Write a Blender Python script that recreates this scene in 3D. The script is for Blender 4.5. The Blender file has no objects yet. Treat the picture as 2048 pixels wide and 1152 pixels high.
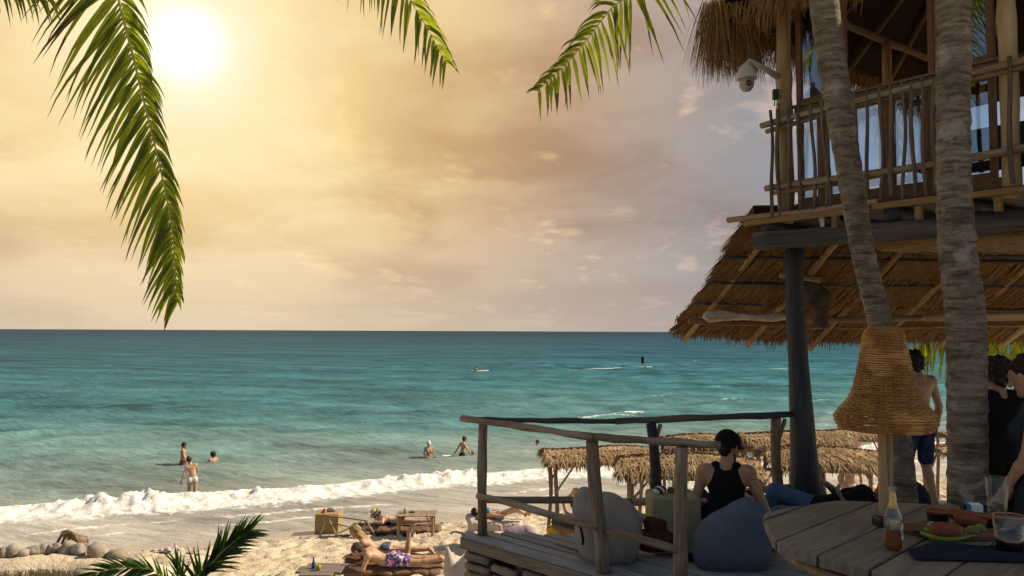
import bpy, bmesh, math, random
import numpy as np
from mathutils import Vector, Matrix, Euler
random.seed(7)
rng = np.random.default_rng(11)
SC = bpy.context.scene
COL = SC.collection
PI = math.pi
R = math.radians

# ------------------------------------------------------------------ camera
CAM_Z = 5.6
FPX = 1600.0
cam_d = bpy.data.cameras.new('camera')
cam = bpy.data.objects.new('camera', cam_d); COL.objects.link(cam)
cam_d.sensor_width = 36.0
cam_d.lens = 36.0 * FPX / 2048.0
cam_d.clip_start = 0.05
cam_d.clip_end = 30000
PITCH = math.atan(85.7 / FPX)
CR = (Matrix.Rotation(PI / 2 + PITCH, 3, 'X') @ Matrix.Rotation(R(0.26), 3, 'Z'))
cam.matrix_world = Matrix.Translation((0, 0, CAM_Z)) @ CR.to_4x4()
SC.camera = cam
CV = Vector((0, 0, CAM_Z))

# ------------------------------------------------------------------ sun, sky, exposure
SUN_EL, SUN_AZ = R(40), R(16)            # azimuth counted from +X towards +Y
SUN = Vector((math.cos(SUN_EL) * math.cos(SUN_AZ), math.cos(SUN_EL) * math.sin(SUN_AZ), math.sin(SUN_EL)))
sl = bpy.data.lights.new('sun', 'SUN'); sl.energy = 5.0; sl.angle = R(0.55); sl.color = (1.0, 0.86, 0.66)
so = bpy.data.objects.new('sun', sl); COL.objects.link(so)
so.rotation_euler = SUN.to_track_quat('Z', 'Y').to_euler()
so.location = (20, 5, 25)
SC.view_settings.view_transform = 'Standard'
SC.view_settings.look = 'None'
SC.view_settings.gamma = 1
SC.view_settings.exposure = 0.45
SC.view_settings.use_curve_mapping = False
SC.render.engine = 'CYCLES'
SC.cycles.max_bounces = 6
SC.cycles.diffuse_bounces = 3
SC.cycles.glossy_bounces = 3
SC.cycles.transmission_bounces = 6
SC.cycles.transparent_max_bounces = 8
SC.cycles.caustics_reflective = False
SC.cycles.caustics_refractive = False
SC.cycles.sample_clamp_indirect = 4
SC.cycles.use_denoising = True

class NT:
    """small node-tree writer"""
    def __init__(s, tree):
        s.t = tree; tree.nodes.clear()
    def n(s, typ, ins=None, **kw):
        nd = s.t.nodes.new(typ)
        for k, v in kw.items(): setattr(nd, k, v)
        for k, v in (ins or {}).items():
            sock = nd.inputs[k]
            if isinstance(v, bpy.types.NodeSocket): s.t.links.new(v, sock)
            else: sock.default_value = v
        return nd
    def math(s, op, a, b=0.0, c=None, clamp=False):
        nd = s.t.nodes.new('ShaderNodeMath'); nd.operation = op; nd.use_clamp = clamp
        for i, v in enumerate([a, b] + ([c] if c is not None else [])):
            if isinstance(v, bpy.types.NodeSocket): s.t.links.new(v, nd.inputs[i])
            else: nd.inputs[i].default_value = v
        return nd.outputs[0]
    def mix(s, fac, a, b, blend='MIX', clamp=True):
        nd = s.t.nodes.new('ShaderNodeMix'); nd.data_type = 'RGBA'; nd.blend_type = blend; nd.clamp_factor = clamp
        for i, v in ((0, fac), (6, a), (7, b)):
            if isinstance(v, bpy.types.NodeSocket): s.t.links.new(v, nd.inputs[i])
            else:
                if i: v = (*v, 1.0) if len(v) == 3 else v
                nd.inputs[i].default_value = v
        return nd.outputs[2]
    def ramp(s, fac, stops, interp='LINEAR'):
        nd = s.t.nodes.new('ShaderNodeValToRGB'); cr = nd.color_ramp; cr.interpolation = interp
        while len(cr.elements) < len(stops): cr.elements.new(0.5)
        for e, (p, c) in zip(cr.elements, stops):
            e.position = p; e.color = (*c, 1) if len(c) == 3 else c
        s.t.links.new(fac, nd.inputs[0])
        return nd.outputs[0]
    def smooth(s, v, lo, hi):
        nd = s.t.nodes.new('ShaderNodeMapRange'); nd.interpolation_type = 'SMOOTHSTEP'
        s.t.links.new(v, nd.inputs[0]); nd.inputs[1].default_value = lo; nd.inputs[2].default_value = hi
        return nd.outputs[0]

CS, CZ = 1.7, 3.3          # cloud scale and slice
def build_world():
    w = bpy.data.worlds.new('World'); SC.world = w; w.use_nodes = True
    T = NT(w.node_tree)
    tc = T.n('ShaderNodeTexCoord')
    nrm = T.n('ShaderNodeVectorMath', {0: tc.outputs['Generated']}, operation='NORMALIZE').outputs[0]
    sep = T.n('ShaderNodeSeparateXYZ', {0: nrm})
    x, y, z = sep.outputs
    # bright spot of the veiled sun in the cloud, as the photograph's sky shows it
    v = CR @ Vector(((372 - 1024) / FPX, (576 - 88) / FPX, -1)); v.normalize()
    dot = T.n('ShaderNodeVectorMath', {0: nrm, 1: v}, operation='DOT_PRODUCT').outputs[1]
    ang = T.math('MULTIPLY', T.math('ARCCOSINE', T.math('MINIMUM', dot, 0.99999)), 180 / PI)   # degrees
    # clouds, on a sheet overhead
    zz = T.math('ADD', T.math('MAXIMUM', z, 0.0), 0.22)
    cx = T.math('DIVIDE', x, zz); cy = T.math('DIVIDE', y, zz)
    cv = T.n('ShaderNodeCombineXYZ', {0: cx, 1: cy, 2: CZ}).outputs[0]
    n1 = T.n('ShaderNodeTexNoise', {'Vector': cv, 'Scale': CS, 'Detail': 9.0, 'Roughness': 0.52, 'Distortion': 0.25}, noise_dimensions='3D').outputs[0]
    off = T.n('ShaderNodeVectorMath', {0: cv, 1: (-0.05, 0.02, 0.02)}, operation='ADD').outputs[0]
    n1b = T.n('ShaderNodeTexNoise', {'Vector': off, 'Scale': CS, 'Detail': 9.0, 'Roughness': 0.52, 'Distortion': 0.25}).outputs[0]
    n2 = T.n('ShaderNodeTexNoise', {'Vector': cv, 'Scale': 0.55, 'Detail': 5.0, 'Roughness': 0.5}).outputs[0]
    a01 = T.math('DIVIDE', ang, 90.0, clamp=True)
    # thin bright veil and heavy cloud, both by distance from the veiled sun
    veil = T.ramp(a01, [(0.0, (1.7, 1.6, 1.4)), (0.019, (1.35, 1.25, 1.05)), (0.032, (1.08, 0.97, 0.72)), (0.06, (1.03, 0.90, 0.57)), (0.12, (1.0, 0.82, 0.47)),
                        (0.19, (0.88, 0.65, 0.34)), (0.26, (0.68, 0.48, 0.29)), (0.33, (0.49, 0.38, 0.30)), (0.42, (0.33, 0.315, 0.325)), (0.55, (0.24, 0.28, 0.36)), (1.0, (0.20, 0.30, 0.48))])
    heavy = T.ramp(a01, [(0.0, (1.7, 1.6, 1.4)), (0.019, (1.32, 1.2, 1.0)), (0.032, (1.05, 0.92, 0.64)), (0.06, (0.97, 0.80, 0.45)), (0.12, (0.86, 0.62, 0.29)),
                         (0.19, (0.60, 0.385, 0.18)), (0.26, (0.48, 0.305, 0.17)), (0.33, (0.35, 0.235, 0.18)), (0.42, (0.27, 0.215, 0.21)), (0.55, (0.27, 0.26, 0.29)), (1.0, (0.30, 0.31, 0.34))])
    cov = T.math('ADD', T.math('MULTIPLY', n1, 0.62), T.math('MULTIPLY', n2, 0.5))
    cov = T.smooth(cov, 0.47, 0.66)
    sky = T.mix(cov, veil, heavy)
    edge = T.smooth(T.math('SUBTRACT', n1, n1b), 0.012, 0.09)
    glow = T.ramp(a01, [(0.0, (0.0, 0.0, 0.0)), (0.15, (0.12, 0.09, 0.04)), (0.30, (0.30, 0.19, 0.10)), (0.47, (0.20, 0.13, 0.09)), (0.7, (0.05, 0.05, 0.05)), (1.0, (0.04, 0.04, 0.05))])
    sky = T.mix(edge, sky, glow, blend='ADD')
    # haze over the sea
    hz = T.ramp(a01, [(0.0, (0.9, 0.75, 0.5)), (0.22, (0.72, 0.60, 0.45)), (0.40, (0.52, 0.44, 0.39)), (0.60, (0.38, 0.38, 0.40)), (1.0, (0.34, 0.38, 0.46))])
    hf = T.ramp(z, [(0.0, (0.75,) * 3), (0.05, (0.55,) * 3), (0.13, (0.12,) * 3), (0.2, (0,) * 3)])
    sky = T.mix(hf, sky, hz)
    # clear sky away from the cloud bank
    ns = T.n('ShaderNodeTexSky', sky_type='NISHITA')
    ns.sun_disc = False; ns.sun_elevation = SUN_EL; ns.sun_rotation = PI / 2 - SUN_AZ; ns.altitude = 5; ns.dust_density = 1.2
    nish = T.n('ShaderNodeVectorMath', {0: ns.outputs[0], 1: (0.09, 0.09, 0.09)}, operation='MULTIPLY').outputs[0]
    far = T.smooth(a01, 0.42, 0.85)
    far = T.math('MULTIPLY', far, T.math('SUBTRACT', 1.0, T.math('MULTIPLY', cov, 0.5)))
    sky = T.mix(far, sky, nish)
    bg = T.n('ShaderNodeBackground', {'Color': sky, 'Strength': 0.76})
    out = T.n('ShaderNodeOutputWorld')
    T.t.links.new(bg.outputs[0], out.inputs[0])
build_world()

# ------------------------------------------------------------------ pixel -> place
def ray(px, py):
    v = CR @ Vector(((px - 1024) / FPX, (576 - py) / FPX, -1.0)); return v
def at(px, py, Y):
    d = ray(px, py); return CV + d * (Y / d.y)
def onz(px, py, z):
    d = ray(px, py); return CV + d * ((z - CAM_Z) / d.z)

# ------------------------------------------------------------------ numpy noise
def _h(i, j, seed):
    n = (i * 374761393 + j * 668265263 + seed * 974711 + 1013904223) & 0x7fffffff
    n = ((n ^ (n >> 13)) * 1274126177) & 0x7fffffff
    n = ((n ^ (n >> 15)) * 2246822519) & 0x7fffffff
    return (n & 0xffff) / 65535.0
def vn(x, y, seed=0):
    x = np.asarray(x, float); y = np.asarray(y, float)
    xi = np.floor(x).astype(np.int64); yi = np.floor(y).astype(np.int64)
    xf = x - xi; yf = y - yi
    u = xf * xf * xf * (xf * (xf * 6 - 15) + 10); v = yf * yf * yf * (yf * (yf * 6 - 15) + 10)
    a = _h(xi, yi, seed); b = _h(xi + 1, yi, seed); c = _h(xi, yi + 1, seed); d = _h(xi + 1, yi + 1, seed)
    return (a * (1 - u) + b * u) * (1 - v) + (c * (1 - u) + d * u) * v
def fbm(x, y, o=4, seed=0):
    r = 0; a = 0.5; t = 0
    for k in range(o):
        r = r + a * vn(x, y, seed + 17 * k); t += a; a *= 0.5; x = x * 2.03 + 3.1; y = y * 2.03 + 1.7
    return r / t

# ------------------------------------------------------------------ objects
W = {}
def link(name, data, parent=None, mw=None):
    o = bpy.data.objects.new(name, data); COL.objects.link(o)
    mw = mw if mw is not None else Matrix()
    W[o] = mw.copy()
    if parent is not None:
        o.parent = parent
        o.matrix_basis = W[parent].inverted() @ mw
    else:
        o.matrix_basis = mw
    return o
def tag(o, label, cat, group=None):
    o['label'] = label; o['category'] = cat
    if group: o['group'] = group
    return o
def thing(name, label, cat, loc=(0, 0, 0), group=None, rotz=0):
    o = link(name, None, None, Matrix.Translation(loc) @ Matrix.Rotation(rotz, 4, 'Z'))
    o.empty_display_size = 0.1
    return tag(o, label, cat, group)
def structure(o): o['kind'] = 'structure'; return o
def stuff(o): o['kind'] = 'stuff'; return o
def dup(root, mw, label=None, group=None):
    def rec(src, par, w):
        c = src.copy(); COL.objects.link(c); c.parent = par
        if par is None: c.matrix_basis = w
        W[c] = w
        for ch in src.children:
            rec(ch, c, w @ ch.matrix_basis)
        return c
    r = rec(root, None, mw)
    if label: r['label'] = label
    if group: r['group'] = group
    return r

class MB:
    """mesh collector"""
    def __init__(s): s.v = []; s.f = []
    def add(s, vs, fs):
        b = len(s.v); s.v += [tuple(p) for p in vs]; s.f += [tuple(i + b for i in f) for f in fs]; return s
    def box(s, c, d, rot=None):
        c = Vector(c); pts = []
        for sx in (-.5, .5):
            for sy in (-.5, .5):
                for sz in (-.5, .5):
                    p = Vector((d[0] * sx, d[1] * sy, d[2] * sz))
                    if rot is not None: p = rot @ p
                    pts.append(c + p)
        return s.add(pts, [(0, 1, 3, 2), (4, 6, 7, 5), (0, 4, 5, 1), (2, 3, 7, 6), (0, 2, 6, 4), (1, 5, 7, 3)])
    def tube(s, pts, rad, n=8, jit=0.0, caps=True, flat=None):
        pts = [Vector(p) for p in pts]
        if not hasattr(rad, '__len__'): rad = [rad] * len(pts)
        up = None; vs = []
        for i, p in enumerate(pts):
            t = (pts[min(i + 1, len(pts) - 1)] - pts[max(i - 1, 0)])
            t = t.normalized() if t.length > 1e-9 else Vector((0, 0, 1))
            if up is None:
                up = Vector((0, 0, 1)) if abs(t.z) < 0.9 else Vector((1, 0, 0))
                a = t.cross(up).normalized()
            else:
                a = (a - t * a.dot(t)).normalized()
            b = t.cross(a)
            for k in range(n):
                th = 2 * PI * k / n; r = rad[i] * (1 + jit * (random.random() - .5) * 2)
                vs.append(p + (a * math.cos(th) + b * math.sin(th)) * r)
        m = len(pts)
        fs = [(i * n + k, i * n + (k + 1) % n, (i + 1) * n + (k + 1) % n, (i + 1) * n + k) for i in range(m - 1) for k in range(n)]
        if caps: fs += [tuple(range(n - 1, -1, -1)), tuple((m - 1) * n + k for k in range(n))]
        return s.add(vs, fs)
    def lathe(s, prof, n=24, c=(0, 0, 0), rot=None, jit=0.0):
        c = Vector(c); vs = []
        for (r, z) in prof:
            for k in range(n):
                th = 2 * PI * k / n
                rr = r * (1 + jit * (random.random() - .5))
                p = Vector((rr * math.cos(th), rr * math.sin(th), z))
                vs.append(c + (rot @ p if rot is not None else p))
        m = len(prof)
        fs = [(i * n + k, i * n + (k + 1) % n, (i + 1) * n + (k + 1) % n, (i + 1) * n + k) for i in range(m - 1) for k in range(n)]
        if prof[0][0] > 1e-5: fs.append(tuple(range(n - 1, -1, -1)))
        if prof[-1][0] > 1e-5: fs.append(tuple((m - 1) * n + k for k in range(n)))
        return s.add(vs, fs)
    def prism(s, poly, z0, z1):
        n = len(poly)
        vs = [(p[0], p[1], z0) for p in poly] + [(p[0], p[1], z1) for p in poly]
        fs = [tuple(range(n - 1, -1, -1)), tuple(range(n, 2 * n))] + [(i, (i + 1) % n, n + (i + 1) % n, n + i) for i in range(n)]
        return s.add(vs, fs)
    def mesh(s, name, smooth=True):
        me = bpy.data.meshes.new(name); me.from_pydata(s.v, [], s.f); me.update()
        if smooth: me.polygons.foreach_set('use_smooth', [True] * len(me.polygons))
        return me
    def obj(s, name, mat, parent=None, mw=None, smooth=True, local=True):
        """vertices are world coordinates unless mw is given"""
        if mw is None:
            vs = np.array(s.v)
            c = Vector(((vs[:, 0].min() + vs[:, 0].max()) / 2, (vs[:, 1].min() + vs[:, 1].max()) / 2, vs[:, 2].min()))
            s.v = [(p[0] - c.x, p[1] - c.y, p[2] - c.z) for p in s.v]
            mw = Matrix.Translation(c)
        me = s.mesh(name, smooth)
        if isinstance(mat, (list, tuple)):
            for m_ in mat: me.materials.append(m_)
        elif mat: me.materials.append(mat)
        return link(name, me, parent, mw)

def npmesh(name, V, F, mat=None, smooth=True):
    """V (n,3) F (m,4) or (m,3) arrays"""
    me = bpy.data.meshes.new(name)
    V = np.ascontiguousarray(V, np.float32); F = np.ascontiguousarray(F, np.int32); k = F.shape[1]
    me.vertices.add(len(V)); me.vertices.foreach_set('co', V.ravel())
    me.loops.add(F.size); me.loops.foreach_set('vertex_index', F.ravel())
    me.polygons.add(len(F)); me.polygons.foreach_set('loop_start', np.arange(0, F.size, k, dtype=np.int32))
    me.polygons.foreach_set('use_smooth', np.full(len(F), smooth))
    me.update(calc_edges=True); me.validate()
    if mat: me.materials.append(mat)
    return me
def gridfaces(nr, nc):
    i = np.arange(nr * nc).reshape(nr, nc)
    return np.stack([i[:-1, :-1], i[:-1, 1:], i[1:, 1:], i[1:, :-1]], -1).reshape(-1, 4)

def axis_matrix(a, b, roll=0.0):
    """local z from a to b, origin a"""
    a = Vector(a); b = Vector(b)
    q = (b - a).to_track_quat('Z', 'Y')
    return Matrix.Translation(a) @ q.to_matrix().to_4x4() @ Matrix.Rotation(roll, 4, 'Z')
def log(name, a, b, r0, r1, mat, parent=None, n=10, bend=0.02, jit=0.04, seg=None, knots=True):
    """a rough pole from a to b; local z is the grain"""
    a = Vector(a); b = Vector(b); L = (b - a).length
    seg = seg or max(4, int(L / 0.18))
    ph = random.random() * 6; pts = []; rr = []
    for i in range(seg + 1):
        t = i / seg
        w = math.sin(PI * t)
        pts.append((bend * L * w * math.sin(ph + 2.2 * t), bend * L * w * math.cos(ph * 1.7 + 3 * t), L * t))
        k = 1 + (0.10 * (random.random() - .5) if knots else 0)
        if knots and random.random() < 0.08: k += 0.15
        rr.append((r0 + (r1 - r0) * t) * k)
    m = MB(); m.tube(pts, rr, n, jit)
    return m.obj(name, mat, parent, axis_matrix(a, b))

# ------------------------------------------------------------------ materials
MATS = {}
def M(name, c1, c2=None, rough=.75, scale=6.0, stretch=(1, 1, 1), bump=.25, spec=.25, detail=5.0, rand=.18, dist=.01, mid=.5, sub=None, c3=None, coord='Object', metal=0.0, bscale=None, trans=None):
    if name in MATS: return MATS[name]
    m = bpy.data.materials.new(name); m.use_nodes = True; T = NT(m.node_tree)
    c2 = c2 or tuple(x * .6 for x in c1)
    tc = T.n('ShaderNodeTexCoord').outputs[coord]
    info = T.n('ShaderNodeObjectInfo')
    vec = T.n('ShaderNodeMapping', {'Vector': tc, 'Scale': stretch}).outputs[0]
    offs = T.n('ShaderNodeVectorMath', {0: T.n('ShaderNodeCombineXYZ', {0: info.outputs['Random'], 1: info.outputs['Random'], 2: info.outputs['Random']}).outputs[0], 3: 37.0}, operation='SCALE').outputs[0]
    vec = T.n('ShaderNodeVectorMath', {0: vec, 1: offs}, operation='ADD').outputs[0]
    no = T.n('ShaderNodeTexNoise', {'Vector': vec, 'Scale': scale, 'Detail': detail, 'Roughness': .62}).outputs[0]
    col = T.ramp(no, [(mid - .2, c2), (mid + .2, c1)])
    if c3:
        n3 = T.n('ShaderNodeTexNoise', {'Vector': vec, 'Scale': scale * .27, 'Detail': 3.0}).outputs[0]
        col = T.mix(T.smooth(n3, .5, .68), col, c3)
    br = T.math('ADD', T.math('MULTIPLY', info.outputs['Random'], 2 * rand), 1 - rand)
    hsv = T.n('ShaderNodeHueSaturation', {'Color': col, 'Value': br}).outputs[0]
    n2 = T.n('ShaderNodeTexNoise', {'Vector': vec, 'Scale': bscale or scale * 2.5, 'Detail': 6.0, 'Roughness': .6}).outputs[0]
    bp = T.n('ShaderNodeBump', {'Strength': bump, 'Distance': dist, 'Height': n2}).outputs[0]
    p = T.n('ShaderNodeBsdfPrincipled', {'Base Color': hsv, 'Roughness': rough, 'Specular IOR Level': spec, 'Normal': bp, 'Metallic': metal})
    if sub:
        p.inputs['Subsurface Weight'].default_value = sub; p.inputs['Subsurface Radius'].default_value = (0.02, .008, .004); p.inputs['Subsurface Scale'].default_value = .5
    sh = p.outputs[0]
    if trans:
        tr = T.n('ShaderNodeBsdfTranslucent', {'Color': T.mix(1.0, hsv, trans, 'MULTIPLY')})
        sh = T.n('ShaderNodeMixShader', {0: .62, 1: sh, 2: tr.outputs[0]}).outputs[0]
    out = T.n('ShaderNodeOutputMaterial'); T.t.links.new(sh, out.inputs[0])
    MATS[name] = m
    return m
GR = (9, 9, .9)          # grain along local z
GX = (.8, 10, 10)        # grain along local x
m_grey_wood = M('weathered_wood', (.31, .225, .145), (.15, .10, .062), stretch=GR, scale=5, bump=.6, rough=.85, c3=(.33, .275, .215))
m_rim = M('rim_board_wood', (.31, .235, .16), (.16, .115, .075), stretch=GX, scale=4, bump=.6, rough=.85, c3=(.30, .26, .22))
m_stick = M('dark_stick_wood', (.17, .125, .09), (.085, .06, .045), stretch=GR, scale=5, bump=.6, rough=.85)
m_rafter = M('brown_rafter_wood', (.17, .11, .06), (.09, .055, .03), stretch=GR, scale=4, bump=.5, rough=.8)  # darker brown for the poles under the upper roof
m_pale_wood = M('pale_pole_wood', (.36, .25, .13), (.20, .13, .065), stretch=GR, scale=4, bump=.5, rough=.8, c3=(.42, .31, .18))
m_cream_post = M('peeled_post_wood', (.46, .36, .20), (.33, .235, .11), stretch=(5, 5, .6), scale=3, bump=.35, rough=.7, c3=(.24, .14, .06))
m_dark_wood = M('tarred_wood', (.035, .037, .045), (.016, .016, .02), stretch=GR, scale=4, bump=.5, rough=.6, spec=.4, c3=(.06, .055, .055))
m_beam_wood = M('charred_beam_wood', (.07, .068, .072), (.03, .029, .032), stretch=GR, scale=3, bump=.5, rough=.7, c3=(.12, .10, .09))
m_frame_wood = M('window_frame_wood', (.20, .105, .055), (.12, .06, .032), stretch=(4, 4, 4), scale=6, bump=.25, rough=.6)
m_deck = M('deck_board_wood', (.36, .35, .35), (.23, .22, .22), stretch=GX, scale=4, bump=.5, rough=.8, rand=.16, c3=(.28, .26, .25))
m_log_side = M('cladding_log_wood', (.36, .27, .17), (.17, .12, .075), stretch=GR, scale=4, bump=.6, rough=.8, c3=(.30, .26, .22))
m_table = M('table_board_wood', (.215, .175, .14), (.095, .077, .062), stretch=(.9, 11, 11), scale=4, bump=.6, rough=.62, spec=.35, c3=(.20, .165, .14), rand=.12)
m_yellow_board = M('yellow_board', (.26, .15, .045), (.11, .07, .03), stretch=GX, scale=5, bump=.3)
m_thatch = M('dry_thatch', (.34, .205, .085), (.12, .065, .025), scale=30, bump=.3, rough=.9, c3=(.24, .125, .045), spec=.1)
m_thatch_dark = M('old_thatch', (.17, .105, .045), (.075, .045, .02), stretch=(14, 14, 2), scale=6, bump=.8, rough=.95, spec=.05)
m_thatch_shade = M('shaded_thatch', (.045, .028, .016), (.02, .013, .008), stretch=(14, 14, 2), scale=6, bump=.8, rough=.95, spec=.05)  # ceiling shade put into the thatch colour of the upper roof's underside
m_thatch_pale = M('palapa_thatch', (.42, .28, .14), (.13, .08, .04), scale=11, bump=.3, rough=.9, c3=(.46, .33, .19), spec=.1)
m_straw = M('straw_bundle', (.42, .28, .12), (.24, .15, .06), stretch=(2, 20, 20), scale=6, bump=.8, rough=.9)
m_leaf = M('palm_leaf', (.14, .185, .022), (.075, .115, .014), scale=9, bump=.1, rough=.42, spec=.4, rand=.25, trans=(2.8, 2.35, .55))
m_leaf_dark = M('palm_leaf_dark', (.035, .075, .02), (.02, .05, .014), scale=9, bump=.1, rough=.4, spec=.4, rand=.25, trans=(1.3, 1.4, .6))
m_leaf_dry = M('palm_leaf_tip', (.23, .15, .06), (.13, .08, .03), scale=9, bump=.1, rough=.7)
m_rib = M('palm_rib', (.60, .55, .12), (.45, .40, .08), scale=6, bump=.1, rough=.5)
m_steel = M('grey_housing', (.45, .42, .38), (.40, .37, .33), bump=.03, rough=.45, spec=.4, rand=0)
m_black = M('black_plastic', (.015, .015, .017), (.01, .01, .011), bump=.05, rough=.5)
m_white = M('white_paint', (.75, .72, .68), (.68, .65, .6), bump=.05, rough=.6)
def glass(name, col=(1, 1, 1), rough=0.0, ior=1.45, thin=False, tint=(1, 1, 1), refl=.06):
    m = bpy.data.materials.new(name); m.use_nodes = True; T = NT(m.node_tree)
    out = T.n('ShaderNodeOutputMaterial')
    if thin:
        f = T.n('ShaderNodeLayerWeight', {'Blend': .5}).outputs['Facing']
        a = T.n('ShaderNodeBsdfTransparent', {'Color': (*tint, 1)}); b = T.n('ShaderNodeBsdfGlossy', {'Roughness': rough, 'Color': (1, 1, 1, 1)})
        mx = T.n('ShaderNodeMixShader', {0: T.math('ADD', T.math('MULTIPLY', T.math('POWER', f, 3.5), refl * 4), refl, clamp=True), 1: a.outputs[0], 2: b.outputs[0]})
        T.t.links.new(mx.outputs[0], out.inputs[0])
    else:
        g = T.n('ShaderNodeBsdfPrincipled', {'Base Color': (*col, 1), 'Roughness': rough, 'IOR': ior, 'Transmission Weight': 1.0})
        T.t.links.new(g.outputs[0], out.inputs[0])
    MATS[name] = m
    return m
# ------------------------------------------------------------------ shore frame: e along the water line, n out to sea
SH0 = np.array([-5.6, 23.2]); SA = R(23)
SE = np.array([math.cos(SA), math.sin(SA)]); SN = np.array([-math.sin(SA), math.cos(SA)])
def shore(x, y):
    dx = np.asarray(x, float) - SH0[0]; dy = np.asarray(y, float) - SH0[1]
    return dx * SE[0] + dy * SE[1], dx * SN[0] + dy * SN[1]
def unshore(t, s): return SH0[0] + t * SE[0] + s * SN[0], SH0[1] + t * SE[1] + s * SN[1]
_ps = [-60, -30, -20, -16, -12.5, -10, -8, -4, -1.5, 0, 2, 6, 15, 60, 400]
_pz = [3.2, 2.7, 2.35, 2.15, 1.8, 1.32, 0.97, .42, .12, -.02, -.16, -.4, -1.0, -3, -8]
def prof(s): return np.interp(s, _ps, _pz)
def tz(x, y):
    t, s = shore(x, y)
    s2 = s + (fbm(t * .16, s * .0 + 5, 3, 4) - .5) * 1.6
    dry = np.clip((-s - .6) / 2.5, 0, 1)
    return prof(s2) + dry * ((fbm(t * .45, s * .45, 3, 1) - .5) * .20)
def sandz(x, y): return float(tz(x, y))
def sand(px, py, up=0.0):
    d = ray(px, py); k = 10.0 / d.y
    for _ in range(40):
        p = CV + d * k
        k += (p.z - (sandz(p.x, p.y) + up)) / (-d.z) * .7
    return CV + d * k

def sand_material():
    m = bpy.data.materials.new('beach_sand'); m.use_nodes = True; T = NT(m.node_tree)
    tc = T.n('ShaderNodeTexCoord').outputs['Object']
    n1 = T.n('ShaderNodeTexNoise', {'Vector': tc, 'Scale': .8, 'Detail': 5.0}).outputs[0]
    n2 = T.n('ShaderNodeTexNoise', {'Vector': tc, 'Scale': 160.0, 'Detail': 3.0}).outputs[0]
    n3 = T.n('ShaderNodeTexNoise', {'Vector': tc, 'Scale': 7.0, 'Detail': 6.0, 'Roughness': .65}).outputs[0]
    dry = T.ramp(n1, [(.35, (.52, .425, .29)), (.65, (.63, .53, .385))])
    dry = T.mix(T.smooth(n2, .55, .75), dry, (.36, .27, .17))
    dry = T.mix(T.math('MULTIPLY', T.smooth(n3, .58, .78), .45), dry, (.40, .29, .17))
    wet = T.ramp(n1, [(.35, (.34, .29, .23)), (.65, (.40, .345, .28))])
    a = T.n('ShaderNodeAttribute', attribute_name='wet').outputs['Fac']
    col = T.mix(a, dry, wet)
    bp = T.n('ShaderNodeBump', {'Strength': .9, 'Distance': .07, 'Height': n3}).outputs[0]
    bp2 = T.n('ShaderNodeBump', {'Strength': T.math('SUBTRACT', .35, T.math('MULTIPLY', a, .3)), 'Distance': .004, 'Height': n2, 'Normal': bp}).outputs[0]
    rough = T.math('SUBTRACT', .95, T.math('MULTIPLY', a, .62))
    p = T.n('ShaderNodeBsdfPrincipled', {'Base Color': col, 'Roughness': rough, 'Specular IOR Level': T.math('MULTIPLY', a, .4), 'Normal': bp2})
    out = T.n('ShaderNodeOutputMaterial'); T.t.links.new(p.outputs[0], out.inputs[0])
    return m

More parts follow.
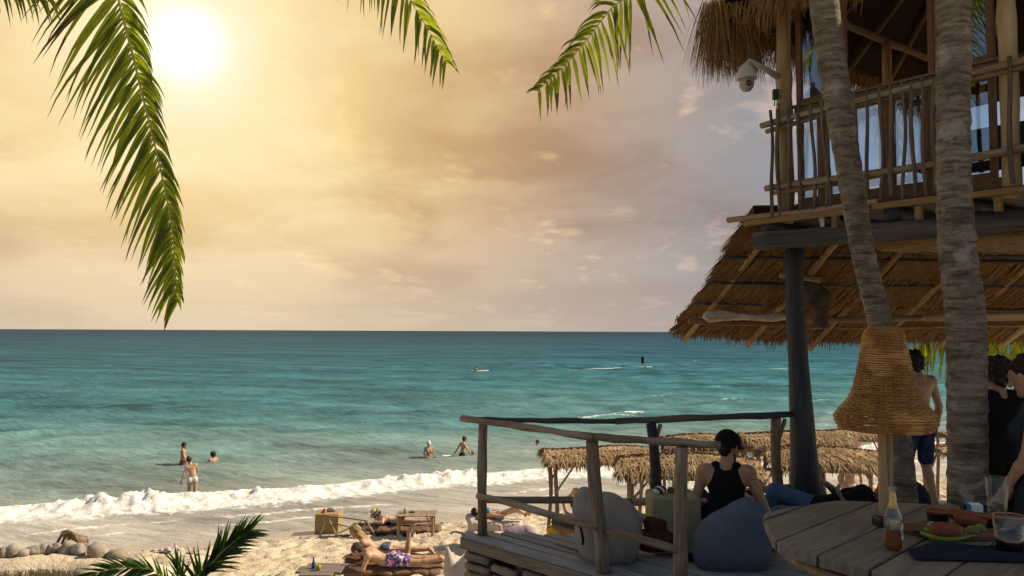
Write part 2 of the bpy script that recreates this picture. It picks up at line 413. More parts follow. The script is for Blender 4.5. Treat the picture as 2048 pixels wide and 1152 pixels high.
def build_sand():
    ta = np.concatenate([np.linspace(-220, -14, 40, endpoint=False), np.arange(-14, 26, .085), np.linspace(26, 260, 40)])
    sa = np.concatenate([np.linspace(-80, -19, 24, endpoint=False), np.arange(-19, 1.5, .085), np.linspace(1.5, 60, 30)])
    Tg, Sg = np.meshgrid(ta, sa)
    X, Y = unshore(Tg, Sg)
    Z = tz(X, Y)
    dry = np.clip((-Sg - 1.2 + (fbm(Tg * .5, Sg * .5, 3, 9) - .5) * 1.2) / 1.4, 0, 1)
    # trampled sand: overlapping footprints with little rims
    P = np.zeros_like(Z)
    i0, j0 = np.searchsorted(sa, -19), np.searchsorted(ta, -14)
    for _ in range(9500):
        t = random.uniform(-13.5, 25.5); s = random.uniform(-18.5, -1.2)
        r = random.uniform(.10, .20); dp = random.uniform(.015, .055); an = random.random() * PI; el = random.uniform(1.0, 1.9)
        j = int((t + 14) / .085) + j0; i = int((s + 19) / .085) + i0; k = int(2.6 * r * el / .085) + 1
        a, b, c, d = max(i - k, 0), min(i + k + 1, len(sa)), max(j - k, 0), min(j + k + 1, len(ta))
        dt = Tg[a:b, c:d] - t; ds = Sg[a:b, c:d] - s
        u = (dt * math.cos(an) + ds * math.sin(an)) / (r * el); v = (-dt * math.sin(an) + ds * math.cos(an)) / r
        q = u * u + v * v
        P[a:b, c:d] += -dp * np.exp(-q * 1.6) + .5 * dp * np.exp(-(np.sqrt(q) - 1.5) ** 2 * 5)
    for _ in range(15000):
        t = random.uniform(-13.5, 25.5); s = random.uniform(-18.5, -1.2); r = random.uniform(.06, .11); dp = random.uniform(.015, .05)
        j = int((t + 14) / .085) + j0; i = int((s + 19) / .085) + i0; k = 3
        a, b, c, d = max(i - k, 0), min(i + k + 1, len(sa)), max(j - k, 0), min(j + k + 1, len(ta))
        q = ((Tg[a:b, c:d] - t) ** 2 + (Sg[a:b, c:d] - s) ** 2) / (r * r)
        P[a:b, c:d] += -dp * np.exp(-q * 1.5) + .45 * dp * np.exp(-(np.sqrt(q) - 1.6) ** 2 * 4)
    Z = Z + np.clip(P, -.13, .10) * dry + dry * (fbm(Tg * 3.1, Sg * 3.1, 3, 3) - .5) * .05
    V = np.stack([X, Y, Z], -1).reshape(-1, 3)
    me = npmesh('sand', V, gridfaces(len(sa), len(ta)), sand_material())
    at_ = me.attributes.new('wet', 'FLOAT', 'POINT')
    at_.data.foreach_set('value', (1 - dry).ravel().astype(np.float32))
    o = structure(link('beach', me)); o['label'] = 'trampled pale sand of the beach'
    # loose dark bits of seaweed and coconut husk
    m = MB()
    for _ in range(520):
        t = random.uniform(-12, 16); s = random.uniform(-15.5, -1.6)
        if random.random() < .35: s = -2.0 + random.gauss(0, .35)
        x, y = unshore(t, s); z = sandz(x, y) + .012; a = random.random() * PI; l = random.uniform(.02, .09)
        dx, dy = math.cos(a) * l, math.sin(a) * l
        m.tube([(x - dx, y - dy, z), (x, y, z + .02 * random.random()), (x + dx, y + dy, z)], [.006, .016, .004], 5, .3)
    o = m.obj('seaweed', M('dried_seaweed', (.07, .045, .025), (.03, .02, .01)))
    stuff(o); o['label'] = 'small dark bits of dried seaweed strewn over the sand'; o['category'] = 'seaweed'
build_sand()

# ------------------------------------------------------------------ sea
def sea_material():
    m = bpy.data.materials.new('sea_water'); m.use_nodes = True; T = NT(m.node_tree)
    geo = T.n('ShaderNodeNewGeometry').outputs['Position']
    mp = T.n('ShaderNodeMapping', {'Vector': geo, 'Rotation': (0, 0, -SA)}, vector_type='TEXTURE').outputs[0]
    col = T.n('ShaderNodeAttribute', attribute_name='col').outputs['Color']
    foam = T.n('ShaderNodeAttribute', attribute_name='foam').outputs['Fac']
    dist = T.n('ShaderNodeAttribute', attribute_name='dist').outputs['Fac']     # 0 near the shore, 1 far out
    st = T.n('ShaderNodeMapping', {'Vector': mp, 'Scale': (.55, 1.5, 1)}).outputs[0]
    n1 = T.n('ShaderNodeTexNoise', {'Vector': st, 'Scale': 1.5, 'Detail': 6.0, 'Roughness': .62}).outputs[0]
    st2 = T.n('ShaderNodeMapping', {'Vector': mp, 'Scale': (.05, .16, 1)}).outputs[0]
    n2 = T.n('ShaderNodeTexNoise', {'Vector': st2, 'Scale': 1.4, 'Detail': 5.0, 'Roughness': .6}).outputs[0]
    st3 = T.n('ShaderNodeMapping', {'Vector': mp, 'Scale': (.012, .05, 1)}).outputs[0]
    n3 = T.n('ShaderNodeTexNoise', {'Vector': st3, 'Scale': 1.0, 'Detail': 6.0, 'Roughness': .65}).outputs[0]
    v = T.math('ADD', T.math('MULTIPLY', n2, .75), T.math('MULTIPLY', n3, .55))
    v = T.math('ADD', v, T.math('MULTIPLY', n1, .35))
    v = T.math('ADD', T.math('MULTIPLY', T.math('SUBTRACT', v, .82), 2.9), 1.0)
    c = T.n('ShaderNodeHueSaturation', {'Color': col, 'Value': v}).outputs[0]
    h = T.math('ADD', T.math('MULTIPLY', n1, .5), T.math('MULTIPLY', n2, 1.6))
    bp = T.n('ShaderNodeBump', {'Strength': .8, 'Distance': .35, 'Height': h}).outputs[0]
    fac = T.math('ADD', T.math('MULTIPLY', T.math('POWER', T.n('ShaderNodeLayerWeight', {'Blend': .5, 'Normal': bp}).outputs['Facing'], 4.0), .075), .015)
    water = T.n('ShaderNodeMixShader', {0: fac, 1: T.n('ShaderNodeBsdfDiffuse', {'Color': c, 'Normal': bp}).outputs[0], 2: T.n('ShaderNodeBsdfGlossy', {'Roughness': .22, 'Normal': bp}).outputs[0]})
    f1 = T.n('ShaderNodeTexNoise', {'Vector': mp, 'Scale': 3.2, 'Detail': 7.0, 'Roughness': .68, 'Distortion': .5}).outputs[0]
    f2 = T.n('ShaderNodeTexVoronoi', {'Vector': mp, 'Scale': 2.6}, feature='DISTANCE_TO_EDGE').outputs[0]
    lace = T.math('SUBTRACT', f1, T.math('MULTIPLY', f2, .35))
    ff = T.smooth(T.math('ADD', T.math('MULTIPLY', foam, 1.05), T.math('SUBTRACT', lace, .62)), .16, .50)
    fb = T.n('ShaderNodeBump', {'Strength': .8, 'Distance': .10, 'Height': f1}).outputs[0]
    fo = T.n('ShaderNodeBsdfPrincipled', {'Base Color': T.mix(T.smooth(f1, .35, .6), (.60, .57, .51), (.80, .77, .71)), 'Roughness': .9, 'Specular IOR Level': .1, 'Normal': fb})
    mx = T.n('ShaderNodeMixShader', {0: ff, 1: water.outputs[0], 2: fo.outputs[0]})
    out = T.n('ShaderNodeOutputMaterial'); T.t.links.new(mx.outputs[0], out.inputs[0])
    return m

def build_sea():
    s = [-2.2]
    while s[-1] < 9: s.append(s[-1] + .075)
    while s[-1] < 9000:
        k = s[-1] + 23.5
        s.append(s[-1] + min(max(.075, k * k / (5.6 * 800) * .62), k * .12))
    s = np.array(s)
    q = np.linspace(-.48, 1.9, 760)
    tc = float(shore(0, 0)[0])
    Q, S = np.meshgrid(q, s)
    Tt = tc + (S + 23.5) * Q
    X, Y = unshore(Tt, S)
    D = S + 23.5
    step = D * D / (5.6 * 800) * .62 + .075
    Z = np.zeros_like(S)
    r2 = random.Random(5)
    grow = np.clip((S - 3) / 14, 0, 1)
    for lam, amp in ((11, .085), (8.2, .07), (6.1, .06), (4.4, .05), (3.1, .038), (2.2, .028), (1.5, .02), (1.05, .014), (.75, .009)):
        for _ in range(2):
            a = r2.gauss(0, .32) + PI; kx, ky = math.sin(a), math.cos(a); ph = r2.random() * 6.28
            env = .35 + 1.3 * vn(Tt / (lam * 3.2) + ph * 5, S / (lam * 2.4) + ph, int(lam * 10))
            w = np.sin((Tt * kx + S * ky) * 2 * PI / lam + ph + 2.0 * vn(Tt / lam / 4, S / lam / 4, 31))
            w = (1 - np.abs(w)) * 1.4 - .5
            fade = np.clip((lam / step - 2.0) / 3, 0, 1)
            Z += amp * .95 * w * env * grow * fade
    # the shore break: a spilling ridge of white water, and the thin wash in front of it
    line = 4.6 + (fbm(Tt * .12, S * 0 + 2, 3, 8) - .5) * 2.6
    ds = S - line
    hgt = .10 + .30 * np.clip(fbm(Tt * .22, S * 0 + 9, 3, 21) * 1.9 - .55, 0, 1.2)
    ridge = np.where(ds < 0, np.exp(-(ds / .60) ** 2), np.exp(-(ds / .9) ** 2))
    lump = fbm(Tt * 1.9, S * 1.9, 5, 40)
    lump2 = fbm(Tt * 5.0, S * 5.0, 4, 41)
    Z += ridge * hgt * (.45 + .9 * lump) + ridge * hgt * (lump2 - .5) * .75
    rag = fbm(Tt * 2.6, S * 2.6, 4, 77)
    spray = np.clip(rag - .58, 0, 1) * 2.4 * np.exp(-((ds - .05) / .28) ** 2) * np.clip(hgt / .3, .2, 1.2)
    Z += spray * (.3 + lump2) * .32
    churn = np.exp(-(np.clip(-ds, 0, None) / 1.5) ** 2) * (ds < .2) * (S > 1.0)
    Z += churn * (lump - .4) * .10 + churn * (lump2 - .5) * .05
    foam = np.clip(1.25 * ridge, 0, 1) * (.80 + .3 * lump)
    foam = np.maximum(foam, churn * (.60 + .55 * fbm(Tt * .8, S * 1.4, 4, 88)))
    foam = np.maximum(foam, (.45 + .45 * fbm(Tt * .5, S * .9, 3, 61)) * np.exp(-(np.clip(ds, 0, None) / 1.3) ** 2) * (ds > 0))
    edge = 1.0 + (fbm(Tt * .35, S * 0 + 4, 3, 12) - .5) * 1.3
    patch = np.clip(fbm(Tt * .5, S * .5, 3, 15) * 2.2 - .5, 0, 1)
    foam = np.maximum(foam, .52 * patch * np.exp(-((S - edge) / .18) ** 2))
    foam = np.maximum(foam, .50 * patch * np.exp(-((S - edge - 1.1) / .3) ** 2))
    # second, small line of white water further out, and stray whitecaps (pixel, half length m, half width m, strength)
    for px, py, a, b, k in ((1195, 832, 1.7, .35, .95), (1265, 829, 1.2, .3, .9), (1160, 838, 2.0, .2, .7), (1240, 833, 2.4, .25, .6), (1395, 722, 1.5, .9, .85), (1420, 723, 1.6, .8, .75), (1205, 738, 4.5, 1.0, .78),
                            (1140, 742, 2.6, .8, .6), (1225, 732, 3, .8, .6), (893, 911, .32, .22, .78), (1440, 775, 2, .4, .55), (1560, 770, 2, .4, .6), (1320, 790, 2.2, .4, .5), (1625, 800, 2.5, .5, .6),
                            (1460, 800, 3, .4, .5), (1560, 738, 3, .8, .6), (1300, 735, 1.2, .6, .75)):
        p = onz(px, py, 0); t0, s0 = shore(p.x, p.y)
        g = np.exp(-((Tt - t0) / a) ** 2 - ((S - s0) / b) ** 2)
        foam = np.maximum(foam, k * g); Z += .10 * g * (b / .5 if b < .6 else 1.3) * (.4 + lump)
    # colour of the water over the shelving sand
    sp = np.array([-2, 1.5, 3.5, 7, 12, 18, 26, 45, 80, 150, 300, 800, 9000.])
    cr = np.array([.43, .40, .36, .26, .20, .130, .080, .048, .032, .024, .018, .012, .008])
    cg = np.array([.385, .37, .345, .295, .280, .265, .235, .205, .180, .145, .105, .068, .045])
    cb = np.array([.32, .315, .30, .255, .250, .245, .240, .235, .225, .195, .150, .105, .078])
    ss = S + (fbm(Tt * .09, S * .09, 4, 50) - .5) * (3 + np.clip(S, 0, 60) * .5)
    dk = np.interp(S, [6, 20, 45, 120, 400], [.92, .84, .72, .66, .78])
    C = np.stack([dk * (np.interp(ss, sp, cr) + .012 * np.clip((S - 6) / 8, 0, 1)), dk * (1 - .08 * np.clip((S - 6) / 8, 0, 1)) * np.interp(ss, sp, cg), dk * (1 - .08 * np.clip((S - 6) / 8, 0, 1)) * np.interp(ss, sp, cb), np.ones_like(S)], -1)
    V = np.stack([X, Y, Z], -1).reshape(-1, 3)
    me = npmesh('sea', V, gridfaces(len(s), len(q)), sea_material())
    a = me.attributes.new('foam', 'FLOAT', 'POINT'); a.data.foreach_set('value', foam.ravel().astype(np.float32))
    a = me.attributes.new('dist', 'FLOAT', 'POINT'); a.data.foreach_set('value', np.clip(D / 300, 0, 1).ravel().astype(np.float32))
    a = me.attributes.new('col', 'FLOAT_COLOR', 'POINT'); a.data.foreach_set('color', C.reshape(-1).astype(np.float32))
    o = structure(link('sea', me)); o['label'] = 'turquoise sea with a low breaking wave along the beach'
build_sea()
# ------------------------------------------------------------------ leaf blades
def blade(m, p, d, L, w, side, droop=.3, seg=3, tip=.1, wob=0.0):
    """flat tapering strip from p along d, bending down"""
    p = Vector(p); d = Vector(d).normalized(); s = Vector(side)
    vs = []; q = p.copy()
    for i in range(seg + 1):
        t = i / seg
        ww = w * (1 - (1 - tip) * t) * .5
        vs += [q - s * ww, q + s * ww]
        dd = (d + Vector((0, 0, -1)) * droop * t * 1.4 + Vector((random.uniform(-wob, wob), random.uniform(-wob, wob), random.uniform(-wob, wob)))).normalized()
        q = q + dd * (L / seg)
    m.add(vs, [(2 * i, 2 * i + 1, 2 * i + 3, 2 * i + 2) for i in range(seg)])
def rvec(k): return Vector((random.uniform(-k, k), random.uniform(-k, k), random.uniform(-k, k)))

# ------------------------------------------------------------------ deck
ZD = 3.69
RAIL = CAM_Z - .84
near_rail = [onz(928, 837, RAIL), onz(1192, 875, RAIL), onz(1440, 891, RAIL)]
far_rail = [onz(935, 839, RAIL), onz(1240, 843, RAIL), onz(1575, 829, RAIL)]
L0 = onz(918, 1066, ZD); L1 = onz(1212, 1152, ZD)
du = (L1 - L0); du.z = 0; du.normalize()
DV = Vector((-du.y, du.x, 0))
if DV.y < 0: DV = -DV
bend = L1 + du * .12
deck_poly = [L0.xy, bend.xy, Vector((1.75, 5.45)), Vector((1.75, 4.55)), Vector((8.2, 4.55)), Vector((8.2, 9.4)), Vector((5.4, 9.3)), Vector((3.1, 8.42)), Vector((far_rail[1].x, far_rail[1].y + .10)), Vector((L0.x + .12, L0.y + .06))]
def clip_line(c, d, poly):
    """parameter intervals of c + d*t inside polygon"""
    ts = []
    n = Vector((-d.y, d.x))
    for i in range(len(poly)):
        a, b = poly[i] - c, poly[(i + 1) % len(poly)] - c
        da, db = a.dot(n), b.dot(n)
        if (da > 0) != (db > 0):
            k = da / (da - db); ts.append((a + (b - a) * k).dot(d))
    ts.sort(); return list(zip(ts[::2], ts[1::2]))
deck = thing('wooden_deck', 'raised deck of grey weathered boards with log cladding along its side', 'deck', (L0.x, L0.y, 2.2))
d2 = Vector((du.x, du.y)); v2 = Vector((DV.x, DV.y))
def build_deck():
    k = -.0
    while k < 11:
        w = .138 * random.uniform(.96, 1.04)
        c = L0.xy + v2 * (k + w / 2)
        for (t0, t1) in clip_line(c, d2, deck_poly):
            t = t0
            while t < t1 - .05:
                e = min(t1, t + random.uniform(2.6, 4.2))
                if t1 - e < .6: e = t1
                hw = w / 2 - .012; L = e - t - .004
                m = MB(); n = 4
                vs = []
                for i in range(n + 1):
                    x = L * i / n; z = random.uniform(-.003, .003)
                    vs += [(x, -hw, z - .035), (x, hw, z - .035), (x, hw, z - .004), (x, hw - .005, z), (x, -hw + .005, z), (x, -hw, z - .004)]
                fs = [(i * 6 + a, i * 6 + (a + 1) % 6, (i + 1) * 6 + (a + 1) % 6, (i + 1) * 6 + a) for i in range(n) for a in range(6)]
                fs += [(5, 4, 3, 2, 1, 0), tuple(n * 6 + a for a in range(6))]
                m.add(vs, fs)
                p = c + d2 * t
                mw = Matrix.Translation((p.x, p.y, ZD)) @ Matrix.Rotation(math.atan2(d2.y, d2.x), 4, 'Z')
                m.obj('plank', m_deck, deck, mw, smooth=False)
                t = e
        k += w
build_deck()
def ring_wall():
    """joists and the face of split logs under the near edge"""
    seq = [deck_poly[0], deck_poly[1], deck_poly[2]]
    for a, b in zip(seq[:-1], seq[1:]):
        d = (b - a); L = d.length; d.normalize(); nrm = Vector((-d.y, d.x))
        if nrm.y < 0: nrm = -nrm
        # rim board
        A = a + nrm * .035; B = b + nrm * .035
        m = MB(); ang = math.atan2(d.y, d.x)
        m.box((L / 2, 0, 0), (L, .04, .10))
        m.obj('rim_board', m_rim, deck, Matrix.Translation((A.x, A.y, ZD - .092)) @ Matrix.Rotation(ang, 4, 'Z'), smooth=False)
        nb = max(1, round(L / .42)); bl = L / nb
        for i in range(nb + 1):
            p = a + d * min(max(bl * i, .10), L - .1) + nrm * .10
            z0 = sandz(p.x, p.y) - .2
            mm = MB(); mm.box((p.x, p.y, (z0 + ZD - .145) / 2), (.09, .09, ZD - .145 - z0), Matrix.Rotation(ang, 3, 'Z'))
            mm.obj('support_post', m_dark_wood, deck, smooth=False)
        for i in range(nb):
            for r in range(9):
                z = ZD - .20 - r * .088 - random.uniform(0, .012) - (.03 if i % 2 else 0)
                s0 = a + d * (bl * i + .07 + random.uniform(-.01, .02)) + nrm * .045; s1 = a + d * (bl * (i + 1) + .0 + random.uniform(-.02, .02)) + nrm * .045
                log('cladding_log', (s0.x, s0.y, z), (s1.x, s1.y, z + random.uniform(-.012, .012)), .036, .038, m_log_side, deck, 9, .008)
        m = MB(); m.box((L / 2, 0, 0), (L, .03, 1.25)); q_ = a + nrm * .19
        m.obj('gap_shade_sheet', m_dark_wood, deck, Matrix.Translation((q_.x, q_.y, ZD - .78)) @ Matrix.Rotation(ang, 4, 'Z'), smooth=False)  # added dark sheet behind the logs, standing in for shade in their gaps
    p = [deck_poly[0] + v2 * .3, deck_poly[1] + v2 * .3]
    m = MB(); a, b = p; q = (b - a).normalized()
    for k in range(3):
        c = a + v2 * (.1 + .9 * k)
        log('joist', (c.x, c.y, ZD - .10), (c.x + q.x * 3.2, c.y + q.y * 3.2, ZD - .10), .05, .05, m_dark_wood, deck)
    # legs down to the sand at the far side
    for x, y in ((.0, 7.45), (1.3, 7.2), (3.2, 8.2), (5.2, 9.1), (7.9, 9.2), (7.9, 4.8), (4.5, 4.8)):
        log('support_post', (x, y, sandz(x, y) - .2), (x, y, ZD - .04), .07, .07, m_dark_wood, deck)
ring_wall()

# terrace the photographer's table stands on (its floor is the level the table needs)
ZT = ZD + .335
ter = thing('stone_terrace', 'low terrace floor under the round dining table', 'terrace', (3, 1.2, ZD - 1.4))
for i in range(18):
    m = MB(); y = -2.9 + i * .41
    m.box((3.0, y, (ZT + ZD - 1.2) / 2), (11.5, .405, ZT - ZD + 1.2)); m.obj('plank', m_deck, ter, smooth=False)

# ------------------------------------------------------------------ railings
def railing():
    r = thing('railing', 'weathered pole railing along the near edge of the deck, two rails on three posts', 'railing', (L0.x, L0.y, ZD))
    c = onz(965, 1070, ZD); mid = onz(1208, 1146, ZD); end = onz(1362, 1176, ZD)
    log('post', c, (c.x + .0, c.y, RAIL - .03), .040, .044, m_grey_wood, r, 12, .01)
    t = at(1184, 880, mid.y); log('post', mid, (t.x, t.y, RAIL - .035), .058, .052, m_grey_wood, r, 12, .015)
    log('post', end, (end.x + .01, end.y, RAIL - .03), .054, .046, m_grey_wood, r, 12, .008)
    # hand rail: flat topped plank-like poles
    def plank_rail(name, a, b, w, h, mat, par):
        a = Vector(a); b = Vector(b); L = (b - a).length; n = 10; m = MB(); vs = []
        ph = random.random() * 5
        for i in range(n + 1):
            z = L * i / n; bx = .012 * math.sin(ph + i * .7); k = 1 + .12 * math.sin(ph * 2 + i * 1.3)
            vs += [(bx + w * k * math.cos(th) * (1 if abs(math.cos(th)) < .99 else .95), h * math.sin(th) * k + .004 * math.sin(i * 2.1), z) for th in [PI / 12 + 2 * PI * j / 10 for j in range(10)]]
        fs = [(i * 10 + j, i * 10 + (j + 1) % 10, (i + 1) * 10 + (j + 1) % 10, (i + 1) * 10 + j) for i in range(n) for j in range(10)] + [tuple(range(9, -1, -1)), tuple(n * 10 + j for j in range(10))]
        m.add(vs, fs); m.obj(name, mat, par, axis_matrix(a, b))
    plank_rail('hand_rail', near_rail[0], near_rail[1], .042, .030, m_grey_wood, r)
    plank_rail('hand_rail', near_rail[1] - (near_rail[2] - near_rail[1]).normalized() * .05 + Vector((0, 0, .004)), near_rail[2], .045, .030, m_grey_wood, r)
    up = Vector((0, 0, .37)); fw = Vector((-.04, -.05, 0))
    log('lower_rail', c + up + fw, mid + up + Vector((-.05, -.03, .0)), .030, .034, m_grey_wood, r, 10, .012)
    log('lower_rail', mid + Vector((.03, -.05, .335)), end + Vector((-.03, -.03, .29)), .034, .032, m_grey_wood, r, 10, .012)
    f = thing('railing', 'dark topped pole railing along the seaward edge of the deck, running to the tarred post', 'railing', (far_rail[1].x, far_rail[1].y, ZD))
    plank_rail('hand_rail', far_rail[0] + Vector((.06, .02, -.004)), far_rail[1], .04, .026, m_beam_wood, f)
    plank_rail('hand_rail', far_rail[1] - (far_rail[2] - far_rail[1]).normalized() * .05 + Vector((0, 0, .004)), far_rail[2] + (far_rail[2] - far_rail[1]) * .03, .045, .032, m_beam_wood, f)
    for (xt, dxb, rr, mt) in ((1301, .05, .048, m_dark_wood), (1549, .03, .05, m_grey_wood)):
        k = (xt - 1024) / FPX; p, q = far_rail[1], far_rail[2]; d = q - p; u = (k * p.y - p.x) / (d.x - k * d.y); top = p + d * u + Vector((0, -.01, -.03))
        log('post', Vector((top.x + dxb, top.y - .02, ZD)), top, rr * 1.15, rr, mt, f, 12, .02)
        log('brace', top + Vector((.09, 0, -.005)), top + Vector((.035, -.0, -.19)), .02, .018, m_grey_wood, f, 8, .01)
    a = onz(965, 1070, ZD) + Vector((.03, .09, .31)); b = Vector((far_rail[1].x + .1, far_rail[1].y - .02, ZD + .33)); c2 = Vector((far_rail[2].x, far_rail[2].y - .03, ZD + .34))
    log('lower_rail', a, b, .034, .036, m_grey_wood, f, 10, .01)
    log('lower_rail', b, c2, .036, .036, m_grey_wood, f, 10, .01)
railing()

# ------------------------------------------------------------------ the beach house
HU = Vector((.63, -.777, 0)); HW = Vector((.777, .63, 0)); F0 = Vector((2.705, 8.0, 0))
def F(t, w, z): return Vector((F0.x + HU.x * t + HW.x * w, F0.y + HU.y * t + HW.y * w, z))
def t_of(px, w=0.0):
    k = (px - 1024) / FPX; o = F(0, w, 0)
    return (k * o.y - o.x) / (HU.x - k * HU.y)
FLO = CAM_Z + 1.20                   # balcony floor
house = thing('beach_house', 'thatched two storey timber house with a balcony over a skirt roof', 'house', (3.0, 8.2, ZD))
def hbox(name, t0, t1, w0, w1, z0, z1, mat, parent=house):
    m = MB(); m.box((0, 0, 0), (t1 - t0, w1 - w0, z1 - z0))
    rot = Matrix(((HU.x, HW.x, 0), (HU.y, HW.y, 0), (0, 0, 1))).to_4x4()
    return m.obj(name, mat, parent, Matrix.Translation(F((t0 + t1) / 2, (w0 + w1) / 2, (z0 + z1) / 2)) @ rot, smooth=False)
def build_house():
    HL, HD = 6.4, 4.6
    # main carrying post and beams
    p0 = at(1612, 985, 8.25); p1 = at(1588, 500, 8.25)
    m = MB(); L = p1.z - ZD
    pts = []; rr = []
    for i in range(15):
        t = i / 14; z = ZD + L * t + .02
        k = (z - p0.z) / (p1.z - p0.z)
        pts.append((p0.x + (p1.x - p0.x) * min(k * 1.25, 1) if k > 0 else p0.x + .03, 8.25, z))
        rr.append(np.interp(t, [0, .12, .3, .6, 1], [.20, .165, .125, .098, .092]) * random.uniform(.97, 1.03))
    m.tube(pts, rr, 14, .03); m.obj('main_post', m_dark_wood, house)
    a = at(1510, 483, 8.0); b = at(2048, 441, 6.42); b2 = b + (b - a) * .9
    log('main_beam', a, b2, .088, .11, m_beam_wood, house, 14, .004)
    log('main_post', (b2.x - .3, b2.y + .25, ZD), (b2.x - .3, b2.y + .25, b2.z - .09), .12, .1, m_dark_wood, house, 12)
    log('main_post', (7.6, 8.4, ZD), (7.6, 8.4, FLO - .25), .12, .1, m_dark_wood, house, 12)
    log('main_beam', F(-.2, 2.4, FLO - .27), F(HL, 2.4, FLO - .27), .09, .09, m_beam_wood, house, 10, .004)
    log('main_beam', F(-.2, HD - .1, FLO - .27), F(HL, HD - .1, FLO - .27), .09, .09, m_beam_wood, house, 10, .004)
    # joists with round ends
    for k in range(11):
        t = -.10 + k * .62
        log('joist', F(t, -.10 + random.uniform(-.03, .03), FLO - .145), F(t, HD, FLO - .145), .068, .068, m_dark_wood, house, 10, .004)
    # floor boards, dark so the shade beneath the balcony is in their colour
    nb = 30
    for k in range(nb):
        w0 = -.10 + k * (HD + .1) / nb
        hbox('floor_board', -.42, HL, w0, w0 + (HD + .1) / nb - .008, FLO - .07, FLO - .035, m_dark_wood)
    log('edge_pole', F(-.55, -.12, FLO - .03), F(1.05, -.12, FLO - .03), .030, .032, m_grey_wood, house, 8, .008)
    hbox('edge_board', -.35, .98, -.142, -.112, FLO - .115, FLO - .062, m_yellow_board)
    hbox('edge_board', 1.0, 1.62, -.145, -.110, FLO - .10, FLO - .045, m_yellow_board)
    hbox('edge_board', 1.63, 3.6, -.142, -.112, FLO - .10, FLO - .05, m_yellow_board)
    for t in (.62, 1.38, 2.0): hbox('edge_block', t, t + .05, -.15, -.09, FLO - .23, FLO - .118, m_yellow_board)
    # corner posts
    def post(t, w, r, mat=m_cream_post, z1=None):
        log('post', F(t, w, FLO - .1), F(t - .0, w, z1 or FLO + 2.3), r, r * .92, mat, house, 14, .004)
    tr = t_of(2030, .06)
    post(.02, .06, .078); post(tr, .06, .07)
    post(4.3, .06, .07); post(HL - .1, .06, .07)
    for t in (.02, 2.1, 4.3, HL - .1): post(t, HD - .2, .07)
    post(.0, 2.3, .06)
    # --- windows: sill, frames, panes
    z_s0, z_s1 = FLO + .98, FLO + 1.06
    gp = glass('window_glass', thin=True, tint=(.80, .88, .95), refl=.17)
    hbox('sill_board', .10, tr - .08, .10, .17, z_s0, z_s1, m_frame_wood)
    hbox('sill_cap', .08, tr - .07, .075, .185, z_s1 + .003, z_s1 + .025, m_frame_wood)
    hbox('bottom_board', .10, tr - .08, .10, .17, FLO - .032, FLO + .085, m_frame_wood)
    tm = [.12, t_of(1694, .13), t_of(1785, .13), t_of(1882, .13), tr - .12]
    lower = [tm[0], t_of(1652, .13), tm[2], t_of(1868, .13), tm[4]]
    def window(t0, t1, z0, z1, fw=.05, pane=True):
        w = hbox('window', t0, t0 + fw, .11, .16, z0, z1, m_frame_wood)
        hbox('frame', t1 - fw, t1, .11, .16, z0, z1, m_frame_wood, w)
        hbox('frame', t0 + fw + .001, t1 - fw - .001, .112, .158, z1 - fw, z1 - .002, m_frame_wood, w)
        hbox('frame', t0 + fw + .001, t1 - fw - .001, .112, .158, z0 + .002, z0 + fw, m_frame_wood, w)
        if pane: hbox('pane', t0 + fw + .002, t1 - fw - .002, .132, .138, z0 + fw + .002, z1 - fw - .002, gp, w)
        return w
    for a_, b_ in zip(lower[:-1], lower[1:]): window(a_ + .002, b_ - .002, FLO + .087, z_s0 - .003)
    zt = FLO + 2.15
    window(tm[0], tm[1] - .004, z_s1 + .028, zt)
    hbox('mullion', tm[1], tm[1] + .035, .105, .165, z_s1 + .028, zt, m_frame_wood)
    hbox('mullion', tm[3] - .05, tm[3], .105, .165, z_s1 + .028, zt, m_frame_wood)
    window(tm[3] + .004, tm[4], z_s1 + .028, zt)
    hbox('lintel', .0, HL, .09, .19, zt + .003, zt + .11, m_frame_wood)
    # further bays out to the right
    for a_, b_ in ((tr + .12, 3.2), (3.22, 4.2), (4.4, 5.3), (5.32, 6.2)):
        window(a_, b_, FLO + .08, zt)
    # dark curtain behind the left pane
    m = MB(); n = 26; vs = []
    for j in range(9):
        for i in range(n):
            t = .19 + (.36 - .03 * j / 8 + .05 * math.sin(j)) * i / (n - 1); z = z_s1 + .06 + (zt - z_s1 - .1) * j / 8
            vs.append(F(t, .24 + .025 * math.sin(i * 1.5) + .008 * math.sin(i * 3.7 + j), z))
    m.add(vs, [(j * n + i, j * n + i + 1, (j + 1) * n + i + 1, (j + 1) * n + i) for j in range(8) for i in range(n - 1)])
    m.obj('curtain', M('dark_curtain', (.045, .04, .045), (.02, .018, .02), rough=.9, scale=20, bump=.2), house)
    # --- railing of crooked sticks
    br = log('balcony_railing', F(t_of(1526, -.1), -.09, CAM_Z + 2.10), F(3.4, -.09, CAM_Z + 2.20), .03, .032, m_grey_wood, house, 9, .008)
    log('cross_pole', F(t_of(1530, -.1), -.035, CAM_Z + 2.045), F(2.6, -.035, CAM_Z + 2.13), .026, .026, m_grey_wood, br, 8, .012)
    log('cross_pole', F(t_of(1533, -.1), -.085, CAM_Z + 1.452), F(3.4, -.085, CAM_Z + 1.50), .032, .036, m_grey_wood, br, 9, .012)
    log('cross_pole', F(t_of(1538, -.1), -.03, CAM_Z + 1.405), F(2.6, -.03, CAM_Z + 1.45), .024, .026, m_pale_wood, br, 8, .012)
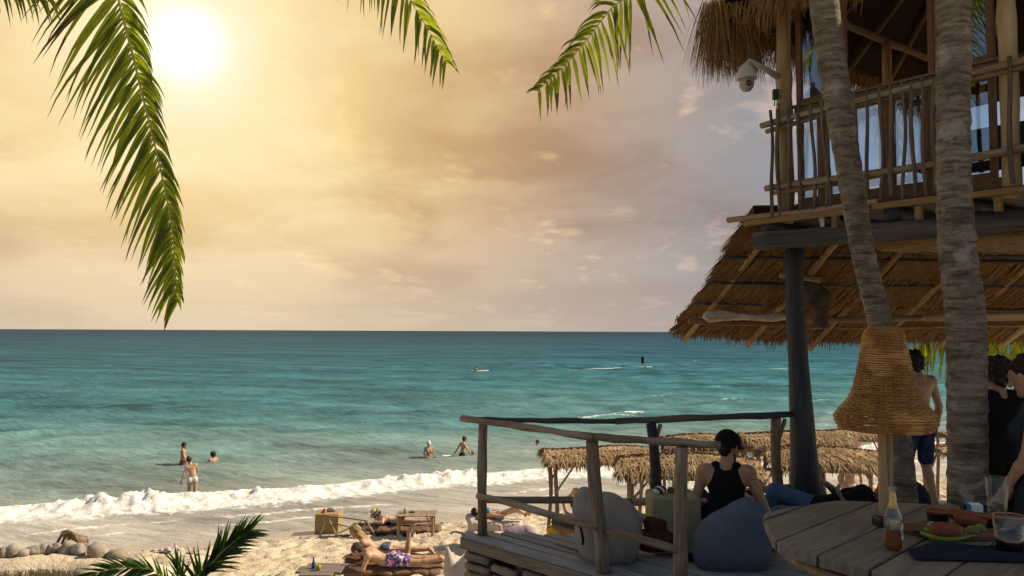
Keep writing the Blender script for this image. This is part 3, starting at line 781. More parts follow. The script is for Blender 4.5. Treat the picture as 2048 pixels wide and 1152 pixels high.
    for px in (1546, 1562, 1583, 1604, 1628, 1651, 1668, 1717, 1742, 1769, 1791, 1814, 1834, 1855, 1882, 1915, 1946, 2034, 2075, 2120, 2170, 2230):
        t = t_of(px, -.13); a = F(t + random.uniform(-.02, .03), -.125, FLO + random.uniform(-.06, .0)); b = F(t, -.132, CAM_Z + 2.20 + random.uniform(-.03, .05))
        log('baluster', a, b, random.uniform(.015, .021), random.uniform(.014, .018), m_stick, br, 7, .022, seg=8)
    # --- room: bench and table seen through the panes
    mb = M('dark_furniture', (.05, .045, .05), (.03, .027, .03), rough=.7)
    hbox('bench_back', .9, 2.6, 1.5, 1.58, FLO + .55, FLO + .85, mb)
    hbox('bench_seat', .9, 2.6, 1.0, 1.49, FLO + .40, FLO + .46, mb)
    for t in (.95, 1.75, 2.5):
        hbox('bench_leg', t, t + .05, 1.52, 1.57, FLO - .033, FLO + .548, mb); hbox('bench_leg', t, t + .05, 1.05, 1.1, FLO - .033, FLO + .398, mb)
    # --- upper roof: hip, thatched
    t0, t1, w0, w1 = -.62, HL + .6, -.30, HD + .5
    ze, zr = FLO + 2.02, FLO + 4.4
    wm = (w0 + w1) / 2
    E = [F(t0, w0, ze), F(t1, w0, ze), F(t1, w1, ze), F(t0, w1, ze)]
    Rg = [F(t0 + 2.2, wm, zr), F(t1 - 2.2, wm, zr)]
    def slab(name, quad, mat, th=.20):
        m = MB(); n = 14; A, B, C, D = quad
        vs = []
        for j in range(n + 1):
            for i in range(n + 1):
                p = A.lerp(B, i / n).lerp(D.lerp(C, i / n), j / n)
                vs.append(p + Vector((0, 0, random.uniform(-.02, .02))))
        off = len(vs)
        vs += [v + Vector((0, 0, th + random.uniform(-.03, .03))) for v in vs]
        q = lambda b: [(b + j * (n + 1) + i, b + j * (n + 1) + i + 1, b + (j + 1) * (n + 1) + i + 1, b + (j + 1) * (n + 1) + i) for j in range(n) for i in range(n)]
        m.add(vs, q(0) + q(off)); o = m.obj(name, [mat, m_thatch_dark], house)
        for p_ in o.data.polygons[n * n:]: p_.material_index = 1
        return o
    roof = slab('roof', (E[0], E[1], Rg[1], Rg[0]), m_thatch_shade)
    slab('roof', (E[2], E[3], Rg[0], Rg[1]), m_thatch_shade)
    slab('roof', (E[3], E[0], Rg[0], Rg[0] + Vector((.01, 0, 0))), m_thatch_shade)
    slab('roof', (E[1], E[2], Rg[1], Rg[1] + Vector((.01, 0, 0))), m_thatch_shade)
    # fringe of the eaves
    for a, b, n in ((E[0], E[1], 3600), (E[3], E[0], 3400)):
        m = MB(); d = (b - a); L = d.length; d = d / L; out = Vector((d.y, -d.x, 0))
        if out.dot(a - F(3, 2, ze)) < 0: out = -out
        for i in range(n):
            s = random.uniform(-.02, L + .02)
            lay = random.random()
            clump = .5 + .5 * math.sin(s * 9.5 + 1.3 * math.sin(s * 3.1))
            p = a + d * s + out * (random.uniform(-.13, .05)) + Vector((0, 0, .02 + .16 * lay))
            ln = random.uniform(.20, .34) * (.7 + .45 * clump)
            blade(m, p, out * random.uniform(.05, .5) + Vector((0, 0, -1)) + rvec(.22), ln, random.uniform(.006, .013), (d + rvec(.5)).normalized(), .6, 3, .25, .08)
        stuff(m.obj('eave_fringe', m_thatch, house))
    # the shaggy corner tuft beside the dome camera
    m = MB()
    for cx, cy, zt_, k, ln in ((1432, 8.30, 8.95, 900, .68), (1478, 8.25, 8.75, 620, .50), (1512, 8.45, 8.7, 260, .42)):
        c = at(cx, 100, cy); c.z = zt_
        for i in range(k):
            p = c + Vector((random.gauss(0, .055), random.gauss(0, .07), random.uniform(-.06, .16)))
            d = Vector((p.x - c.x, p.y - c.y, 0)) * 2.2 + Vector((0, 0, -1)) + rvec(.10)
            blade(m, p, d, ln * random.uniform(.75, 1.08), random.uniform(.006, .012), rvec(1).normalized(), .5, 3, .25, .06)
    stuff(m.obj('corner_tuft', m_thatch, house))
    # rafters under the roof
    for k in range(9):
        t = .0 + k * .75
        a = F(t, w1 - .1, ze + .02); b = F(min(max(t, t0 + 2.2), t1 - 2.2), wm, zr - .06); log('rafter', a, b, .035, .03, m_rafter, house, 8, .006)
    for k in range(5):
        w = .3 + k * 1.0
        a = F(t0 + .1, w, ze + .0); b = F(t0 + 2.2, wm, zr - .06); log('rafter', a, b, .032, .03, m_rafter, house, 8, .006)
    log('purlin', F(.0, HD - .2, zt + .25), F(HL, HD - .2, zt + .25), .045, .04, m_rafter, house, 9, .01)
    log('purlin', F(.0, .0, zt + .18), F(.0, HD, zt + .18), .045, .04, m_rafter, house, 9, .01)
    log('purlin', F(.4, 1.6, zt + .55), F(HL, 2.9, zt + .50), .04, .04, m_rafter, house, 9, .01)
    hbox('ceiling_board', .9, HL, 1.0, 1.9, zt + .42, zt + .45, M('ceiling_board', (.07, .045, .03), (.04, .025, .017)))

    # --- skirt roof on the seaward side
    def top(a): return Vector((2.58 + a, 8.46, FLO + .02))
    def eav(a): return Vector((2.08 + a, 9.9, 5.62 - .10 * min(a / 1.4, 1) + .03 * max(0, min((a - 2) / 2, 1))))
    AL = 6.2
    def S(a, b, off=0.0):
        p = top(a).lerp(eav(a), b); p.z -= .12 * math.sin(PI * b) * .6
        nv = Vector((.12, .63, .77))          # outward normal of the slope
        return p + nv * off
    m = MB(); na, nb_ = 60, 16; vs = []
    for off in (.03, .20):
        for j in range(nb_ + 1):
            for i in range(na + 1):
                vs.append(S(AL * i / na, j / nb_, off + random.uniform(-.012, .012)))
    st = (na + 1) * (nb_ + 1)
    fs = []
    for b0 in (0, st):
        fs += [(b0 + j * (na + 1) + i, b0 + j * (na + 1) + i + 1, b0 + (j + 1) * (na + 1) + i + 1, b0 + (j + 1) * (na + 1) + i) for j in range(nb_) for i in range(na)]
    for j in range(nb_):
        i0 = j * (na + 1); fs.append((i0, i0 + na + 1, st + i0 + na + 1, st + i0))
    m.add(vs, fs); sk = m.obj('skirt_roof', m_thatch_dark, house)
    # courses of grass under and over the slope, laid in overlapping bands
    bounds = [0.0, .22, .42, .62, .82, 1.0]
    for c in range(5):
        m = MB(); b0, b1 = bounds[c], bounds[c + 1]
        for i in range(2300):
            a = random.uniform(-.06, AL); b = b0 + random.random() ** 1.5 * .06
            off = random.uniform(-.075, -.01) + .05 * (c % 2) * 0
            p = S(a, b, off + .03); q = S(a - .10 + random.uniform(-.05, .05), b1 + random.uniform(-.03, .015), off - .02)
            w = random.uniform(.006, .014); sd = Vector((1, 0, 0)) * w
            mid = p.lerp(q, .5) + Vector((0, 0, random.uniform(-.012, .012)))
            m.add([p - sd, p + sd, mid + sd, mid - sd, q + sd * .3, q - sd * .3], [(0, 1, 2, 3), (3, 2, 4, 5)])
        if c == 4:
            for i in range(5200):
                a = random.uniform(-.08, AL); p = S(a, .97 + random.uniform(-.06, .03), random.uniform(-.06, .2))
                blade(m, p, Vector((-.05, .35, -1)) + rvec(.22), random.uniform(.07, .12 + .06 * (.5 + .5 * math.sin(a * 6 + 2 * math.sin(a * 2.3)))), random.uniform(.008, .016), (Vector((1, 0, 0)) + rvec(.4)).normalized(), .5, 2, .3)
        stuff(m.obj('thatch_course', m_thatch, sk))
    m = MB()
    for i in range(900):        # frayed verge
        b = random.random(); p = S(random.uniform(-.05, .03), b, random.uniform(-.03, .2))
        blade(m, p, Vector((-.45, .5, -.75)) + rvec(.35), random.uniform(.06, .16), .008, rvec(1).normalized(), .5, 2, .3)
    stuff(m.obj('verge_fringe', m_thatch, sk))
    for b in bounds[1:4]:
        for o_ in (.0, .035):
            log('batten', S(-.12, b + o_, -.06), S(AL, b + o_, -.06), .018, .02, m_dark_wood, sk, 6, .004, seg=30)
    for k in range(8):
        a = .06 + k * .78
        log('rafter', S(a + .16, .02, -.10), S(a + .02, 1.05, -.10), .036, .033, m_pale_wood, sk, 9, .006)
    # crooked eave poles
    log('purlin', at(1368, 631, 9.55), at(1600, 622, 9.5), .018, .02, m_dark_wood, sk, 8, .006)
    pr = []; 
    p = at(1378, 642, 9.35); q = at(1585, 648, 9.3); log('purlin', p, q, .035, .03, m_frame_wood, sk, 9, .008)
    m = MB(); a = at(1408, 634, 9.12); b = at(1580, 633, 9.08)
    vs = []; rr = []
    for i in range(22):
        t = i / 21; vs.append(a.lerp(b, t) + Vector((0, 0, .012 * math.sin(t * 7)))); rr.append((.058 + .012 * math.sin(t * 9)) * (1 - .35 * t) * (.55 if i in (0, 21) else 1))
    m.tube(vs, rr, 9, .16); m.obj('purlin', M('bleached_log', (.46, .36, .26), (.24, .17, .11), stretch=(2, 9, 9), scale=5, bump=.9, c3=(.5, .42, .33)), sk)
    log('purlin', at(1600, 640, 9.2), at(2100, 634, 9.2), .034, .034, m_grey_wood, sk, 9, .006)
    log('purlin', at(1848, 635, 9.1), at(2120, 630, 9.1), .045, .05, m_pale_wood, sk, 9, .006)
    log('purlin', at(1346, 655, 9.85), at(1600, 655, 9.7), .014, .016, m_grey_wood, sk, 7, .006)
    log('purlin', at(1600, 655, 9.6), at(2100, 652, 9.5), .016, .016, m_grey_wood, sk, 7, .006)
    log('cross_beam', at(1560, 550, 8.6), at(1640, 560, 8.6), .03, .03, m_grey_wood, sk, 8, .01)
    # straw ends packed above the rafters along the beam
    m = MB()
    for i in range(1500):
        t = random.random() ** .8; p = at(1745 + 330 * t, 488 + random.uniform(-14, 14), 7.4 - 1.0 * t)
        d = Vector((1, -.75, random.uniform(-.1, .1))) + rvec(.16)
        blade(m, p, d, random.uniform(.12, .4), random.uniform(.006, .014), (Vector((0, .3, 1)) + rvec(.5)).normalized(), .06, 2, .3)
    stuff(m.obj('straw_bundle', m_straw, house))
    # rolled cloth tied up under the eave
    m = MB(); vs = []; rr = []
    A = at(1588, 560, 8.9); B = at(1655, 590, 8.9); Cc = at(1640, 655, 8.9)
    for i in range(18):
        t = i / 17; p = A.lerp(B, t).lerp(B.lerp(Cc, t), t); vs.append(p); rr.append(.05 + .09 * math.sin(PI * min(t * 1.1, 1)) + .02 * math.sin(t * 15))
    m.tube(vs, rr, 14, .16); m.obj('rolled_cloth', M('brown_cloth', (.12, .085, .06), (.06, .042, .03), stretch=(3, 3, 1), scale=5, bump=.8, rough=.9), house)
build_house()

def lantern():
    p = at(1645, 447, 7.55)
    t = thing('bulkhead_lamp', 'small unlit bulkhead lamp hanging below the balcony edge', 'lamp', p)
    m = MB(); m.lathe([(.0, -.055), (.022, -.05), (.028, -.02), (.028, .02), (.022, .03)], 14, p); m.obj('lamp_glass', M('frosted_glass', (.6, .62, .6), (.5, .52, .5), rough=.2), t)
    m = MB(); m.lathe([(.032, .0), (.032, .02), (.02, .035), (.02, .07)], 14, p + Vector((0, 0, .02))); m.obj('lamp_cap', m_steel, t)
    for k in range(4):
        a = k * PI / 2 + .4; c = Vector((math.cos(a) * .031, math.sin(a) * .031, 0)); m = MB(); m.tube([p + c + Vector((0, 0, -.045)), p + c + Vector((0, 0, .025))], .003, 5); m.obj('guard_bar', m_black, t)
lantern()

def dome_camera():
    p = at(1493, 160, 7.75); k = 7.75 / FPX
    t = thing('security_camera', 'grey dome security camera on an arm from the corner post of the balcony', 'camera', p)
    m = MB(); m.lathe([(.004, .155), (.03, .15), (.045, .13), (.07, .10), (.09, .06), (.1, .02), (.102, -.005), (.088, -.008)], 26, p + Vector((0, 0, .015)) ); m.obj('housing', m_steel, t)
    m = MB(); m.lathe([(.076, .012), (.076, -.03), (.066, -.075), (.045, -.105), (.018, -.118), (.0, -.12)], 26, p); m.obj('dome', M('camera_dome', (.33, .31, .28), (.28, .26, .24), bump=.02, rough=.25, spec=.5, rand=0), t)
    f = Vector((0, -1, -.25)).normalized(); c = p + Vector((0, -.062, -.045)); q = f.to_track_quat('Z', 'Y').to_matrix()
    m = MB(); m.lathe([(.040, -.006), (.042, .006), (.034, .014)], 20, c, q); m.obj('lens_ring', M('lens_ring', (.30, .26, .16), (.22, .19, .12), rough=.4), t)
    m = MB(); m.lathe([(.03, .004), (.026, .018), (.012, .022), (.0, .023)], 18, c, q); m.obj('lens', M('lens_glass', (.01, .01, .012), rough=.08, spec=.8), t)
    a = p + Vector((0, .0, .165)); e = F(.0, -.03, p.z + .11)
    m = MB(); m.tube([a, a + Vector((.03, .0, .03)), a.lerp(e, .4) + Vector((0, 0, .035)), e], [.018, .020, .024, .036], 12); m.obj('arm', m_steel, t)
    m = MB(); b = e + Vector((-.03, -.02, -.19)); m.box(b, (.05, .05, .10)); m.obj('junction_box', M('green_box', (.03, .06, .05)), t, smooth=False)
    m = MB(); m.tube([b, b + Vector((-.02, -.02, -.12)), b + Vector((.025, -.03, -.1)), b + Vector((.015, -.02, -.5)), b + Vector((.03, 0, -1.1))], .006, 6); m.obj('cable', m_black, t)
dome_camera()
# ------------------------------------------------------------------ palms
def spline(ctrl, n):
    """Catmull-Rom through the control points"""
    P = [ctrl[0] * 2 - ctrl[1]] + list(ctrl) + [ctrl[-1] * 2 - ctrl[-2]]
    seg = len(ctrl) - 1; out = []
    ln = [0]
    for i in range(seg): ln.append(ln[-1] + (ctrl[i + 1] - ctrl[i]).length)
    for k in range(n + 1):
        d = ln[-1] * k / n; i = 0
        while i < seg - 1 and ln[i + 1] < d: i += 1
        u = (d - ln[i]) / max(ln[i + 1] - ln[i], 1e-6)
        a, b, c, e = P[i], P[i + 1], P[i + 2], P[i + 3]
        out.append(.5 * ((2 * b) + (c - a) * u + (2 * a - 5 * b + 4 * c - e) * u * u + (3 * b - a - 3 * c + e) * u ** 3))
    return out
def leaflet_mesh(m, p, d, N, L, w, g, seg=6, curl=.0, fold=.25):
    """folded, tapering leaflet; returns index of the first face of the tip"""
    q = Vector(p); d = Vector(d).normalized(); vs = []
    for i in range(seg + 1):
        t = i / seg
        ww = w * (min(1, .35 + t * 4) if t < .2 else (1 - ((t - .2) / .8) ** 1.15)) * .5 + .0006
        sd = d.cross(N)
        if sd.length < 1e-4: sd = Vector((1, 0, 0))
        sd.normalize(); nn = sd.cross(d)
        vs += [q - sd * ww - nn * ww * fold, q, q + sd * ww - nn * ww * fold]
        d = (d + Vector((0, 0, -1)) * (g * (.4 + t) / seg) + rvec(curl * t / seg)).normalized()
        q = q + d * (L / seg)
    b = len(m.f)
    m.add(vs, [f for i in range(seg) for f in ((3 * i, 3 * i + 1, 3 * i + 4, 3 * i + 3), (3 * i + 1, 3 * i + 2, 3 * i + 5, 3 * i + 4))])
def frond(parent, ctrl, n, Lf, s1, s2, g1=1.0, g2=1.0, w=.034, mat=None, single=True, t0=.12, k1=1.0, k2=1.0, tip=.4, curl=.5, rib=.016, miss=.04, a0=30, a1=68, name='frond'):
    mat = mat or m_leaf
    pts = spline(ctrl, 40)
    m = MB(); m.tube(pts, [rib * (1 - .82 * i / 40) for i in range(41)], 7)
    fr = m.obj(name, m_rib, parent)
    J = MB(); s1 = Vector(s1).normalized(); s2 = Vector(s2).normalized()
    for i in range(n):
        t = t0 + (1 - t0) * (i + .5 * random.random()) / n
        f = t * 40; j = min(int(f), 39); p = pts[j].lerp(pts[j + 1], f - j); tan = (pts[j + 1] - pts[j]).normalized()
        for s, g, k in ((s1, g1, k1), (s2, g2, k2)):
            if random.random() < miss: continue
            ss = (s - tan * s.dot(tan)).normalized(); a = R(a0 + (a1 - a0) * t + random.uniform(-6, 6))
            d = ss * math.cos(a) + tan * math.sin(a) + rvec(.07)
            N = tan.cross(ss).normalized() + rvec(.25)
            L = Lf(t) * k * random.uniform(.85, 1.1)
            if single:
                q = MB(); leaflet_mesh(q, p, d, N, L, w * random.uniform(.8, 1.1), g, curl=curl)
                o = q.obj('leaflet', [mat, m_leaf_dry], fr)
                if random.random() < tip:
                    pl = o.data.polygons; c = random.choice((2, 2, 4, 4, 6))
                    for q_ in pl[len(pl) - c:]: q_.material_index = 1
            else: leaflet_mesh(J, p, d, N, L, w, g, curl=curl)
    if not single: stuff(J.obj('leaflets', mat, fr))
    return fr
def trunk(parent, pts, rads, name='trunk', ring=.055):
    sp = spline(pts, 220)
    L = sum((b - a).length for a, b in zip(sp[:-1], sp[1:])); m = MB(); rr = []; d = 0
    for i, p in enumerate(sp):
        t = i / 220; r = np.interp(t, np.linspace(0, 1, len(rads)), rads)
        d += L / 220; ph = (d / ring + .4 * math.sin(d * 7)) % 1.0
        rr.append(r * (1 + .085 * (ph ** 2.5) + .025 * math.sin(d * 3.3) + random.uniform(-.008, .008)))
    m.tube(sp, rr, 22, .022)
    return m.obj(name, m_trunk, parent)
def trunk_material():
    m = bpy.data.materials.new('palm_bark'); m.use_nodes = True; T = NT(m.node_tree)
    tc = T.n('ShaderNodeTexCoord').outputs['Object']
    v1 = T.n('ShaderNodeMapping', {'Vector': tc, 'Scale': (2.2, 2.2, 13)}).outputs[0]
    n1 = T.n('ShaderNodeTexNoise', {'Vector': v1, 'Scale': 2.2, 'Detail': 8.0, 'Roughness': .68, 'Distortion': .6}).outputs[0]
    n2 = T.n('ShaderNodeTexNoise', {'Vector': tc, 'Scale': 34.0, 'Detail': 7.0, 'Roughness': .7}).outputs[0]
    n3 = T.n('ShaderNodeTexNoise', {'Vector': tc, 'Scale': 4.5, 'Detail': 6.0, 'Roughness': .6}).outputs[0]
    col = T.ramp(n1, [(.32, (.045, .033, .024)), (.47, (.155, .122, .088)), (.66, (.29, .24, .185))])
    col = T.mix(T.math('MULTIPLY', T.smooth(n2, .52, .66), .55), col, (.085, .065, .05))
    col = T.mix(T.math('MULTIPLY', T.smooth(n3, .54, .64), .5), col, (.40, .36, .31))
    col = T.mix(T.math('MULTIPLY', T.smooth(T.math('SUBTRACT', 1.0, n3), .54, .64), .5), col, (.055, .052, .028))
    h = T.math('ADD', T.math('MULTIPLY', n1, .8), n2)
    bp = T.n('ShaderNodeBump', {'Strength': .9, 'Distance': .012, 'Height': h}).outputs[0]
    p = T.n('ShaderNodeBsdfPrincipled', {'Base Color': col, 'Roughness': .9, 'Specular IOR Level': .15, 'Normal': bp})
    out = T.n('ShaderNodeOutputMaterial'); T.t.links.new(p.outputs[0], out.inputs[0]); return m
m_trunk = trunk_material()
def crown(tree, C, dirs, L=3.6):
    """the fronds of a crown that the picture does not show"""
    for (az, up, dr) in dirs:
        d = Vector((math.cos(R(az)), math.sin(R(az)), 0))
        c = [C, C + d * L * .3 + Vector((0, 0, up * .7)), C + d * L * .65 + Vector((0, 0, up * .8 - dr * .3)), C + d * L + Vector((0, 0, up - dr))]
        sd = Vector((-d.y, d.x, -.25))
        frond(tree, c, 44, lambda t: .75 * math.sin(PI * min(.15 + t * .8, 1)) + .1, sd, Vector((d.y, -d.x, -.25)), 1.0, 1.0, .05, m_leaf, False)

def build_palms():
    Z = lambda p, k: Vector((p[0], p[1], CAM_Z + k))
    # the palm left of the frame whose fronds hang into the picture
    t1 = thing('palm_tree', 'coconut palm whose long bright fronds hang over the open sea', 'palm tree', (-6.0, 5.0, sandz(-6, 5)))
    C = Vector((-3.95, 5.5, CAM_Z + 5.2))
    trunk(t1, [Vector((-6.0, 5.0, sandz(-6, 5) - .2)), Vector((-5.7, 5.1, 4.5)), Vector((-4.9, 5.3, 8)), C], [.2, .14, .125, .12])
    fA = [C, C + Vector((.45, .15, .15)), Vector((-3.15, 5.85, CAM_Z + 4.0)), at(228, -60, 5.9), at(268, 120, 5.95), at(312, 300, 6.0), at(343, 450, 6.0), at(354, 606, 6.0)]
    frond(t1, fA, 104, lambda t: np.interp(t, [0, .35, .6, .85, 1], [.5, .90, .88, .62, .26]), (-1, -.25, .10), (1.0, -.25, .12), .75, 1.3, .042, m_leaf, True, .30, 1.0, .42, .35, .55, rib=.022, a0=14, a1=58)
    fB = [C, C + Vector((.9, .2, .55)), Vector((-2.2, 5.8, CAM_Z + 5.1)), at(660, -230, 5.9), at(775, -70, 5.95), at(845, 40, 6.0), at(893, 128, 6.0)]
    frond(t1, fB, 80, lambda t: np.interp(t, [0, .35, .6, .85, 1], [.5, .9, .78, .52, .26]), (-.95, -.2, -.15), (.7, -.45, .25), .8, 1.0, .030, m_leaf, True, .35, 1.0, .75, .45, .45, a0=14, a1=56)
    fC = [C, C + Vector((-.2, -.1, .1)), at(-230, -230, 5.4), at(-100, -120, 5.3), at(10, -60, 5.3), at(90, -20, 5.3)]
    frond(t1, fC, 70, lambda t: np.interp(t, [0, .4, .75, 1], [.5, .85, .72, .3]), (-.1, -.4, -1), (.3, .6, -.5), 1.6, 1.4, .034, m_leaf, True, .25, 1.0, .8, .3, .4)
    crown(t1, C, [(100, 1.0, .6), (150, .9, 1.0), (185, .9, 1.4), (220, .9, 1.0), (265, 1.0, .9), (300, 1.1, .6), (345, 1.6, .3), (50, 1.6, .2)])
    # leaning palm on the deck
    pa = [(1822, 1175), (1806, 960), (1786, 800), (1759, 640), (1727, 510), (1697, 330), (1668, 150), (1647, 0)]
    P = [at(x, y, 5.95) for x, y in pa]; P[0].z = ZD - .3
    top = P[-1]; C = Vector((1.95, 5.8, CAM_Z + 5.7))
    t2 = thing('palm_tree', 'leaning palm with green tinged ringed trunk growing through the deck', 'palm tree', P[0])
    trunk(t2, P + [top.lerp(C, .45) + Vector((.0, 0, 0)), C], [.105, .092, .085, .082, .092, .10, .108, .115, .11, .10])
    fD = [C, C + Vector((-.35, .1, .2)), Vector((1.25, 5.9, CAM_Z + 4.6)), at(1302, -90, 5.95), at(1215, 25, 5.95), at(1140, 120, 6.0), at(1074, 182, 6.0)]
    frond(t2, fD, 84, lambda t: np.interp(t, [0, .4, .62, .85, 1], [.5, .80, .74, .52, .26]), (.55, -.2, -1), (-.75, -.4, .1), .9, 1.5, .030, m_leaf, True, .33, 1.0, .55, .75, .7, a0=10, a1=42, miss=.10)
    crown(t2, C, [(10, 1.0, .8), (60, 1.0, .8), (100, 1.2, .4), (310, 1.0, .8), (340, .9, 1.2), (270, 1.2, .4), (230, 1.3, .2), (140, 1.6, .1)])
    # straight palm on the deck
    pb = [(1938, 1330), (1936, 1000), (1934, 800), (1931, 640), (1915, 500), (1908, 380), (1906, 180), (1906, 0)]
    P = [at(x, y, 5.15) for x, y in pb]; P[0].z = ZD - .3
    C = Vector((2.75, 5.1, CAM_Z + 6.0))
    t3 = thing('palm_tree', 'straight palm with grey blotched trunk beside the dining table', 'palm tree', P[0])
    trunk(t3, P + [P[-1].lerp(C, .5), C], [.135, .122, .116, .110, .100, .100, .110, .114, .11, .1])
    crown(t3, C, [(0, 1.0, .8), (45, 1.0, .9), (90, 1.1, .8), (135, 1.4, .3), (180, 1.6, .1), (225, 1.4, .3), (270, 1.1, .8), (315, .9, 1.0), (20, 1.3, .3), (335, 1.2, .2)])
    # palm beyond the house
    C = Vector((9.2, 12.4, 7.3))
    t4 = thing('palm_tree', 'sunlit low palm standing beyond the skirt roof', 'palm tree', (9.8, 12.6, sandz(9.8, 12.6)))
    trunk(t4, [Vector((9.9, 12.7, sandz(9.9, 12.7) - .2)), Vector((9.6, 12.5, 4.5)), C], [.16, .12, .11])
    lf = lambda t: np.interp(t, [0, .4, .8, 1], [.6, 1.1, 1.0, .45])
    frond(t4, [C, C + Vector((-.5, -.1, .15)), at(2030, 590, 12.1), at(1925, 640, 12.0), at(1815, 700, 12.0)], 60, lf, (-.15, .1, -1), (-.3, -.4, -.4), .8, 1.2, .05, m_leaf, True, .2, 1, .9, .05, .3, a0=8, a1=40)
    frond(t4, [C, C + Vector((-.4, -.5, .1)), at(2110, 620, 11.4), at(2050, 675, 11.3), at(1985, 735, 11.3)], 50, lf, (.1, .1, -1), (-.4, -.4, -.4), .8, 1.2, .05, m_leaf, True, .2, 1, .9, .05, .3, a0=8, a1=40)
    frond(t4, [C, C + Vector((-.4, .5, .2)), at(2070, 620, 13.0), at(1980, 675, 13.1), at(1900, 730, 13.1)], 50, lf, (-.1, .1, -1), (-.4, -.4, -.4), .8, 1.2, .05, m_leaf, True, .2, 1, .9, .05, .3, a0=8, a1=40)
    crown(t4, C, [(0, .6, 1.0), (50, .7, 1.0), (300, .7, .9), (95, .7, .8)], 2.4)
    # young palm at the foot of the terrace
    b = Vector((-2.9, 8.6, sandz(-2.9, 8.6)))
    t5 = thing('young_palm', 'dark green young palm plant growing out of the sand below the deck', 'plant', b)
    lf = lambda t: np.interp(t, [0, .3, .75, 1], [.20, .34, .38, .26])
    frond(t5, [b, at(395, 1180, 8.6), at(430, 1120, 8.6), at(470, 1082, 8.6), at(500, 1062, 8.6)], 48, lf, (-.6, -.3, .55), (.55, -.3, -.45), .25, .35, .034, m_leaf_dark, True, .45, 1, 1, .03, .1, a0=38, a1=66, rib=.012)
    b2 = b + Vector((-.1, 0, 0))
    frond(t5, [b2, at(330, 1160, 8.5), at(262, 1136, 8.5), at(205, 1142, 8.5), at(160, 1162, 8.5)], 40, lambda t: .26, (-.1, -.2, .6), (.0, -.5, -.5), .5, .8, .030, m_leaf_dark, True, .4, 1, 1, .15, .2, a0=30, a1=60, rib=.01)
    frond(t5, [b, at(372, 1190, 8.7), at(362, 1150, 8.7), at(352, 1122, 8.7)], 16, lambda t: .26, (-.9, -.1, .3), (.9, -.1, .3), .2, .2, .03, m_leaf_dark, True, .45, 1, 1, 0, .1, a0=50, a1=72, rib=.008)
    frond(t5, [b, at(420, 1215, 8.4), at(470, 1180, 8.4), at(540, 1165, 8.4)], 20, lambda t: .22, (.2, -.1, .6), (.2, -.4, -.5), .3, .4, .03, m_leaf_dark, True, .4, 1, 1, 0, .1, rib=.008)
build_palms()

# ------------------------------------------------------------------ thatched sun shades on the beach
def palapa_meshes(k):
    random.seed(100 + k)
    m = MB(); n = 16
    def hz(u, v): return .13 * (1 - abs(v) ** 1.6) + .03 * math.sin(3 * u + k) - .05 * u * u
    vs = []
    for side in (0, 1):
        for j in range(n + 1):
            for i in range(n + 1):
                u, v = -1 + 2 * i / n, -1 + 2 * j / n
                e = .04 * math.sin(7 * u + k) * (abs(v) > .95) + .04 * math.sin(6 * v + k) * (abs(u) > .95)
                vs.append((u * (1.34 + e), v * (.80 + e), hz(u, v) - (.06 if side == 0 else 0) + random.uniform(-.015, .015)))
    st = (n + 1) ** 2; fs = []
    for b in (0, st): fs += [(b + j * (n + 1) + i, b + j * (n + 1) + i + 1, b + (j + 1) * (n + 1) + i + 1, b + (j + 1) * (n + 1) + i) for j in range(n) for i in range(n)]
    for i in range(n):
        for a, c in ((i, i + 1), (n * (n + 1) + i + 1, n * (n + 1) + i), ((i + 1) * (n + 1), i * (n + 1)), (i * (n + 1) + n, (i + 1) * (n + 1) + n)):
            fs.append((a, c, st + c, st + a))
    m.add(vs, fs)
    base = m.mesh('thatch')
    m = MB()
    for i in range(1500):
        u, v = random.uniform(-1, 1), random.uniform(-1, 1)
        s = 1 if v > 0 else -1
        d = Vector((random.uniform(-.5, .5), s * 1.0, -.22))
        blade(m, (u * 1.36, v * .82, hz(u, v) + random.uniform(0, .04)), d, random.uniform(.18, .40), random.uniform(.02, .045), (Vector((1, 0, 0)) + rvec(.3)).normalized(), .35, 3, .25, .05)
    for i in range(1100):
        if random.random() < .72:
            u = random.uniform(-1, 1); s = random.choice((-1, 1)); p = (u * 1.36, s * .80, hz(u, 1) - random.uniform(-.02, .07)); d = Vector((random.uniform(-.5, .5), s * .8, -.55))
        else:
            v = random.uniform(-1, 1); s = random.choice((-1, 1)); p = (s * 1.33, v * .80, hz(1, v) - random.uniform(-.02, .07)); d = Vector((s * .8, random.uniform(-.5, .5), -.55))
        blade(m, p, d, random.uniform(.10, .26), random.uniform(.016, .036), (Vector((d.y, -d.x, 0)).normalized() + rvec(.4)).normalized(), 1.0, 3, .2, .06)
    return base, m.mesh('dry_leaves')
PM = [palapa_meshes(k) for k in range(3)]
for a, b in PM: a.materials.append(m_thatch_pale); b.materials.append(m_thatch_pale)
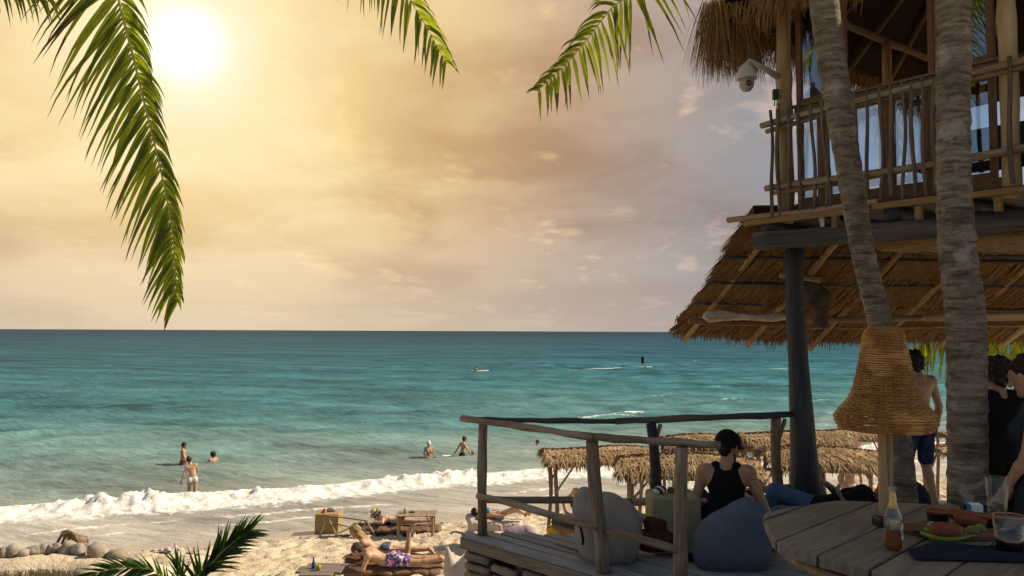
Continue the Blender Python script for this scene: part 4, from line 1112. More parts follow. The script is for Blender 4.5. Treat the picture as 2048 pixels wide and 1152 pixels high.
def palapa(px, py, Y, wpx, rot, k, label, tilt=0.0):
    c = at(px, py, Y); g = sandz(c.x, c.y); sc = wpx / (FPX / Y) / 2.85
    t = thing('thatched_shelter', label, 'shelter', (c.x, c.y, g), 'flat thatched shelters in rows on the beach')
    MW = Matrix.Translation(c) @ Matrix.Rotation(rot, 4, 'Z') @ Matrix.Rotation(tilt, 4, 'X') @ Matrix.Scale(sc, 4)
    th = link('thatch', PM[k][0], t, MW); stuff(link('dry_leaves', PM[k][1], th, MW))
    pt = lambda x, y, z: MW @ Vector((x, y, z))
    for sy in (-.66, .66): log('beam', pt(-1.42, sy, -.14), pt(1.42, sy, -.14), .035, .035, m_grey_wood, t, 8, .008)
    for sx in (-1.2, -.4, .4, 1.2): log('cross_pole', pt(sx, -.86, -.075), pt(sx, .86, -.075), .024, .024, m_grey_wood, t, 7, .01)
    for sx in (-1.15, 1.15):
        for sy in (-.66, .66):
            p = pt(sx, sy, -.16); b = Vector((p.x + random.uniform(-.08, .08), p.y + random.uniform(-.05, .05), sandz(p.x, p.y) - .15))
            log('post', b, p, .05, .042, m_grey_wood, t, 9, .025)
            q = pt(sx - math.copysign(.42, sx), sy, -.16); log('brace', p.lerp(b, .32), q, .026, .022, m_grey_wood, t, 7, .01)
palapa(1200, 907, 18.6, 236, R(4), 0, 'thatched beach shelter standing furthest out at the edge of the surf', R(2))
palapa(1375, 926, 15.6, 286, R(-8), 1, 'thatched beach shelter behind the head of the man in the black cap', R(3))
palapa(1418, 881, 20.8, 205, R(3), 2, 'thatched beach shelter right behind the black cap, further toward the water', R(2))
palapa(1580, 875, 20.0, 222, R(6), 0, 'thatched beach shelter behind the tarred post, seaward of the long fringed one', R(3))
palapa(1655, 912, 15.8, 262, R(-5), 2, 'thatched beach shelter with long ragged fringe in front of the standing bikini woman', R(5))
palapa(1722, 866, 23.5, 160, R(8), 1, 'small far thatched beach shelter left of the wicker lampshade rim', R(2))
palapa(1945, 898, 16.5, 175, R(10), 1, 'thatched beach shelter between the two palm trunks', R(3))
palapa(1960, 872, 22.5, 160, R(3), 0, 'far thatched beach shelter seen past the arm of the shirtless man', R(3))

# ------------------------------------------------------------------ stones, ledge, driftwood
def rock(name, c, s, seed, mat, parent=None):
    r_ = random.Random(seed); bm = bmesh.new(); bmesh.ops.create_icosphere(bm, subdivisions=3, radius=1)
    ph = [r_.uniform(0, 6) for _ in range(6)]
    for v in bm.verts:
        p = v.co; k = 1 + .16 * math.sin(2.3 * p.x + ph[0]) * math.cos(2.1 * p.y + ph[1]) + .10 * math.sin(4.1 * p.z + ph[2] + p.x * 2) + .06 * math.sin(7 * p.y + ph[3]) + .03 * math.sin(13 * p.x + ph[4])
        q = p * k; q.z = max(q.z, -.75)
        v.co = Vector((q.x * s[0], q.y * s[1], q.z * s[2]))
    me = bpy.data.meshes.new(name); bm.to_mesh(me); bm.free()
    me.polygons.foreach_set('use_smooth', [True] * len(me.polygons)); me.materials.append(mat)
    return link(name, me, parent, Matrix.Translation(c) @ Matrix.Rotation(r_.uniform(0, 6), 4, 'Z'))
m_stone = M('beach_stone', (.36, .31, .25), (.20, .165, .13), scale=9, bump=.6, rough=.9, c3=(.27, .22, .15), dist=.02)
def shore_edge():
    # ledge of matted straw and sand
    led = thing('sand_ledge', 'low ledge of sand held by matted straw, carrying the row of stones', 'ledge', (-7, 12.2, 1.9))
    m = MB(); vs = []; n = 40
    rows = ((11.72, 1.80), (11.80, 2.02), (11.92, 2.13), (12.2, 2.17), (12.7, 2.12), (13.2, 1.93), (13.5, 1.5))
    for j, (y, z) in enumerate(rows):
        for i in range(n + 1):
            x = -11 + 6.0 * i / n; e = max(0, (i - n * .78) / (n * .22))
            vs.append((x, y + .10 * math.sin(i * .5) + .04 * math.sin(i * 1.7), z + .03 * random.uniform(-1, 1) - e * e * .45))
    m.add(vs, [(j * (n + 1) + i, j * (n + 1) + i + 1, (j + 1) * (n + 1) + i + 1, (j + 1) * (n + 1) + i) for j in range(len(rows) - 1) for i in range(n)])
    m.obj('sand_bank', MATS_SAND, led)
    m = MB()
    for i in range(2600):
        x = random.uniform(-10.5, -5.9); y = 11.72 + .10 * math.sin((x + 11) / .15 * .5) - .03
        e = max(0, (x + 6.3) / 1.3); z = 2.08 - e * .4 + random.uniform(-.10, .06)
        blade(m, (x, y - random.uniform(0, .04), z), Vector((random.uniform(-.3, .3), -.15, -1)), random.uniform(.10, .28), random.uniform(.006, .016), (Vector((1, 0, 0)) + rvec(.3)).normalized(), .2, 2, .4, .05)
    stuff(m.obj('straw_mat', M('sandy_straw', (.38, .30, .19), (.23, .17, .10), scale=20, rough=.95, rand=0), led))
    pos = [(8, 1111, 22), (27, 1108, 24), (48, 1112, 17), (68, 1104, 22), (86, 1101, 19), (101, 1100, 15), (113, 1100, 21), (136, 1103, 27), (156, 1106, 24), (175, 1097, 22), (198, 1107, 34), (232, 1110, 30), (253, 1106, 20), (265, 1118, 26), (281, 1116, 22)]
    for i, (x, y, s) in enumerate(pos):
        Y = 12.55 - (y - 1100) * .02
        p = at(x, y, Y); p.z = (2.17 if x < 190 else np.interp(x, [190, 290], [2.14, 1.98])) + s / 128 * .22
        r_ = s / 128 * .62
        o = rock('stone', p, (r_, r_ * .9, r_ * (.80 + .1 * (i % 3))), i, m_stone)
        ORD = 'first second third fourth fifth sixth seventh eighth ninth tenth eleventh twelfth thirteenth fourteenth fifteenth'.split(); tag(o, '%s rounded grey stone in the ledge row, counted from the pale towel' % ORD[len(pos) - 1 - i], 'stone', 'row of stones on the ledge')
    # driftwood
    c = at(142, 1096, 12.95); c.z = 2.05
    dw = thing('driftwood', 'gnarled stump of brown driftwood behind the row of stones', 'driftwood', c)
    mw_ = M('driftwood', (.30, .20, .12), (.13, .08, .05), stretch=(6, 6, 6), scale=4, bump=.8, c3=(.38, .28, .18))
    for k in range(5):
        m = MB(); a = random.uniform(-.3, .3); pts = []
        for i in range(9):
            t = i / 8; th = -.3 + 3.0 * t + k * .12
            pts.append(c + Vector((-.20 * math.cos(th) * (1 - .1 * k) + .03 * k, .05 * k - .1 + .04 * math.sin(t * 5), .05 + .30 * math.sin(th * .95) * (1 - .12 * k) * (1 if t < 1 else .8))))
        m.tube(pts, [.03 + .012 * math.sin(i * 1.9 + k) for i in range(9)], 9, .2); m.obj('limb', mw_, dw)
    # crumpled cloth
    c = sand(345, 1105)
    n = 26; m = MB(); vs = []
    for j in range(n):
        for i in range(n):
            u, v = i / (n - 1) - .5, j / (n - 1) - .5
            x = c.x + u * .62 + .03 * math.sin(9 * v); y = c.y + v * .45 + .03 * math.sin(11 * u)
            h = .11 * max(0, 1 - 3.4 * (u * u + v * v)) * (.6 + .5 * math.sin(12 * u + 4 * v) * math.cos(9 * v - 3 * u)) + .025 * math.sin(23 * u + 9 * v)
            vs.append((x, y, sandz(x, y) + .05 + max(h, 0)))
    m.add(vs, [(j * n + i, j * n + i + 1, (j + 1) * n + i + 1, (j + 1) * n + i) for j in range(n - 1) for i in range(n - 1)])
    o = m.obj('towel', M('pale_towel', (.58, .50, .45), (.42, .34, .29), scale=10, bump=.5, rough=.95))
    tag(o, 'crumpled pale towel lying on the sand right of the stones', 'towel')
    s0 = sand(372, 1114); s1 = sand(455, 1121); s0.z = sandz(s0.x, s0.y) + .09; s1.z = sandz(s1.x, s1.y) + .08
    o = log('stick', s0, s1, .018, .012, m_grey_wood, None, 7, .02); tag(o, 'thin dry stick on the sand beside the pale towel', 'stick')
MATS_SAND = bpy.data.objects['beach'].data.materials[0]
shore_edge()
# ------------------------------------------------------------------ figures: one continuous surface grown from a posed skeleton
def surface_nets(Fg, org, h):
    s = Fg < 0
    nx, ny, nz = Fg.shape
    acc = np.zeros((nx - 1, ny - 1, nz - 1, 3)); cnt = np.zeros((nx - 1, ny - 1, nz - 1))
    cs = [(i, j, k) for i in (0, 1) for j in (0, 1) for k in (0, 1)]
    sl = lambda c: tuple(slice(c[a], c[a] + n - 1) for a, n in enumerate((nx, ny, nz)))
    for a in cs:
        for ax in range(3):
            if a[ax]: continue
            b = list(a); b[ax] = 1; b = tuple(b)
            fa, fb = Fg[sl(a)], Fg[sl(b)]
            cr = (s[sl(a)] != s[sl(b)])
            if not cr.any(): continue
            t = np.where(cr, fa / np.where(fa == fb, 1, fa - fb), 0)
            for q in range(3): acc[..., q] += np.where(cr, a[q] + (t if q == ax else 0), 0)
            cnt += cr
    mk = cnt > 0
    idx = np.full(cnt.shape, -1, np.int64); idx[mk] = np.arange(mk.sum())
    ii = np.argwhere(mk)
    V = org + h * (ii + acc[mk] / cnt[mk][:, None])
    Fs = []
    for ax in range(3):
        sh = [nx, ny, nz]; sh[ax] -= 1
        lo = [slice(None)] * 3; hi = [slice(None)] * 3; lo[ax] = slice(0, -1); hi[ax] = slice(1, None)
        a, b = s[tuple(lo)], s[tuple(hi)]
        e = np.argwhere(a != b)
        u, v = [(1, 2), (2, 0), (0, 1)][ax]
        lim = (nx - 1, ny - 1, nz - 1)
        ok = (e[:, u] > 0) & (e[:, v] > 0) & (e[:, u] < lim[u]) & (e[:, v] < lim[v]); e = e[ok]
        if not len(e): continue
        def g(du, dv):
            q = e.copy(); q[:, u] -= du; q[:, v] -= dv; return idx[q[:, 0], q[:, 1], q[:, 2]]
        f = np.stack([g(1, 1), g(0, 1), g(0, 0), g(1, 0)], -1)
        ins = s[e[:, 0], e[:, 1], e[:, 2]]
        f[~ins] = f[~ins][:, ::-1]
        Fs.append(f)
    return V, np.concatenate(Fs)

class SDF:
    """tapered, optionally flattened capsules blended together"""
    def __init__(s): s.p = []; s.sub = []
    def cap(s, a, b, ra, rb, k=.02, flat=None, r2=None):
        """flat = side direction; ra, rb half widths along it, r2 = (ra2, rb2) half depths"""
        s.p.append((np.array(a, float), np.array(b, float), ra, rb, k, None if flat is None else np.array(flat, float), r2)); return s
    def cut(s, a, b, ra, rb): s.sub.append((np.array(a, float), np.array(b, float), ra, rb)); return s
    @staticmethod
    def _d(P, pr):
        a, b, ra, rb, k, fl, r2 = pr
        ab = b - a; L2 = max(ab @ ab, 1e-12)
        t = np.clip(((P - a) @ ab) / L2, 0, 1)
        d = P - a - t[..., None] * ab
        if fl is None: return np.sqrt((d * d).sum(-1)) - (ra + (rb - ra) * t)
        fl = fl / np.linalg.norm(fl)
        x = d @ fl; rest = d - x[..., None] * fl; y = np.sqrt((rest * rest).sum(-1))
        w = ra + (rb - ra) * t; dp = r2[0] + (r2[1] - r2[0]) * t
        return (np.sqrt((x / w) ** 2 + (y / dp) ** 2) - 1) * np.minimum(w, dp)
    def build(s, h, grow=0.0, noise=None):
        lo = np.min([np.minimum(p[0], p[1]) - max(p[2], p[3]) for p in s.p], 0) - 4 * h - abs(grow)
        hi = np.max([np.maximum(p[0], p[1]) + max(p[2], p[3]) for p in s.p], 0) + 4 * h + abs(grow)
        n = np.ceil((hi - lo) / h).astype(int) + 1
        Fg = np.full(n, .5)
        ax = [lo[i] + h * np.arange(n[i]) for i in range(3)]
        def region(a, b, r):
            i0 = np.maximum(((np.minimum(a, b) - r - lo) / h).astype(int), 0); i1 = np.minimum(((np.maximum(a, b) + r - lo) / h).astype(int) + 2, n)
            sl = tuple(slice(i0[i], i1[i]) for i in range(3))
            P = np.stack(np.meshgrid(*[ax[i][sl[i]] for i in range(3)], indexing='ij'), -1)
            return sl, P
        for pr in s.p:
            k = pr[4]; sl, P = region(pr[0], pr[1], max(pr[2], pr[3]) + .05 + k + abs(grow))
            d = s._d(P, pr) - grow; f = Fg[sl]
            hh = np.clip(.5 + .5 * (f - d) / k, 0, 1)
            Fg[sl] = f * (1 - hh) + d * hh - k * hh * (1 - hh)
        if noise is not None:
            P = np.stack(np.meshgrid(*ax, indexing='ij'), -1); Fg = Fg + noise(P)
        for (a, b, ra, rb) in s.sub:
            sl, P = region(a, b, max(ra, rb) + .05)
            d = s._d(P, (a, b, ra, rb, 0, None, None)); Fg[sl] = np.maximum(Fg[sl], -d)
        return surface_nets(Fg, lo, h)

def sdf_obj(name, parts, mat, parent, base=None):
    V = []; Fc = []; o = 0
    for v, f in parts: V.append(v); Fc.append(f + o); o += len(v)
    V = np.concatenate(V); Fc = np.concatenate(Fc)
    c = Vector((float(V[:, 0].mean()), float(V[:, 1].mean()), float(V[:, 2].min())))
    me = npmesh(name, V - np.array(c), Fc, mat)
    return link(name, me, parent, Matrix.Translation(c))

def skin(name, c, c2=None): return M('skin_' + name, c, c2 or tuple(x * .80 for x in c), scale=5, rough=.5, spec=.3, bump=.08, rand=0, sub=.12)
SK = {'tan': skin('tan', (.47, .26, .155)), 'fair': skin('fair', (.58, .37, .26)), 'brown': skin('brown', (.34, .18, .105)), 'gold': skin('gold', (.52, .31, .18))}
HAIR = {'dark': M('hair_dark', (.02, .015, .012), (.01, .008, .006), stretch=(30, 30, 4), scale=6, bump=.6, rough=.5, rand=0),
        'brown': M('hair_brown', (.07, .045, .028), (.035, .022, .014), stretch=(30, 30, 6), scale=6, bump=.6, rough=.5, rand=0),
        'blonde': M('hair_blonde', (.42, .29, .13), (.20, .12, .05), stretch=(22, 22, 22), scale=6, bump=.8, rough=.5, rand=0)}
def cloth(name, c, c2=None, **k): return M('cloth_' + name, c, c2 or tuple(x * .7 for x in c), scale=k.pop('scale', 14), rough=.9, spec=.1, bump=.35, rand=0, **k)

STD = dict(pelvis=(0, 0, .96), waist=(0, .01, 1.11), chest=(0, .0, 1.30), neck=(0, -.015, 1.47), head=(0, .015, 1.625),
           sh=(.175, -.01, 1.415), el=(.225, -.03, 1.13), wr=(.245, .03, .885), hip=(.092, 0, .93), kn=(.10, .015, .50), an=(.10, -.025, .085), toe=(.115, .15, .03))
def pose(sex='m', **ov):
    """joints in body space: x to the figure's right, y forward, z up, 1.75 m tall; keys like elR / elL / pelvis override"""
    J = {}
    for k, v in STD.items():
        if k in ('sh', 'el', 'wr', 'hip', 'kn', 'an', 'toe'):
            x = v[0] * (.88 if (sex == 'f' and k in ('sh', 'el', 'wr')) else 1)
            J[k + 'R'] = (x, v[1], v[2]); J[k + 'L'] = (-x, v[1], v[2])
        else: J[k] = v
    J.update(ov)
    return {k: np.array(v, float) for k, v in J.items() if not k.startswith('_')}

def hand_sdf(wr, fd, pn, s, curl=.35, thumb=1):
    """wrist point, finger direction, palm normal (the way fingers curl), size, side of the thumb"""
    fd = fd / np.linalg.norm(fd); pn = pn - fd * (pn @ fd); pn = pn / np.linalg.norm(pn); sd = np.cross(fd, pn) * thumb
    H = SDF(); pl = .085 * s
    H.cap(wr - fd * .02 * s, wr + fd * pl, .030 * s, .040 * s, .008 * s, sd, (.018 * s, .014 * s))
    for q, (o, L) in enumerate(((.030, .070), (.010, .080), (-.010, .075), (-.029, .058))):
        a = wr + fd * (pl - .004 * s) + sd * o * s
        c1, c2, c3 = curl * .8, curl * 1.9, curl * 2.7
        p = a; d0 = fd + sd * (o * 2.0)
        for c, f in ((c1, .42), (c2, .32), (c3, .26)):
            d = d0 * math.cos(c) + pn * math.sin(c); nx = p + d / np.linalg.norm(d) * L * s * f
            H.cap(p, nx, .0092 * s, .0082 * s, .004 * s); p = nx
    a = wr + fd * .022 * s + sd * .026 * s; d = fd * .62 + sd * .68 + pn * .25; b = a + d / np.linalg.norm(d) * .042 * s; d2 = fd * .85 + sd * .3 + pn * .45
    H.cap(a, b, .014 * s, .011 * s, .006 * s); H.cap(b, b + d2 / np.linalg.norm(d2) * .034 * s, .0105 * s, .009 * s, .004 * s)
    return H

def person(label, J, MW, sex='m', sk='tan', hair='dark', hairstyle='short', vox=.014, wear=(), group=None, thick=1.0, face=None, hands=True, feet=True, curl=.35, head_r=1.0, extra=None, hand_dir=None, torso_side=None, head_up=None):
    """J joints in body space, MW body -> world. wear: list of (name, kind, material)"""
    A = np.array(MW); S = (abs(np.linalg.det(A[:3, :3]))) ** (1 / 3)
    X = {k: A[:3, :3] @ v + A[:3, 3] for k, v in J.items()}
    ex, ey, ez = [A[:3, i] / np.linalg.norm(A[:3, i]) for i in range(3)]
    side = X['shR'] - X['shL']; side = side / np.linalg.norm(side)
    hs = X['hipR'] - X['hipL']; hs = hs / np.linalg.norm(hs)
    hu = X['head'] - X['neck'] if head_up is None else np.array(head_up, float); hu = hu / np.linalg.norm(hu)
    fd = np.array(face, float) if face is not None else ey
    fd = fd - hu * (fd @ hu) * .75; fd = fd / np.linalg.norm(fd); hr = np.cross(fd, hu); hr /= np.linalg.norm(hr); hu2 = np.cross(hr, fd)
    s = S * thick; f = sex == 'f'
    base = Vector(tuple(np.mean([X['anR'], X['anL'], X['pelvis']], 0)))
    base.z = float(min(v[2] for v in X.values()))
    t = thing('person', label, 'person', base, group)
    tw = dict(ch=.155, wa=.118, pe=.150) if not f else dict(ch=.132, wa=.100, pe=.155)
    td = dict(ch=.108, wa=.095, pe=.112) if not f else dict(ch=.098, wa=.082, pe=.112)
    hd = X['head']; k = head_r * S
    def torso(B, g=0.0):
        B.cap(X['chest'] + (X['neck'] - X['chest']) * .30, X['waist'], tw['ch'] * s + g, tw['wa'] * s + g, .05 * S, side, (td['ch'] * s + g, td['wa'] * s + g))
        B.cap(X['waist'], X['pelvis'], tw['wa'] * s + g, tw['pe'] * s + g, .05 * S, hs, (td['wa'] * s + g, td['pe'] * s + g))
    def legs(B, g=0.0, to=1.0, loose=0.0):
        for q in 'RL':
            h_, k_, a_ = X['hip' + q], X['kn' + q], X['an' + q]
            e = h_ + (k_ - h_) * min(to / .5, 1.0)
            B.cap(h_ - (k_ - h_) * .02, e, (.088 if not f else .090) * s + g, (.088 + (.055 - .088) * min(to / .5, 1)) * s + g + loose, .035 * S)
            if to > .5:
                m_ = k_ + (a_ - k_) * .30 - ey * 0
                B.cap(k_, m_, .053 * s + g, .054 * s + g + loose, .02 * S); B.cap(m_, k_ + (a_ - k_) * min((to - .5) / .5, 1), .054 * s + g, .036 * s + g + loose, .02 * S)
    B = SDF(); torso(B)
    for q, sg in (('R', 1), ('L', -1)):   # shoulders and glutes
        B.cap(X['sh' + q] * .9 + X['neck'] * .1, X['chest'] + (X['sh' + q] - X['chest']) * .45, .062 * s, .080 * s, .04 * S)
        B.cap(X['neck'] + (X['sh' + q] - X['neck']) * .12 - hu * .02 * S, X['sh' + q], .050 * s, .052 * s, .04 * S)
        B.cap(X['hip' + q] - ey * .045 * S + ez * .0, X['hip' + q] - ey * .05 * S - ez * .04 * S, .080 * s, .078 * s, .03 * S)
        if f: B.cap(X['chest'] + side * .07 * sg * S + ey * .085 * S - ez * .0, X['chest'] + side * .07 * sg * S + ey * .09 * S - ez * .03 * S, .055 * s, .06 * s, .025 * S)
        a, e, w = X['sh' + q], X['el' + q], X['wr' + q]
        B.cap(a, e, (.052 if not f else .044) * s, (.038 if not f else .033) * s, .025 * S)
        m_ = e + (w - e) * .28
        B.cap(e, m_, (.039 if not f else .034) * s, (.041 if not f else .035) * s, .015 * S); B.cap(m_, w, (.041 if not f else .035) * s, (.025 if not f else .022) * s, .015 * S)
        if feet:
            an, to = X['an' + q], X['toe' + q]; fdv = to - an; fl = np.cross(fdv, ez); 
            if np.linalg.norm(fl) < 1e-6: fl = ex
            B.cap(an - fdv * .22 - (an - X['kn' + q]) * 0, an + fdv * .2, .030 * s, .036 * s, .02 * S); B.cap(an + fdv * .15, to, .036 * s, .034 * s, .02 * S, fl, (.034 * s, .018 * s))
            for z_ in range(5):
                o = fl / np.linalg.norm(fl) * (z_ - 2) * .0145 * s; B.cap(to - fdv * .08 + o, to + fdv * .14 + o, .011 * s, .009 * s, .006 * S)
    legs(B)
    B.cap(X['neck'] - hu * .03 * S, hd - hu * .06 * k, .058 * s, .052 * s, .03 * S)
    # head: cranium, face, jaw, nose, brow, lips, ears
    B.cap(hd + hu2 * .030 * k - fd * .018 * k, hd + hu2 * .022 * k + fd * .012 * k, .088 * k, .084 * k, .02 * S)
    B.cap(hd + fd * .040 * k + hu2 * .0 * k, hd + fd * .048 * k - hu2 * .070 * k, .062 * k, .046 * k, .025 * S)
    B.cap(hd + fd * .070 * k - hu2 * .090 * k, hd + fd * .076 * k - hu2 * .094 * k, .026 * k, .024 * k, .02 * S)
    B.cap(hd + fd * .100 * k + hu2 * .012 * k, hd + fd * .118 * k - hu2 * .026 * k, .010 * k, .0145 * k, .010 * S)
    B.cap(hd + fd * .088 * k + hu2 * .030 * k - hr * .03 * k, hd + fd * .088 * k + hu2 * .030 * k + hr * .03 * k, .014 * k, .014 * k, .01 * S)
    B.cap(hd + fd * .098 * k - hu2 * .052 * k - hr * .014 * k, hd + fd * .098 * k - hu2 * .052 * k + hr * .014 * k, .009 * k, .009 * k, .006 * S)
    for sg in (1, -1):
        B.cap(hd + hr * sg * .083 * k + hu2 * .02 * k - fd * .006 * k, hd + hr * sg * .082 * k - hu2 * .022 * k + fd * .002 * k, .013 * k, .010 * k, .006 * S, hr, (.018 * k, .014 * k)) if vox < .02 else None
    parts = [B.build(vox)]
    if hands:
        for q, sg in (('R', 1), ('L', -1)):
            w = X['wr' + q]; fdir = w - X['el' + q]
            pn = ey * 1.0 - side * sg * .6
            if hand_dir and q in hand_dir: fdir, pn = [np.array(v_, float) for v_ in hand_dir[q]]
            H = hand_sdf(w, fdir, pn, S * .98, curl, 1 if True else sg)
            parts.append(H.build(max(.0045, vox * .45)))
    body = sdf_obj('body', parts, SK[sk], t)
    if vox <= .012:
        m = MB()
        for sg in (1, -1):
            c = hd + fd * .086 * k + hu2 * .012 * k + hr * sg * .032 * k; m.lathe([(.0, -.011 * k), (.008 * k, -.008 * k), (.0115 * k, 0), (.008 * k, .008 * k), (.0, .011 * k)], 10, Vector(c))
        m.obj('eye', M('eye_dark', (.03, .02, .015), rough=.15, spec=.6, rand=0), body)
    # hair
    hm = HAIR[hair]; ph = random.random() * 9
    nz = lambda P: (.007 if hairstyle == 'curly' else .0028) * k * (np.sin(P[..., 0] * 90 + ph) * np.sin(P[..., 1] * 80) + np.sin(P[..., 2] * 100 + P[..., 0] * 70))
    if hairstyle:
        Hh = SDF()
        up, bk = hu2, -fd
        if hairstyle in ('short', 'curly', 'cap'):
            g = {'short': .012, 'curly': .030, 'cap': .006}[hairstyle]
            Hh.cap(hd + up * .040 * k + bk * .022 * k, hd + up * .034 * k - bk * .006 * k, (.086 + g) * k, (.078 + g) * k, .02 * S)
            Hh.cap(hd + bk * .045 * k + up * .02 * k, hd + bk * .05 * k - up * .03 * k, (.062 + g) * k, (.048 + g) * k, .02 * S)
        else:
            Hh.cap(hd + up * .042 * k + bk * .022 * k, hd + up * .034 * k - bk * .008 * k, .100 * k, .090 * k, .02 * S)
            Hh.cap(hd + bk * .05 * k + up * .02 * k, hd + bk * .055 * k - up * .03 * k, .072 * k, .055 * k, .02 * S)
            if hairstyle in ('bun', 'lowbun'):
                c = hd + up * (.125 if hairstyle == 'bun' else .02) * k + bk * (.06 if hairstyle == 'bun' else .13) * k
                Hh.cap(c - up * .012, c + up * .012, .046 * k, .042 * k, .02 * S)
            if hairstyle == 'long':
                a = hd + bk * .055 * k - up * .02 * k; b = X['neck'] + bk * .06 * k - hu * .04 * k
                for o in (-.045, -.015, .02, .05): Hh.cap(a + hr * o * k, b + hr * o * 1.3 * k + up * 0, .050 * k, .030 * k, .02 * S)
        Hh.cut(hd + fd * .150 * k - hu2 * .045 * k, hd + fd * .150 * k + hu2 * .005 * k, .098 * k, .088 * k)
        sdf_obj('hair', [Hh.build(max(.007, vox * .8), 0, nz)], hm, body)
    hctx = dict(X=X, ex=ex, ey=ey, ez=ez, side=side, hs=hs, hu=hu2, fd=fd, hr=hr, S=S, s=s, hd=hd, k=k, t=t, body=body, vox=vox, f=f)
    for (nm, kind, mat) in wear:
        C = SDF(); g = .011 * S
        if kind in ('shorts', 'briefs', 'bikini_bottom', 'long_shorts', 'jeans'):
            dz = X['waist'] - X['pelvis']
            C.cap(X['pelvis'] + dz * (.35 if kind != 'bikini_bottom' else .0), X['pelvis'], tw['pe'] * s * .93 + g, tw['pe'] * s + g, .03 * S, hs, (td['pe'] * s * .95 + g, td['pe'] * s + g))
            for q in 'RL': C.cap(X['hip' + q] - ey * .045 * S, X['hip' + q] - ey * .05 * S - ez * .04 * S, .081 * s + g * .8, .079 * s + g * .8, .03 * S)
            if kind in ('shorts', 'long_shorts', 'jeans'): legs(C, g, {'shorts': .27, 'long_shorts': .44, 'jeans': .97}[kind], .012 * S if kind != 'jeans' else .012 * S)
            if kind == 'bikini_bottom':
                for q in 'RL': C.cut(X['hip' + q] + (X['kn' + q] - X['hip' + q]) * .36, X['hip' + q] + (X['kn' + q] - X['hip' + q]) * .4 , .125 * S, .12 * S)
        elif kind in ('tank', 'tee', 'dress', 'bikini_top', 'shirt'):
            if kind == 'bikini_top':
                for sg in (1, -1): C.cap(X['chest'] + side * .07 * sg * S + ey * .09 * S, X['chest'] + side * .07 * sg * S + ey * .095 * S - ez * .03 * S, .055 * s + g, .06 * s + g, .02 * S)
                c = X['chest'] - ez * .03 * S
                for a_ in range(16):
                    w0, w1 = [2 * PI * (a_ + o) / 16 for o in (0, 1)]
                    p = [c + side * math.cos(w) * tw['ch'] * s * 1.0 + ey * math.sin(w) * td['ch'] * s * 1.02 for w in (w0, w1)]; C.cap(p[0], p[1], .008 * S, .008 * S, .004 * S)
            else:
                torso(C, g)
                if kind in ('tank',):
                    for q in 'RL':
                        C.cap(X['neck'] + (X['sh' + q] - X['neck']) * .42 + ez * .005 * S, X['chest'] + (X['sh' + q] - X['chest']) * .30 - ey * .02 * S, .058 * s, .085 * s, .03 * S)
                        C.cut(X['sh' + q] + side * (1 if q == 'R' else -1) * .045 * S - ez * .01 * S, X['chest'] + side * (1 if q == 'R' else -1) * .205 * S - ez * .05 * S, .088 * S, .07 * S)
                    C.cut(X['neck'] + hu * .06 * S, X['neck'] - ez * .0 * S, .07 * S, .062 * S)
                else:
                    for q in 'RL':
                        C.cap(X['neck'] + (X['sh' + q] - X['neck']) * .25, X['sh' + q], .060 * s, .060 * s + g, .04 * S)
                        C.cap(X['sh' + q] * .9 + X['neck'] * .1, X['chest'] + (X['sh' + q] - X['chest']) * .45, .062 * s + g, .080 * s + g, .04 * S)
                        e = X['sh' + q] + (X['el' + q] - X['sh' + q]) * (.72 if kind != 'dress' else .22)
                        C.cap(X['sh' + q], e, .052 * s + g, (.046 * s if kind != 'dress' else .052 * s) + g * 1.6, .02 * S)
                        if f: C.cap(X['chest'] + side * .07 * (1 if q == 'R' else -1) * S + ey * .085 * S, X['chest'] + side * .07 * (1 if q == 'R' else -1) * S + ey * .09 * S - ez * .03 * S, .055 * s + g, .06 * s + g, .03 * S)
                    C.cut(X['neck'] + hu * .05 * S, X['neck'] + hu * .0 * S, .075 * S, .058 * S)
                C.cap(X['waist'], X['pelvis'], tw['wa'] * s + g, tw['pe'] * s + g * 1.3, .04 * S, hs, (td['wa'] * s + g, td['pe'] * s + g * 1.3))
                if kind == 'dress':
                    kn = (X['knR'] + X['knL']) / 2; C.cap(X['pelvis'], X['pelvis'] + (kn - X['pelvis']) * .85, tw['pe'] * s + g * 1.3, .20 * S, .05 * S, hs, (td['pe'] * s + g, .15 * S))
        sdf_obj(nm, [C.build(max(.008, vox * .9))], mat, t)
    return t, hctx

def stand_matrix(p, yaw, h=1.75):
    """yaw: heading of the body's forward axis, degrees from +Y towards -X ... 0 looks away from the camera"""
    return Matrix.Translation(p) @ Matrix.Rotation(R(yaw), 4, 'Z') @ Matrix.Scale(h / 1.75, 4)
def cap_hat(c, mat, brim=True):
    """baseball cap on a figure"""
    X, hd, fd, hu, hr, k = c['X'], c['hd'], c['fd'], c['hu'], c['hr'], c['k']
    C = SDF(); C.cap(hd + hu * .050 * k - fd * .018 * k, hd + hu * .042 * k + fd * .016 * k, .102 * k, .096 * k, .02)
    C.cut(hd - hu * .17 * k - fd * .02 * k, hd - hu * .17 * k + fd * .1 * k, .175 * k, .175 * k)
    o = sdf_obj('cap', [C.build(.008)], mat, c['body'])
    if brim:
        B = SDF(); a = hd + hu * .035 * k + fd * .085 * k; B.cap(a, a + fd * .075 * k - hu * .018 * k, .070 * k, .058 * k, .01, hr, (.010 * k, .008 * k)); sdf_obj('cap_brim', [B.build(.006)], mat, c['body'])
    return o

